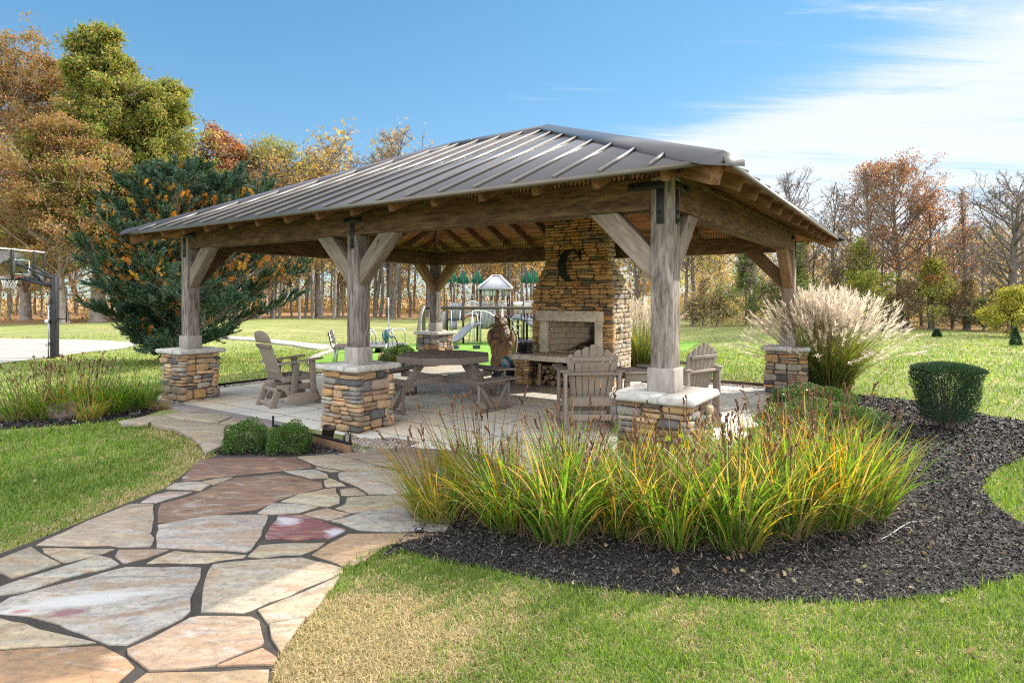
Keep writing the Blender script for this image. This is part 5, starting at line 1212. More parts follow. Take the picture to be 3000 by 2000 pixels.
def slats(x1a, x1b, ya, yb, n, d, m_, name, gap=.02, t_=.03):
    b = MB()
    for k in range(n):
        xa_, za = pp(x1a + (x1b - x1a) * k / n, ya); xb_, zb_ = pp(x1a + (x1b - x1a) * (k + 1) / n, yb); b.prism([(xa_ + gap, zb_), (xb_ - gap, zb_), (xb_ - gap, za - .05), ((xa_ + xb_) / 2 + .03, za), ((xa_ + xb_) / 2 - .03, za), (xa_ + gap, za - .05)], d - t_ / 2, d + t_ / 2, T=lambda x, z, y: (x, y, z))
    return b.build(name, m_, pgr)
slats(970, 1165, 410, 495, 5, 0, pale_p, 'valance'); slats(1222, 1355, 410, 495, 5, .8, pale_p, 'valance')
slats(533, 715, 585, 818, 4, .1, grey_p, 'panel', .008); slats(535, 640, 820, 950, 1, .1, grey_p, 'panel', 0); slats(968, 1172, 690, 940, 4, -.02, grey_p, 'panel', .008); slats(430, 492, 705, 950, 1, .4, grey_p, 'panel', 0)
def bars(x1a, x1b, yt, yb, n, d, arch=0, d1=None):
    d1 = d if d1 is None else d1; b = MB(); top = []
    for k in range(n + 1):
        f = k / n; h = arch * 4 * f * (1 - f); x, zt = pp(x1a + (x1b - x1a) * f, yt - h); _, zb_ = pp(0, yb - h); dd = d + (d1 - d) * f
        b.tube([(x, dd, zb_), (x, dd, zt)], .015, 5); top.append((x, dd, zt))
    b.tube(top, .028, 6); b.tube([(x, y, z - (top[0][2] - pp(0, yb)[1])) for x, y, z in top], .028, 6); return b.build('railing', pale_p, pgr)
bars(745, 942, 600, 760, 12, 0, 30); bars(745, 942, 600, 760, 12, 1.0, 36); bars(970, 1105, 570, 640, 9, 1.5, 6); bars(1205, 1310, 570, 690, 8, .2, 4); bars(1395, 1540, 575, 760, 10, .1); bars(1550, 1850, 575, 770, 20, .3, 10); bars(970, 1190, 600, 690, 10, .9)
for x1a, x1b, y_ in ((500, 725, 815), (955, 1190, 780), (1190, 1390, 780), (1390, 1860, 790)):
    xa_, z = pp(x1a, y_); xb_, _ = pp(x1b, y_); b = MB(); b.box(((xa_ + xb_) / 2, .8, z), (xb_ - xa_, 1.55, .07)); b.build('deck', steel_d, pgr)
b = MB(); top = []
for k in range(9): f = k / 8; x, z = pp(735 + 215 * f, 800 - 40 * math.sin(math.pi * f)); top.append((x, .5, z))
for p0, p1 in zip(top[:-1], top[1:]): b.bar(p0, p1, 1.0, .05)
b.build('arch_bridge', steel_d, pgr)
b = MB()
for x1, yt, w1, d in ((625, 475, 75, 1.2), (752, 475, 60, .9), (790, 475, 60, 1.3)):
    xa_, zt = pp(x1, yt); xb_, _ = pp(x1 + w1, yt); _, z0_ = pp(0, 600); r_ = (xb_ - xa_) / 2
    b.tube([(xa_, d, z0_), (xa_, d, zt - r_)] + [((xa_ + xb_) / 2 - r_ * math.cos(a), d, zt - r_ + r_ * math.sin(a)) for a in np.linspace(0.2, 2.94, 7)] + [(xb_, d, zt - r_), (xb_, d, z0_)], .025, 6)
b.build('grab_loop', pale_p, pgr)
slide_m = m_plain('grey_slide_plastic', (.16, .17, .2), .4, 0, .08)
def trough(name, pts, w, d):
    """curved slide: points (x1,y1) of its bed"""
    b = MB(); P = [(pp(*p)[0], d + 0 * i, pp(*p)[1]) for i, p in enumerate(pts)]; P = np.array(P); P[:, 1] += np.linspace(0, -1.0, len(P)); n = len(P)
    cr = [(-w, .2), (-w * .96, .06), (-w * .6, 0), (w * .6, 0), (w * .96, .06), (w, .2), (w * .88, .2), (w * .55, .04), (-w * .55, .04), (-w * .88, .2)]
    k = len(cr); T = np.gradient(P, axis=0); T /= np.linalg.norm(T, axis=1, keepdims=True); V = []
    for p, t_ in zip(P, T):
        s_ = np.cross(t_, (0, 0, 1.)); s_ /= np.linalg.norm(s_); u_ = np.cross(s_, t_); V += [p + s_ * a + u_ * c for a, c in cr]
    i = np.arange(n - 1)[:, None]; j = np.arange(k)[None]; b.add(np.array(V), np.stack([i * k + j, i * k + (j + 1) % k, (i + 1) * k + (j + 1) % k, (i + 1) * k + j], -1).reshape(-1, 4)); return b.build(name, slide_m, pgr, smooth=False)
trough('slide', [(945, 890), (890, 895), (830, 925), (780, 975), (730, 1030), (680, 1080), (630, 1105), (570, 1115)], .34, -.2)
trough('slide', [(1425, 815), (1500, 812), (1560, 825), (1620, 870), (1700, 940), (1780, 1010), (1850, 1060)], .36, -.1)
b = MB()
for x1a, y1a, x1b, y1b, d in ((1352, 790, 1510, 905, -.3), (1352, 790, 1510, 905, .5), (1375, 890, 1500, 985, -.3)):
    xa_, za = pp(x1a, y1a); xb_, zb_ = pp(x1b, y1b); b.tube([(xa_, d, za), (xb_, d, zb_), (xb_ + .03, d, zb_ - .1), (xb_ + .03, d, .0)], .025, 6)
b.build('handrail', pale_p, pgr)
b = MB()
for k in range(6): x, z = pp(1375 + 26 * k, 960 + 27 * k); b.box((x, .1, z), (.2, .8, .04))
b.build('stairs', steel_d, pgr)
b = MB()
xa_, za = pp(855, 700); xm, zm = pp(1010, 700); xe, zee = pp(1175, 795)
b.tube([pp3 for pp3 in [(xa_, -.4, za), ((xa_ + xm) / 2, -.4, za + .05), (xm, -.4, za + .01), ((xm + xe) / 2, -.35, (za + zee) / 2 + .08), (xe, -.3, zee)]], .045, 7)
for x1a, x1b in ((850, 885), (860, 800), (910, 955)):
    x_, z_ = pp(x1b, 1120); xq, zq = pp((x1a + x1b) / 2 + 12, 900); b.tube([(pp(x1a, 700)[0], -.4, za), (xq, -.5, zq), (x_, -.5, 0)], .03, 6)
b.build('climber', pale_p, pgr)
x_, z_ = pp(1410, 580); b = MB(); b.prism([(x_, z_), (x_ + .48, z_), (x_ + .42, z_ - .12), (x_ + .2, z_ - .2), (x_ + .05, z_ - .12)], -.12, -.06, T=lambda x, z, y: (x, y, z)); b.build('sign_panel', M['white'], pgr)
# swing frame ------------------------------------------------------------
sy = 27.0; sxl, sxr = X(1241, sy), X(1690, sy); zbr = Z(902, sy); gz_ = gzf(sxl, sy)
sw = thing('swing_set', 'long brown swing frame with curved end legs and a bucket swing', 'swing set', (0, sy, gz_))
b = MB(); b.tube([(sxl + .1, 0, zbr - gz_), (sxr, 0, zbr - gz_)], .065, 10); b.build('top_bar', brown_p, sw)
for x in (sxl, sxr):
    b = MB(); hh_ = zbr - gz_
    b.tube([(x - .1, -1.0, 0), (x - .1, -.75, hh_ * .5), (x - .05, -.45, hh_ * .85), (x + .02, -.15, hh_ * 1.02), (x + .02, .15, hh_ * 1.02), (x - .05, .45, hh_ * .85), (x - .1, .75, hh_ * .5), (x - .1, 1.0, 0)], .085, 10); b.build('end_leg', m_plain('weathered_swing_leg', (.13, .11, .1), .5, .3) if x == sxl else brown_p, sw, smooth=True)
xm_ = X(1472, sy); b = MB(); b.tube([(xm_, -.9, 0), (xm_, 0, zbr - gz_ + .03), (xm_, .9, 0)], .06, 8); b.build('middle_leg', pale_p, sw)
for px0 in (1396, 1335):
    x = X(px0, sy); zs = Z(1022, sy) - gz_
    b = MB(); b.tube([(x - .2, 0, zbr - gz_), (x - .16, 0, zs + .15)], .012, 5); b.tube([(x + .2, 0, zbr - gz_), (x + .16, 0, zs + .15)], .012, 5); c_ = b.build('chain', M['steel'], sw)
    b = MB(); b.lathe([(.0, 0), (.12, .01), (.16, .1), (.17, .24), (.15, .24), (.12, .08), (0, .04)], (x, 0, zs - .08), 12); b.build('bucket_seat', m_plain('navy_rubber', (.015, .022, .04), .6), sw)
# merry-go-round ---------------------------------------------------------
mx_, my_ = G(1112, 1033); mg = thing('merry_go_round', 'low playground merry-go-round with bent silver hand rails', 'roundabout', (mx_, my_, gzf(mx_, my_)))
b = MB(); b.lathe([(0, .25), (1.0, .25), (1.04, .28), (1.04, .32), (1.0, .34), (0, .345)], n=32); b.build('platform', m_plain('tread_plate', (.2, .19, .185), .5, .5), mg)
b = MB(); b.lathe([(0, 0), (.2, 0), (.14, .26), (0, .26)], n=14)
for k in range(6): a = R(60 * k); b.bar((0, 0, .2), (.85 * math.cos(a), .85 * math.sin(a), .235), .05, .04)
b.build('spindle', M['black'], mg)
for k in range(6):
    a = R(60 * k + 12); c, s = math.cos(a), math.sin(a); b = MB(); b.tube([(.95 * c, .95 * s, .34), (.95 * c, .95 * s, .78), (.9 * c, .9 * s, .88), (.78 * c, .78 * s, .9), (.5 * c, .5 * s, .88), (.3 * c, .3 * s, .7), (.25 * c, .25 * s, .34)], .024, 7); b.build('hand_rail', M['steel'], mg, smooth=True)
# bench, hand pump -------------------------------------------------------
bq = G(1000, 1062); be = thing('park_bench', 'dark slatted park bench with pale metal frame behind the middle post', 'bench', (X(1010, 15.6), 15.6, gzf(-4.3, 15.6)), R(-78))
b = MB()
for k in range(4): b.box((0, -.2 + .12 * k, .45), (1.3, .1, .035))
b.build('seat', m_plain('bench_board', (.07, .05, .04), .6), be, bevel=.005); b = MB()
for k in range(3): b.bar((-.65, -.29 - .03 * k, .58 + .11 * k), (.65, -.29 - .03 * k, .58 + .11 * k), .03, .095)
b.build('backrest', m_plain('bench_board_back', (.07, .05, .04), .6), be, bevel=.005)
for x in (-.55, .55): b = MB(); b.tube([(x, -.36, .86), (x, -.28, .5), (x, -.22, .42), (x, .2, .42), (x, .25, .36), (x, .22, 0)], .028, 7); b.tube([(x, -.2, .42), (x, -.25, 0)], .028, 7); b.build('frame', M['steel'], be, smooth=True)
hq = G(1131, 1056); hp = thing('hand_pump', 'blue yard hand pump on a steel riser with a tall thin pole', 'pump', (hq[0], hq[1], gzf(*hq)))
blue_p = m_plain('blue_enamel', (.03, .11, .17), .45, .1, .25); k_ = hq[1] / F; zt = lambda y: (1056 - y) * k_
b = MB(); b.tube([(0, 0, -.1), (0, 0, zt(1000))], .026, 8); b.build('riser', M['steel'], hp)
b = MB(); b.tube([(0, 0, zt(1005)), (0, 0, zt(995)), (0, 0, zt(978)), (0, 0, zt(968)), (0, 0, zt(965))], [.035, .055, .05, .04, .02], 10); b.tube([(0, 0, zt(985)), (.1, 0, zt(983)), (.14, 0, zt(990))], .024, 7); b.tube([(-.02, 0, zt(970)), (-.09, 0, zt(972)), (-.1, 0, zt(985)), (-.05, 0, zt(995))], .013, 6); b.build('pump_head', blue_p, hp, smooth=True)
b = MB(); b.tube([(.14, 0, zt(988)), (.22, 0, zt(985)), (.3, 0, zt(1000)), (.31, 0, zt(1020)), (.28, 0, zt(1040))], .016, 6); b.build('hose', M['black'], hp, smooth=True)
b = MB(); b.tube([(.06, .02, zt(1056)), (.06, .02, zt(905))], .013, 8); b.build('pole', m_plain('pole_grey', (.2, .2, .21), .5, .4), hp); b = MB(); b.tube([(.06, .02, zt(905)), (.06, .02, zt(872))], .02, 8); b.build('pole_tip', M['white'], hp)
# ------------------------------------------------------------------ strap-leaved clumps, grasses
def ribbons(m, base, az, th0, kap, L_, w, c0, c1, nseg=7, fold=.25, tw=None, rr=None, pw=1.7):
    """n ribbons: base (n,3); azimuth, start tilt from vertical, bend, length, width; colours from base c0 to tip c1 (n,3)"""
    n = len(base); s = np.linspace(0, 1, nseg + 1)
    th = th0[:, None] + kap[:, None] * s[None] ** pw; ds = L_[:, None] / nseg
    thm = (th[:, 1:] + th[:, :-1]) / 2
    r = np.concatenate([np.zeros((n, 1)), np.cumsum(np.sin(thm) * ds, 1)], 1); z = np.concatenate([np.zeros((n, 1)), np.cumsum(np.cos(thm) * ds, 1)], 1)
    e = np.stack([np.cos(az), np.sin(az)], 1); f = az + (tw if tw is not None else np.zeros(n)); g = np.stack([-np.sin(f), np.cos(f)], 1)
    P = np.stack([base[:, None, 0] + r * e[:, None, 0], base[:, None, 1] + r * e[:, None, 1], base[:, None, 2] + z], -1)
    P[..., 2] = np.maximum(P[..., 2], base[:, None, 2] * 0 + (P[..., 0] * 0) + base[:, None, 2] + .004 * (1 + s))
    wd = w[:, None] * np.clip(1.0 - s[None] ** 2.6, .04, 1) * (.75 + .25 * np.minimum(1, s[None] * 5)) / 2
    A = P.copy(); B = P.copy(); A[..., :2] -= g[:, None] * wd[..., None]; B[..., :2] += g[:, None] * wd[..., None]
    V = np.stack([A, B], 2).reshape(-1, 3)
    C = c0[:, None] + (c1 - c0)[:, None] * (s[None, :, None] ** 1.6); C = np.repeat(C[:, :, None], 2, 2).reshape(-1, 3)
    k = np.arange(n)[:, None] * (2 * (nseg + 1)) + 2 * np.arange(nseg)[None]
    m.add(V, np.stack([k, k + 1, k + 3, k + 2], -1).reshape(-1, 4), C); return P
POD = [(.0, 0), (.35, .12), (.75, .35), (.9, .6), (.8, .85), (.95, 1.0), (.1, .93)]
def clump(px, py, h, rad, n, nst, seed, label, group, hs=1.2, green=.7, lean=(0, 0), droop=1.0, wid=(.008, .016), z=None, tan_=.19, pos=None):
    rr = np.random.default_rng(seed); n = int(n * 1.3); h = h * (.84 if px > 1000 else 1); q = G(px, py, 0) if pos is None else pos; zz = gzf(*q)
    t = thing('strap_leaf_clump', label, 'plant', (q[0], q[1], zz), 0, group)
    m = MB(); a = rr.uniform(0, 6.283, n); rd = rad * np.sqrt(rr.random(n)); base = np.stack([rd * np.cos(a), rd * np.sin(a), np.full(n, .005)], 1)
    az = a + rr.normal(0, .7, n); th0 = rr.uniform(.02, .22, n) + .32 * rd / rad; L_ = h * rr.uniform(.4, 1.28, n); kap = np.abs(rr.normal(.72, .6, n)) * droop
    out = rr.random(n) < .15; kap = np.where(out, rr.uniform(1.5, 2.4, n) * min(droop, 1.1), kap); L_ = np.where(out, L_ * 1.15, L_)
    w = rr.uniform(*wid, n)
    kind = rr.random(n); g1 = np.array([.05, .12, .02]); g2 = np.array([.17, .27, .04]); yl = np.array([.46, .38, .05]); og = np.array([.52, .19, .035]); tn = np.array([.46, .33, .2])
    u_ = rr.random((n, 1)); c0 = g1 + (g2 - g1) * u_; c1 = c0 * 1.25
    m1 = (kind > green - .12)[:, None]; c1 = np.where(m1, yl * rr.uniform(.7, 1.1, (n, 1)), c1)
    m2 = (kind > green - .05)[:, None]; c1 = np.where(m2, og * rr.uniform(.7, 1.15, (n, 1)), c1); c0 = np.where(m2, .5 * c0 + .5 * yl * .8, c0)
    m3 = (kind > 1 - tan_)[:, None]; c0 = np.where(m3, tn * .7, c0); c1 = np.where(m3, tn * rr.uniform(.7, 1.2, (n, 1)), c1)
    base[:, :2] += 0
    P = ribbons(m, base, az, th0, kap, L_, w, c0, c1, rr=rr, tw=rr.normal(0, .5, n))
    if lean != (0, 0):
        v = m.v[-1]; v[:, 0] += lean[0] * v[:, 2]; v[:, 1] += lean[1] * v[:, 2]
    m.build('foliage', M['strap'], t, smooth=True)
    # withered thatch at the foot
    k = max(12, int(n * .55)); m = MB(); a = rr.uniform(0, 6.283, k); rd = rad * (.6 + .6 * rr.random(k)); base = np.stack([rd * np.cos(a), rd * np.sin(a), np.full(k, .01)], 1)
    tc_ = np.array([.30, .22, .14]) * rr.uniform(.5, 1.3, (k, 1)); ribbons(m, base, a + rr.normal(0, 1, k), rr.uniform(.3, 1.1, k), rr.uniform(.4, 1.4, k), rr.uniform(.12, .34, k) * h / .7, rr.uniform(.002, .005, k), tc_, tc_, nseg=4); m.build('thatch', M['stem'], t)
    if nst:
        m = MB()
        for _ in range(int(nst * 1.25)):
            a = rr.uniform(0, 6.283); rd = rad * rr.random(); Ls = hs * h * rr.uniform(.72, 1.0); tl = rr.uniform(.0, .34); az_ = a + rr.normal(0, .5)
            pts = np.array([(rd * math.cos(a) + math.sin(tl + .25 * tl * s) * s * Ls * math.cos(az_) + lean[0] * s * Ls, rd * math.sin(a) + math.sin(tl + .25 * tl * s) * s * Ls * math.sin(az_) + lean[1] * s * Ls, math.cos(tl) * s * Ls) for s in np.linspace(0, 1, 6)])
            c = np.array([.16, .085, .05]) * rr.uniform(.7, 1.5); m.tube(pts, np.linspace(.0034, .0024, 6), 5, False, c)
            tip = pts[-1]; d = pts[-1] - pts[-2]; d /= np.linalg.norm(d)
            for k in range(rr.integers(1, 4)):
                dd = d + rr.normal(0, .22, 3); dd /= np.linalg.norm(dd); ln = rr.uniform(.032, .052); rp = rr.uniform(.0065, .0105)
                b0 = tip - d * (.03 * k) ; x_ = np.cross(dd, (1, 0, 0)); x_ /= np.linalg.norm(x_); y_ = np.cross(dd, x_)
                m.lathe([(r_ * rp, z_ * ln) for r_, z_ in POD], b0, 6, c * rr.uniform(.6, 1.1), M=np.stack([x_, y_, dd], 1))
        m.build('seed_stalks', M['stem'], t)
    return t
FG = 'strap-leaved clumps in the mulch bed'
CL = [ # px, py, h, rad, n, stalks, seed, label, kwargs
 (1285, 1525, 0.70, .15, 240, 7, 101, 'leftmost orange-tipped clump arching over the flagstone path', dict(green=.42, lean=(-.28, 0), wid=(.005, .010), hs=1.25)),
 (1400, 1470, 0.79, .18, 300, 16, 102, 'clump with many tall brown seed heads standing before the picnic table', dict(green=.62, hs=1.42, wid=(.005, .010), lean=(-.12, .05))),
 (1500, 1545, 0.76, .17, 300, 8, 103, 'clump whose long leaves spill forward and left onto the mulch', dict(green=.66, lean=(-.2, -.12), droop=1.25, wid=(.007, .013))),
 (1640, 1580, 0.82, .16, 280, 8, 104, 'broad dark green clump in front of the tall garden chair', dict(green=.86, wid=(.011, .02), droop=.8)),
 (1690, 1485, 0.84, .2, 300, 14, 105, 'clump with brown seed heads right in front of the garden chair legs', dict(green=.6, hs=1.25)),
 (1820, 1555, 0.79, .2, 330, 12, 106, 'yellowing clump in front of the near corner pier', dict(green=.5, hs=1.2)),
 (1965, 1590, 0.78, .18, 300, 9, 107, 'bright green clump with pale thatch at its foot, below the corner pier', dict(green=.72, wid=(.009, .017))),
 (2000, 1480, 0.79, .2, 300, 16, 108, 'clump of orange leaves and dark seed heads beside the heart-leaved vine', dict(green=.5, hs=1.25)),
 (2150, 1600, 0.82, .17, 300, 9, 109, 'upright bright green clump with one leaf drooping onto the front mulch', dict(green=.76, wid=(.010, .019), droop=.75)),
 (2180, 1470, 0.84, .2, 320, 18, 110, 'clump of burnt orange leaves in front of the clipped mound', dict(green=.4, hs=1.15)),
 (2290, 1560, 0.84, .18, 320, 13, 111, 'tall yellow-green clump towards the right of the row', dict(green=.62, wid=(.009, .018), droop=.7)),
 (2340, 1460, 0.84, .2, 320, 18, 112, 'seed-laden clump at the back right of the row', dict(green=.5, hs=1.25)),
 (2430, 1540, 0.82, .17, 300, 10, 113, 'green and gold clump second from the right end of the row', dict(green=.68, wid=(.009, .018), droop=.6, lean=(.05, 0))),
 (2520, 1520, 0.79, .15, 260, 9, 114, 'rightmost upright green clump beside the bare mulch', dict(green=.84, wid=(.009, .017), droop=.5, lean=(.08, .02), hs=1.3)),
 (2400, 1440, 0.82, .17, 240, 14, 115, 'clump with long stalks leaning out towards the dark yew', dict(green=.55, hs=1.35, lean=(.12, .05))),
]
for px, py, h, rad, n, ns, sd_, lb, kw in CL: clump(px, py, h, rad, n, ns, sd_, lb, FG, **kw)
LG = 'grassy clumps in the left bed'
for px, py, h, rad, n, ns, sd_, lb, kw in [
 (60, 1222, .50, .24, 170, 14, 201, 'sparse leaning clump at the far left with dark seed heads', dict(green=.8, hs=1.4, lean=(-.2, 0), tan_=.25)),
 (150, 1216, .62, .28, 260, 26, 202, 'tall clump with the most seed heads, left of the purplish boulder', dict(green=.8, hs=1.35, tan_=.22)),
 (245, 1210, .66, .28, 280, 30, 203, 'tall seedy clump standing behind the purplish boulder', dict(green=.82, hs=1.3, tan_=.18)),
 (262, 1228, .40, .12, 120, 0, 204, 'short fountain of pale yellow-green leaves right of the boulder', dict(green=.4, droop=1.6, tan_=.3)),
 (320, 1206, .55, .26, 280, 8, 205, 'dense green clump right of the boulder without many seed heads', dict(green=.95, hs=1.3, tan_=.08)),
 (400, 1192, .50, .26, 240, 3, 206, 'dark green clump nearest to the far corner pier', dict(green=.97, tan_=.06)),
 (468, 1196, .20, .13, 130, 0, 207, 'small tuft of dry tan grass at the foot of the far corner pier', dict(green=0, tan_=.9, wid=(.002, .004)))]:
    clump(px, py, h, rad, n, ns, sd_, lb, LG, **kw)
# heart-leaved vine -------------------------------------------------------
rr = np.random.default_rng(61)
vq = G(2050, 1500, 0); vi = thing('vine', 'bright lime heart-shaped leaves growing up among the clumps by the corner pier', 'plant', (vq[0], vq[1], 0)); m = MB(); ms = MB()
heart = np.array([(0, -.1), (.35, -.3), (.62, -.12), (.6, .3), (.32, .75), (0, 1.15), (-.32, .75), (-.6, .3), (-.62, -.12), (-.35, -.3)])
for k in range(46):
    a = rr.uniform(-1, 1); p = np.array([a * .34, rr.uniform(-.12, .2), rr.uniform(.30, .55)]); s = rr.uniform(.026, .05); n_ = np.array([rr.normal(0, .5), -1 + rr.normal(0, .5), rr.normal(.3, .4)]); n_ /= np.linalg.norm(n_)
    x_ = np.cross(n_, (0, 0, 1)); x_ /= np.linalg.norm(x_); y_ = np.cross(x_, n_) ; ro = rr.normal(0, .5); x2 = x_ * math.cos(ro) + y_ * math.sin(ro); y2 = -x_ * math.sin(ro) + y_ * math.cos(ro)
    V = [p + s * (u * x2 - v * y2) - n_ * s * .25 * abs(u) for u, v in heart]; V.append(p + s * .2 * -y2 - n_ * .0); c = np.array([.26, .36, .03]) * rr.uniform(.6, 1.2)
    m.add(np.array(V), np.array([[i, (i + 1) % 10, 10] for i in range(10)]), c); ms.tube([p, p * [.7, .7, .5], p * [.3, .3, 0]], .0022, 4, False, (.2, .16, .04))
m.build('foliage', M['strap'], vi, smooth=True); ms.build('stems', M['stem'], vi)
# feathery fountain grasses ----------------------------------------------
def fountain(pos, h, n, npl, seed, label, spread=1.0, rad=.35):
    rr = np.random.default_rng(seed); t = thing('fountain_grass', label, 'grass', (pos[0], pos[1], gzf(*pos)), 0)
    m = MB(); a = rr.uniform(0, 6.283, n); rd = rad * np.sqrt(rr.random(n)); base = np.stack([rd * np.cos(a), rd * np.sin(a), np.zeros(n)], 1)
    g = np.array([.10, .155, .035]) * rr.uniform(.6, 1.3, (n, 1)); y = np.array([.33, .28, .10]) * rr.uniform(.6, 1.2, (n, 1)); mk = rr.random((n, 1)) < .35
    ribbons(m, base, a + rr.normal(0, .4, n), rr.uniform(.05, .35, n) * spread, np.abs(rr.normal(1.0, .6, n)) * spread, h * rr.uniform(.45, .98, n), rr.uniform(.008, .015, n), np.where(mk, y * .7, g * .8), np.where(mk, y, g * 1.3), nseg=7, tw=rr.normal(0, .8, n)); m.build('foliage', M['strap'], t, smooth=True)
    m = MB(); ms = MB()
    for _ in range(npl):
        a = rr.uniform(0, 6.283); tl = abs(rr.normal(.0, .42)) * spread; tl = min(tl, 1.0); rd = rad * .8 * rr.random(); Ls = h * rr.uniform(.82, 1.16) * (1 - .08 * tl)
        s = np.linspace(0, 1, 7); ang = tl * (.55 + .75 * s); x_ = np.concatenate([[0], np.cumsum(np.sin(ang[1:]))]) / 6 * Ls; z_ = np.concatenate([[0], np.cumsum(np.cos(ang[1:]))]) / 6 * Ls
        pts = np.stack([(rd + x_) * math.cos(a), (rd + x_) * math.sin(a), z_], 1); ms.tube(pts, np.linspace(.0035, .0022, 7), 4, False, (.30, .24, .12))
        d = pts[-1] - pts[-2]; d /= np.linalg.norm(d); pl = rr.uniform(.20, .34); k = 20; st = pts[-1][None] + d * (np.linspace(-.05, .8, k) * pl)[:, None]
        dv = d + rr.normal(0, .26, (k, 3)) + np.array([.12 * math.cos(a), .12 * math.sin(a), -.03]); dv /= np.linalg.norm(dv, axis=1)[:, None]; ln = pl * .42 * rr.uniform(.6, 1.1, k)
        sd_ = np.cross(dv, rr.normal(0, 1, (k, 3))); sd_ /= np.linalg.norm(sd_, axis=1)[:, None]; wv = .0062
        V = np.stack([st, st + dv * (ln * .5)[:, None] + sd_ * wv, st + dv * ln[:, None], st + dv * (ln * .5)[:, None] - sd_ * wv], 1).reshape(-1, 3); c = np.array([.74, .64, .51]) * rr.uniform(.75, 1.15)
        m.add(V, np.arange(4 * k).reshape(-1, 4), c)
    m.build('plumes', M['plume'], t); ms.build('stems', M['stem'], t); return t
fountain(X(2420, 10.2) * np.array([1, 0]) + np.array([0, 10.2]), 1.36, 2600, 640, 301, 'huge fountain of cream feathery grass plumes behind the far right pier', 1.0, .34)
fountain((2.82, 13.2), 1.2, 800, 90, 302, 'tall yellow-green feathery grass growing behind the chimney', .5, .3)
# shrubs ------------------------------------------------------------------
def shrub(name, label, cat, pos, fn, n, leaf, aspect, pal, seed, m_='boxleaf', up=.3, branches=8, bh=.4, group=None, z0=None, shell=.55):
    """fn(rr,n) -> points in a unit-ish volume (metres, local) and outward directions"""
    rr = np.random.default_rng(seed); t = thing(name, label, cat, (pos[0], pos[1], gzf(*pos) if z0 is None else z0), 0, group)
    P, D = fn(rr, n); D = D + rr.normal(0, .55, (n, 3)); D[:, 2] += up; D /= np.linalg.norm(D, axis=1)[:, None]
    S = np.cross(D, rr.normal(0, 1, (n, 3))); S /= np.linalg.norm(S, axis=1)[:, None]; N = np.cross(D, S); l = leaf * rr.uniform(.6, 1.3, n)
    w = l * aspect; V = np.stack([P, P + D * (l * .5)[:, None] + S * w[:, None] + N * (w * .3)[:, None], P + D * l[:, None], P + D * (l * .5)[:, None] - S * w[:, None] + N * (w * .3)[:, None]], 1).reshape(-1, 3)
    pal = np.asarray(pal) * 1.25; C = np.repeat(pal[rr.integers(0, len(pal), n)] * rr.uniform(.65, 1.3, (n, 1)), 4, 0)
    m = MB(); m.add(V, np.arange(4 * n).reshape(-1, 4), C); m.build('foliage', M[m_], t)
    m = MB()
    for k in range(branches):
        q = P[rr.integers(0, n)] * .85; m.tube([(q[0] * .1, q[1] * .1, -.03), (q[0] * .5, q[1] * .5, q[2] * .45), tuple(q)], [.012, .008, .003], 5, False)
    m.build('branches', M['barkd'], t); return t
def dome(rx, ry, h, p=2.4, z0=.03, bumps=.08, fill=.4):
    def f(rr, n):
        d = rr.normal(0, 1, (n, 3)); d[:, 2] = np.abs(d[:, 2]) * 1.0 - .28; d /= np.linalg.norm(d, axis=1)[:, None]
        r = 1 / (np.abs(d) ** p).sum(1) ** (1 / p); k = 1 - fill * rr.random(n) ** 2.2
        b = 1 + bumps * (np.sin(5 * d[:, 0] + 3 * d[:, 1]) + np.sin(7 * d[:, 1] - 4 * d[:, 2] + 1) + np.sin(9 * d[:, 2] + 6 * d[:, 0]))
        q = d * (r * k * b)[:, None]; q = q * [rx, ry, h / 1.28] + [0, 0, h * .22 + z0]; q[:, 2] = np.maximum(q[:, 2], .01); return q, d
    return f
gb = [(.05, .10, .02), (.075, .14, .028), (.10, .165, .035), (.035, .07, .018)]
SB = 'small round clipped shrubs by the path'
shrub('boxwood_shrub', 'small round clipped shrub on the left of the pair beside the path', 'shrub', G(725, 1322, 0), dome(.205, .2, .285), 7000, .018, .3, gb, 51, group=SB, branches=14)
shrub('boxwood_shrub', 'small round clipped shrub on the right of the pair, next to the brown uplight', 'shrub', G(851, 1326, 0), dome(.205, .2, .27), 7000, .018, .3, gb, 52, group=SB, branches=14)
gm = [(.05, .085, .02), (.07, .12, .03), (.095, .15, .05), (.12, .165, .06)]
shrub('clipped_mound', 'low clipped evergreen mound behind the seed heads, front tier', 'shrub', G(2400, 1262, 0), dome(.62, .42, .29, 3.2), 15000, .028, .34, gm, 53, branches=20)
shrub('clipped_mound', 'low clipped evergreen mound at the foot of the far right pier, back tier', 'shrub', G(2375, 1206, 0), dome(.48, .36, .31, 3.2), 11000, .028, .34, gm, 54, branches=16)
shrub('boxwood_shrub', 'dark round shrub between the far pier and the picnic table', 'shrub', G(1172, 1078, 0), dome(.42, .4, .50), 9000, .03, .3, [(.05, .09, .022), (.08, .13, .03), (.035, .065, .02)], 55)
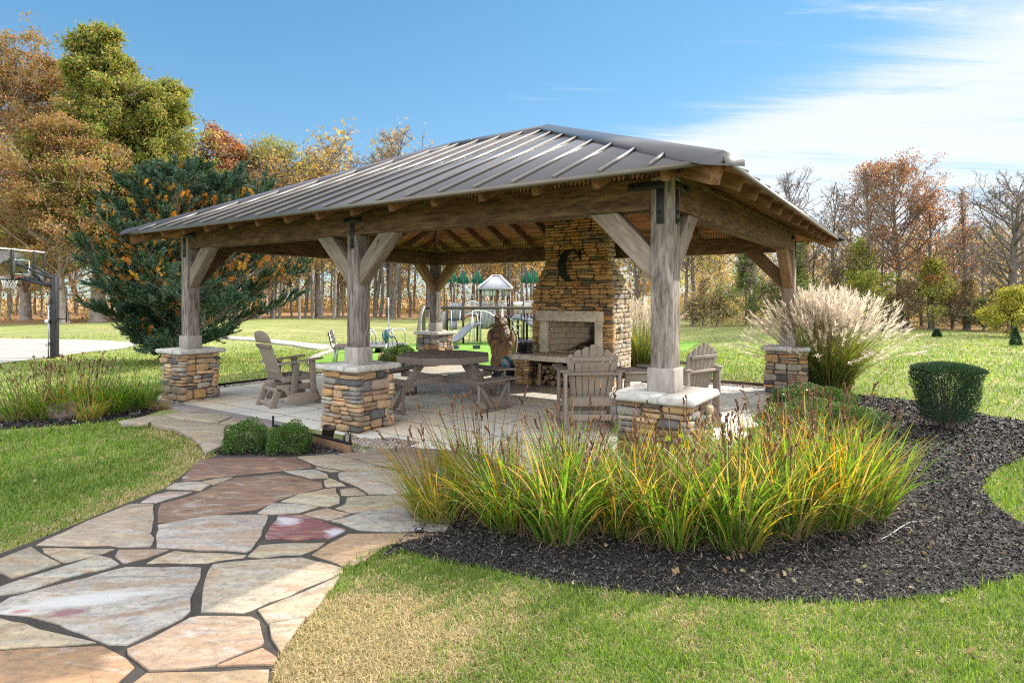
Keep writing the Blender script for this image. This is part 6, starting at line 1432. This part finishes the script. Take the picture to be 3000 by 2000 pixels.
def yew(rr, n):
    t = rr.random(n) ** .8; a = rr.uniform(0, 6.283, n); rad = (.20 + .15 * t ** .6); k = np.sqrt(1 - .8 * rr.random(n) ** 1.3)
    top = rr.random(n) < .28; k = np.where(top, np.sqrt(rr.random(n)), k); t = np.where(top, .93 + .07 * rr.random(n), t); rad = .20 + .15 * t ** .6
    p = 2.5; q = 1 / (np.abs(np.cos(a)) ** p + np.abs(np.sin(a)) ** p) ** (1 / p)
    b = 1 + .05 * np.sin(3 * a + 9 * t) + .04 * np.sin(7 * a - 6 * t); r = rad * k * q * b
    P = np.stack([r * np.cos(a) * 1.04, r * np.sin(a), .10 + t * .64 + np.where(top, .07 * (1 - k ** 2), 0)], 1); D = np.stack([np.cos(a), np.sin(a), np.where(top, 1.6, .35)], 1); return P, D
shrub('yew_shrub', 'dark green yew clipped like an upturned block, standing alone in the mulch', 'shrub', G(2772, 1258, 0), yew, 26000, .034, .11, [(.022, .048, .022), (.033, .068, .029), (.016, .036, .018), (.046, .09, .04)], 56, m_='needle', up=.5, branches=40)
for px, py, h, lb, sd_ in ((2745, 988, .34, 'tiny dark round evergreen sapling in the middle of the right field', 57), (2583, 970, .30, 'tiny round evergreen sapling in front of the right thicket', 58), (2976, 1014, .62, 'small pointed dark evergreen sapling at the right edge', 59)):
    q = G(px, py); s = q[1] / 18
    def cone(rr, n, h=h): t = rr.random(n) ** 1.3; a = rr.uniform(0, 6.283, n); r = (.30 if h > .5 else .52) * h * (1 - t) ** (.8 if h > .5 else .45) * np.sqrt(.3 + .7 * rr.random(n)); return np.stack([r * np.cos(a), r * np.sin(a), .03 + t * h], 1), np.stack([np.cos(a), np.sin(a), np.full(n, .8)], 1)
    shrub('evergreen_sapling', lb, 'sapling', q, cone, 1800, .05 * s, .2, [(.02, .05, .02), (.035, .075, .03)], sd_, m_='needle', branches=4)
# ------------------------------------------------------------------ trees
def leaf_quads(m, P, s, pal, rr, asp=.62, wts=None, D=None):
    n = len(P); e1, e2 = rotmats(n, rr, .8); l = s * rr.uniform(.55, 1.25, n); pal = np.asarray(pal)
    pal = np.clip(pal * 1.3, 0, .8); a = e1 * (l * .5)[:, None]; b = e2 * (l * .5 * asp)[:, None]; nn = np.cross(e1, e2) * (l * .12)[:, None]
    V = np.stack([P - a, P - b + nn, P + a, P + b + nn], 1).reshape(-1, 3)
    C = np.repeat(pal[rr.choice(len(pal), n, p=wts)] * rr.uniform(.7, 1.25, (n, 1)), 4, 0); m.add(V, np.arange(4 * n).reshape(-1, 4), C)
def skeleton(rr, h, r0, cb, cr, nl, shape, sub=5, twig=4, up=(.5, 1.0), lean=.03, minr=.012, fork=1.0, tube_n=8):
    """returns a mesh builder with trunk, limbs and twigs, plus twig points for leaves"""
    m = MB(); anch = []
    k = 9; tz = np.linspace(0, 1, k); wob = np.cumsum(rr.normal(0, lean, (k, 2)), 0) * h * .18; wob -= wob[0]
    T = np.stack([wob[:, 0], wob[:, 1], tz * h * .96], 1); tr = r0 * (1 - tz) ** .75 + minr; flare = np.concatenate([[r0 * 1.5], tr[1:]])
    Tf = np.vstack([T[:1], T[:1] + (T[1] - T[0]) * .08, T[1:]]); rf_ = np.concatenate([[r0 * 1.55], [r0 * 1.1], tr[1:]]); m.tube(Tf, rf_, tube_n, False)
    def at(f): return np.array([np.interp(f, tz, T[:, i]) for i in range(3)])
    az = rr.uniform(0, 6.28)
    for i in range(nl):
        f = cb + (1 - cb) * ((i + rr.random() * .6) / nl) ** .9; f = min(f, .985); az += 2.4 + rr.normal(0, .35)
        g = (f - cb) / (1 - cb); ln = cr * shape(g) * rr.uniform(.75, 1.15); el = rr.uniform(*up) * (.75 + .5 * g)
        p = at(f); d = np.array([math.cos(az) * math.cos(el), math.sin(az) * math.cos(el), math.sin(el)]); pts = [p]; nseg = 5
        for s in range(nseg): d = d + np.array([*rr.normal(0, .10, 2), rr.normal(.05, .06)]); d /= np.linalg.norm(d); pts.append(pts[-1] + d * ln / nseg)
        pts = np.array(pts); rl = max(minr * 1.2, r0 * .42 * (1 - g * .75) * fork); rad = np.linspace(rl, minr, nseg + 1); m.tube(pts, rad, 5, False)
        for j in range(sub):
            t_ = .25 + .75 * (j + rr.random()) / sub; t_ = min(t_, 1); q = np.array([np.interp(t_, np.linspace(0, 1, nseg + 1), pts[:, c]) for c in range(3)])
            d2 = d * .6 + rr.normal(0, .55, 3); d2[2] += .18; d2 /= np.linalg.norm(d2); l2 = ln * rr.uniform(.25, .5) * (1.15 - .5 * t_); q2 = q + d2 * l2 * .55 + rr.normal(0, .03 * l2, 3); q3 = q2 + (d2 + rr.normal(0, .25, 3)) * l2 * .5
            m.tube([q, q2, q3], [minr * 1.3, minr, minr * .6], 4, False); anch += [q2, q3]
            for w in range(twig):
                b_ = q + (q3 - q) * rr.uniform(.3, 1); d3 = d2 + rr.normal(0, .65, 3); d3 /= np.linalg.norm(d3); e_ = b_ + d3 * l2 * rr.uniform(.3, .6); m.tube([b_, e_], [minr * .75, minr * .4], 3, False); anch += [e_, (b_ + e_) / 2]
    return m, np.array(anch)
ovoid = lambda g: .35 + 1.0 * math.sin(math.pi * min(1, (g + .18) / 1.22)) ** .9 * (1 - .25 * g)
egg = lambda g: 1.12 * (1 - g) ** .62 + .14 + .12 * math.sin(9 * g)
cone_ = lambda g: 1.05 * (1 - g) ** .75 + .12
vase = lambda g: .65 + .5 * g - .75 * max(0, g - .7)
def tree(name, label, px, py, ytop, r0, cb, cr_px, nl, shape, nleaf, ls, pal, seed, bark='bark', group=None, wts=None, sig=.5, sub=5, twig=4, up=(.45, .95), pos=None, minr=.014, color=None, cat='tree'):
    rr = np.random.default_rng(seed); q = G(px, py) if pos is None else np.array(pos); z0 = gzf(*q); h = Z(ytop, q[1]) - z0; cr = cr_px * q[1] / F
    m, an = skeleton(rr, h, r0, cb, cr, nl, shape, sub, twig, up, minr=minr); t = thing(name, label, cat, (q[0], q[1], z0), 0, group)
    k_ = h / (an[:, 2].max() + sig * 1.8)
    if k_ < 1:
        for v in m.v: v[:, 2] *= k_
        an = an * [1, 1, k_]
    m.build('trunk', M[bark], t, smooth=True)
    if nleaf:
        m = MB(); w = rr.exponential(1, len(an)); w = np.where(rr.random(len(an)) < .45, w, w * .12); P = an[rr.choice(len(an), nleaf, p=w / w.sum())] + rr.normal(0, sig * .8, (nleaf, 3)) * [1, 1, .75]; leaf_quads(m, P, ls, pal, rr, wts=wts); m.build('crown', M['leaf'], t)
    return t
brn = [(.28, .165, .075), (.34, .215, .105), (.23, .15, .075), (.19, .165, .055), (.33, .14, .08), (.14, .14, .04)]
grn = [(.15, .20, .045), (.19, .22, .05), (.25, .24, .065), (.11, .155, .035), (.30, .20, .07)]
tree('broadleaf_tree', 'tall broad tree in brown and orange autumn leaf at the far left edge', 75, 938, 95, .42, .10, 330, 90, ovoid, 100000, .25, brn, 401, 'barkp', sig=.34, sub=8, twig=4, minr=.025)
tree('broadleaf_tree', 'brown-leaved tree filling in behind the basketball hoop', 190, 948, 300, .30, .15, 240, 50, ovoid, 60000, .22, brn, 402, 'barkp', sig=.34, sub=8)
tree('broadleaf_tree', 'tallest green tree rising above the brown one at left', 288, 943, 66, .55, .16, 185, 84, egg, 90000, .28, grn, 403, 'barkp', sig=.36, sub=9, minr=.025)
tree('broadleaf_tree', 'second green tree, lower and right of the tallest one', 468, 940, 212, .40, .12, 185, 76, egg, 80000, .27, grn, 404, 'bark', sig=.36, sub=9, minr=.02)
tree('broadleaf_tree', 'sparse red-leaved tree right of the green trees', 625, 934, 345, .30, .3, 85, 30, ovoid, 7000, .3, [(.26, .10, .075), (.32, .16, .10), (.26, .14, .08)], 405, 'barkd', sig=.4)
tree('broadleaf_tree', 'rust-brown tree between the red tree and the thin yellow-green one', 690, 932, 395, .30, .3, 80, 30, ovoid, 8000, .32, [(.34, .15, .05), (.4, .2, .07), (.26, .11, .05)], 406, 'barkd', sig=.4)
tree('broadleaf_tree', 'airy yellow-green tree just above the left slope of the roof', 800, 930, 368, .30, .35, 120, 40, vase, 15000, .28, [(.22, .21, .065), (.28, .25, .075), (.17, .175, .05)], 407, 'bark', sig=.45, sub=6)
for px, yt, cr, lb, sd_ in ((935, 415, 75, 'bare tree with a few leaves right of the yellow-green one', 408), (1040, 420, 85, 'bare fine-twigged tree showing over the middle of the roof slope', 409), (1140, 425, 80, 'bare tree whose top peeks over the roof near its ridge', 410)):
    tree('bare_tree', lb, px, 930, yt, .28, .3, cr, 34, vase, 900, .3, [(.28, .22, .1), (.3, .15, .07)], sd_, 'bark', sub=7, twig=6, up=(.6, 1.1), minr=.022)
# right-hand wood
mar = [(.21, .085, .07), (.27, .125, .08), (.30, .17, .09), (.16, .08, .07), (.28, .2, .12)]
tree('broadleaf_tree', 'rounded maroon-leaved tree, the tallest of the right-hand wood', 2640, 962, 425, .20, .28, 150, 46, ovoid, 10500, .15, mar, 421, 'bark', sig=.22, sub=6, twig=5, up=(.6, 1.1))
tree('broadleaf_tree', 'thin maroon tree with a pale straight trunk left of the rounded one', 2545, 962, 462, .17, .3, 100, 36, ovoid, 2600, .14, mar, 422, 'barkp', sig=.22, sub=6, twig=5, up=(.7, 1.15))
tree('broadleaf_tree', 'lower rusty tree on the right shoulder of the rounded maroon one', 2728, 964, 540, .15, .25, 95, 34, ovoid, 3000, .15, [(.32, .13, .05), (.38, .2, .08), (.25, .09, .05)], 423, 'bark', sig=.22, sub=6)
tree('broadleaf_tree', 'slim half-bare tree with leaves only near its tip', 2830, 966, 540, .14, .25, 60, 30, cone_, 1500, .13, mar, 424, 'bark', sig=.2, sub=6, twig=5, up=(.8, 1.2))
tree('bare_tree', 'bare fan-shaped tree just beyond the right end of the roof', 2330, 958, 452, .20, .3, 125, 36, vase, 260, .13, mar, 425, 'barkd', sub=8, twig=6, up=(.7, 1.15))
tree('bare_tree', 'second bare tree with a few brown leaves right of the roof', 2440, 960, 500, .16, .3, 95, 32, vase, 700, .13, brn, 426, 'barkd', sub=7, twig=6, up=(.7, 1.15))
tree('bare_tree', 'large bare spreading tree at the right edge with dark arching limbs', 2968, 975, 440, .26, .22, 175, 40, ovoid, 250, .13, brn, 427, 'barkd', sub=9, twig=7, up=(.25, .95))
for px, yt, cr, sd_ in ((2215, 560, 80, 428), (2490, 560, 70, 429), (2790, 640, 80, 430), (2880, 650, 90, 431), (2590, 600, 70, 432), (3060, 600, 120, 433), (2700, 700, 70, 434), (2380, 600, 80, 435)):
    tree('bare_tree', 'thin bare sapling tree among the right-hand thicket', px, 957, yt, .10, .2, cr, 26, vase, 350, .14, brn + mar, sd_, 'barkd', group='thin bare trees of the right thicket', sub=7, twig=6, up=(.5, 1.1))
low_ = lambda g: 1.15 * (1 - g * .75) ** .8 * (.75 + .25 * math.sin(7 * g))
def bush(label, px, py, ytop, rpx, n, ls, pal, seed, name='thicket_bush', cat='bush', group=None, pos=None, sig=.2, cb=.05, wts=None):
    return tree(name, label, px, py, ytop, .07, cb, rpx, 34, low_, int(n * 1.5), ls, pal, seed, 'barkd', group, wts, sig, 6, 5, (.3, 1.0), pos, cat=cat)
ylg = [(.25, .29, .06), (.33, .34, .075), (.18, .22, .05), (.38, .35, .09)]
dkg = [(.09, .13, .045), (.12, .165, .055), (.16, .185, .065)]
bsh = [(.25, .18, .115), (.32, .24, .15), (.2, .15, .1), (.27, .25, .11), (.36, .25, .14)]
bush('tall yellow-green bush right of the feathery plumes, top nearly at the eaves', 2520, 962, 690, 120, 9000, .13, ylg, 441)
bush('yellow-green bush under the rounded maroon tree', 2735, 964, 735, 105, 6500, .13, ylg, 442)
bush('dark green bush seen under the eaves left of the far right post', 2185, 955, 715, 90, 6500, .14, dkg, 443)
bush('dark olive bush directly behind the far right post', 2330, 958, 690, 90, 6000, .14, dkg + ylg[:1], 444)
bush('bright yellow-green bush at the right edge of the field', 2965, 988, 830, 95, 9000, .11, [(.24, .28, .035), (.32, .33, .05), (.36, .26, .06)], 445)
bush('olive bush left of the bright yellow-green one', 2880, 970, 860, 70, 3000, .11, [(.16, .17, .06), (.12, .13, .05)], 446)
for i, (px, yt, r_) in enumerate(((2430, 830, 70), (2600, 840, 80), (2660, 800, 75), (2790, 830, 80), (2840, 800, 80), (2920, 800, 90), (3040, 780, 110), (2450, 760, 60), (2270, 800, 60), (2100, 850, 55), (2030, 860, 50), (2060, 790, 60))):
    bush('brown twiggy bush in the brush along the edge of the right field', px, 958 + (px - 2300) * .015, yt, r_, 2600, .11, bsh, 450 + i, group='brown brush along the right field edge')
# woodland trunks beyond the field: a few kinds, copied
WT_ = 'tall woodland trees beyond the field'
wood_pal = [[(.34, .23, .09), (.38, .28, .10), (.28, .18, .08)], [(.3, .26, .08), (.25, .23, .07), (.34, .29, .09)], [(.3, .19, .09), (.26, .17, .1), (.34, .25, .12)]]
protos = []
for k in range(6):
    rr = np.random.default_rng(500 + k); h = (20, 18, 21, 16, 18, 14)[k]; m, an = skeleton(rr, h, (.25, .2, .3, .15, .21, .13)[k], (.34, .42, .38, .3, .36, .25)[k], (4.6, 3.8, 4.8, 3.2, 4.2, 3.0)[k], 26, vase if k % 2 else ovoid, 6, 5, (.5, 1.0), .05, .03)
    t = thing('woodland_tree', 'tall slender grey-trunked tree in autumn leaf at the edge of the wood beyond the field', 'tree', (0, 0, -50), 0, WT_); m.build('trunk', M['bark' if k % 2 else 'barkd'], t, smooth=True)
    m = MB(); n = (1300, 1500, 1000, 1500, 500, 2000)[k]; P = an[rr.integers(0, len(an), n)] + rr.normal(0, .5, (n, 3)); leaf_quads(m, P, .42, wood_pal[k % 3], rr); m.build('crown', M['leaf'], t); protos.append(t)
rr = np.random.default_rng(99); first = set()
def wtree(x, y, s=None, k=None):
    k = rr.integers(0, 6) if k is None else k; s = rr.uniform(.85, 1.1) if s is None else s; p = protos[k]
    if k not in first: first.add(k); p.location = (x, y, gzf(x, y) - .05); p.rotation_euler = (0, 0, rr.uniform(0, 6.28)); p.scale = (s, s, s); return
    dup(p, (x, y, gzf(x, y) - .05), rr.uniform(0, 6.28), None, (s, s, s))
for px, py, s in ((804, 934, 1.1), (818, 933, 1.0), (855, 930, .9), (878, 936, 1.0), (893, 931, .95), (915, 933, .9), (929, 929, .95), (943, 935, 1.0), (977, 936, 1.2), (990, 929, .9), (1006, 930, .9), (1098, 930, .9), (1114, 931, 1.0), (1135, 929, 1.2), (1150, 934, 1.1), (1168, 931, .95), (1202, 929, .9), (1254, 931, 1.0), (1330, 930, .9), (1386, 928, 1.0), (1415, 932, 1.1), (1438, 929, .9), (1475, 930, 1.0), (1492, 931, 1.05), (1525, 930, 1.25), (1558, 928, 1.0), (745, 931, .9), (760, 935, 1.0), (720, 930, .9), (660, 930, 1), (560, 936, 1), (400, 935, .8), (120, 930, .8), (28, 936, 1.0), (82, 935, .8), (1620, 930, 1), (1700, 931, 1.1), (1860, 933, 1.0), (1885, 934, 1.1), (1925, 932, .9), (2010, 936, .8), (2026, 938, .9), (2040, 935, .7), (2083, 940, .6)):
    q = G(px, py); s2 = s * (1.0 if px > 500 else .8); wtree(q[0], q[1], s2 * (.9 if px < 1800 else .7), k=None)
for _ in range(80):
    px = rr.uniform(480, 2120); Y = rr.uniform(82, 118) if px < 1750 else rr.uniform(66, 100); wtree(X(px, Y), Y, rr.uniform(.65, .95) * (1 if px < 1750 else .75))
for _ in range(26):
    px = rr.uniform(2100, 3150); Y = rr.uniform(46, 70); wtree(X(px, Y), Y, rr.uniform(.36, .5))
for _ in range(22):
    px = rr.uniform(-250, 520); Y = rr.uniform(62, 85); wtree(X(px, Y), Y, rr.uniform(.6, .85))
# far-off undergrowth that reads as one mass
def mass(px0, px1, y0, y1, hmax, n, s, pal, seed, label, pw=1.5):
    rr = np.random.default_rng(seed); m = MB(); nc = n // 28; Y = rr.uniform(y0, y1, nc); x = X(rr.uniform(px0, px1, nc), Y); z = gz(x, Y) + hmax * rr.random(nc) ** pw
    i = rr.integers(0, nc, n); pal = np.clip(np.asarray(pal) * 1.35, 0, .85); P = np.stack([x, Y, z], 1)[i] + rr.normal(0, 1, (n, 3)) * [.9, .9, .6]; P[:, 2] = np.maximum(P[:, 2], gz(P[:, 0], P[:, 1]) + .02)
    e1, e2 = rotmats(n, rr, .8); l = s * rr.uniform(.5, 1.2, n); a = e1 * (l * .5)[:, None]; b = e2 * (l * .32)[:, None]; ck = rr.integers(0, len(pal), nc)
    V = np.stack([P - a, P - b, P + a, P + b], 1).reshape(-1, 3); C = np.repeat(pal[ck[i]] * rr.uniform(.65, 1.25, (n, 1)), 4, 0); m.add(V, np.arange(4 * n).reshape(-1, 4), C)
    return stuff(m.build('undergrowth', M['leaf']), label, 'woodland')
orp = [(.36, .2, .06), (.38, .27, .08), (.3, .14, .06), (.3, .26, .08), (.2, .2, .06), (.24, .17, .09), (.2, .15, .1), (.26, .2, .13)]
mass(450, 1750, 84, 125, 10, 44000, .42, orp, 71, 'orange and yellow undergrowth filling the wood beyond the field')
mass(1700, 2200, 66, 105, 10, 18000, .4, orp + ylg, 72, 'yellow and orange undergrowth behind the chimney and the near post')
mass(2080, 3200, 46, 75, 6.5, 26000, .3, orp[:3] + bsh + bsh + dkg, 73, 'brown and orange undergrowth deep in the right-hand wood')
mass(2060, 3250, 40.5, 47, 2.2, 22000, .16, bsh + bsh + dkg + ylg[:2], 75, 'low brown and olive brush along the foot of the right-hand wood', 1.2)
mass(-400, 560, 56, 90, 7, 16000, .34, brn + bsh + dkg, 74, 'brown undergrowth beneath the tall trees at left')
# ------------------------------------------------------------------ the blue-green pine with golden inner needles
def pine():
    rr = np.random.default_rng(611); Yp = 16.8; x0 = X(512, Yp); z0 = gzf(x0, Yp); t = thing('pine_tree', 'bushy blue-green pine with golden orange inner needles beside the far corner of the pavilion', 'tree', (x0, Yp, z0))
    h = (Z(470, Yp) - z0) * .9; mt = MB(); mt.tube([(0, 0, -.1), (.03, .02, h * .3), (-.03, .02, h * .6), (0, 0, h * .96)], [.15, .12, .075, .015], 9, False)
    shoots = []                                   # (base, dir, length, golden?)
    az = 0
    nb = 96
    for i in range(nb):
        f = .05 + .93 * (i / nb) ** .95; z = f * h; az += 2.39996 + rr.normal(0, .2); prof = min(3.3, (1 - f) ** .72 * 4.7) + .1
        prof *= .68 + .32 * min(1, f / .3)
        lop = 1 + (.22 + .25 * (f < .35)) * math.cos(az - .1); ln = prof * rr.uniform(.45, 1.15) * lop; el = -.05 + .62 * f + rr.normal(0, .08); d = np.array([math.cos(az) * math.cos(el), math.sin(az) * math.cos(el), math.sin(el)]); p = np.array([0, 0, z]); pts = [p]; ns = 8
        for s in range(ns): d = d + np.array([*rr.normal(0, .05, 2), .035 + .035 * s / ns]); d /= np.linalg.norm(d); pts.append(pts[-1] + d * ln / ns)
        pts = np.array(pts); mt.tube(pts, np.linspace(.03 * (1 - f) + .014, .007, ns + 1), 5, False)
        for s in range(1, ns + 1):
            t_ = s / ns
            for _ in range(4 if t_ < .5 else 5):
                sd_ = np.cross(d, (0, 0, 1)); sd_ /= np.linalg.norm(sd_) + 1e-6; d2 = d * .75 + sd_ * rr.normal(0, .8) + np.array([0, 0, abs(rr.normal(.25, .3))]); d2 /= np.linalg.norm(d2); l2 = ln * .26 * (1.15 - .6 * t_) * rr.uniform(.5, 1.1) + .1; b_ = pts[s] - (pts[s] - pts[s - 1]) * rr.random(); e_ = b_ + d2 * l2; mt.tube([b_, e_], [.009, .005], 4, False)
                for q in (.45, .75, 1.0):
                    d3 = d2 + rr.normal(0, .35, 3) + np.array([0, 0, .45 if q == 1 else .15]); d3 /= np.linalg.norm(d3); shoots.append((b_ + (e_ - b_) * q, d3, rr.uniform(.16, .30), t_ * .6 + q * .4))
        for _ in range(4): d3 = d + rr.normal(0, .35, 3) + np.array([0, 0, .7]); d3 /= np.linalg.norm(d3); shoots.append((pts[-1], d3, rr.uniform(.25, .4), 1.1))
    for _ in range(7): d3 = np.array([*rr.normal(0, .22, 2), 1]); d3 /= np.linalg.norm(d3); shoots.append((np.array([0, 0, h * .9]) + rr.normal(0, .06, 3), d3, rr.uniform(.35, .55), 1.1))
    mt.build('trunk', M['barkd'], t, smooth=True)
    B = np.array([s[0] for s in shoots]); D = np.array([s[1] for s in shoots]); Ls = np.array([s[2] for s in shoots]); ou = np.array([s[3] for s in shoots])
    def needles(mask, k, pal, ls, name, wv=.011):
        b, d, l = B[mask], D[mask], Ls[mask]; n = len(b); i = np.repeat(np.arange(n), k); s = rr.random(n * k); p = b[i] + d[i] * (s * l[i])[:, None]
        nd = d[i] * .75 + rr.normal(0, .6, (n * k, 3)); nd /= np.linalg.norm(nd, axis=1)[:, None]; sd_ = np.cross(nd, rr.normal(0, 1, (n * k, 3))); sd_ /= np.linalg.norm(sd_, axis=1)[:, None]; ln = ls * rr.uniform(.7, 1.2, n * k)
        V = np.stack([p - sd_ * wv, p + sd_ * wv, p + nd * ln[:, None]], 1).reshape(-1, 3); pal = np.asarray(pal); c = pal[rr.integers(0, len(pal), n)][i] * rr.uniform(.7, 1.3, (n * k, 1)); m = MB(); m.add(V, np.arange(3 * n * k).reshape(-1, 3), np.repeat(c, 3, 0)); m.build(name, M['needle'], t)
    gold = (rr.random(len(B)) < np.clip(1.05 - ou * 1.05, 0, .7)) & (rr.random(len(B)) < .12 + .7 * ((B[:, 2] > h * .42) & (B[:, 2] < h * .9)))
    needles(~gold, 72, [(.035, .075, .035), (.05, .10, .06), (.04, .075, .025), (.08, .135, .10)], .085, 'needles')
    needles(gold, 70, [(.62, .27, .03), (.68, .36, .05), (.5, .2, .025)], .085, 'golden_needles')
pine()
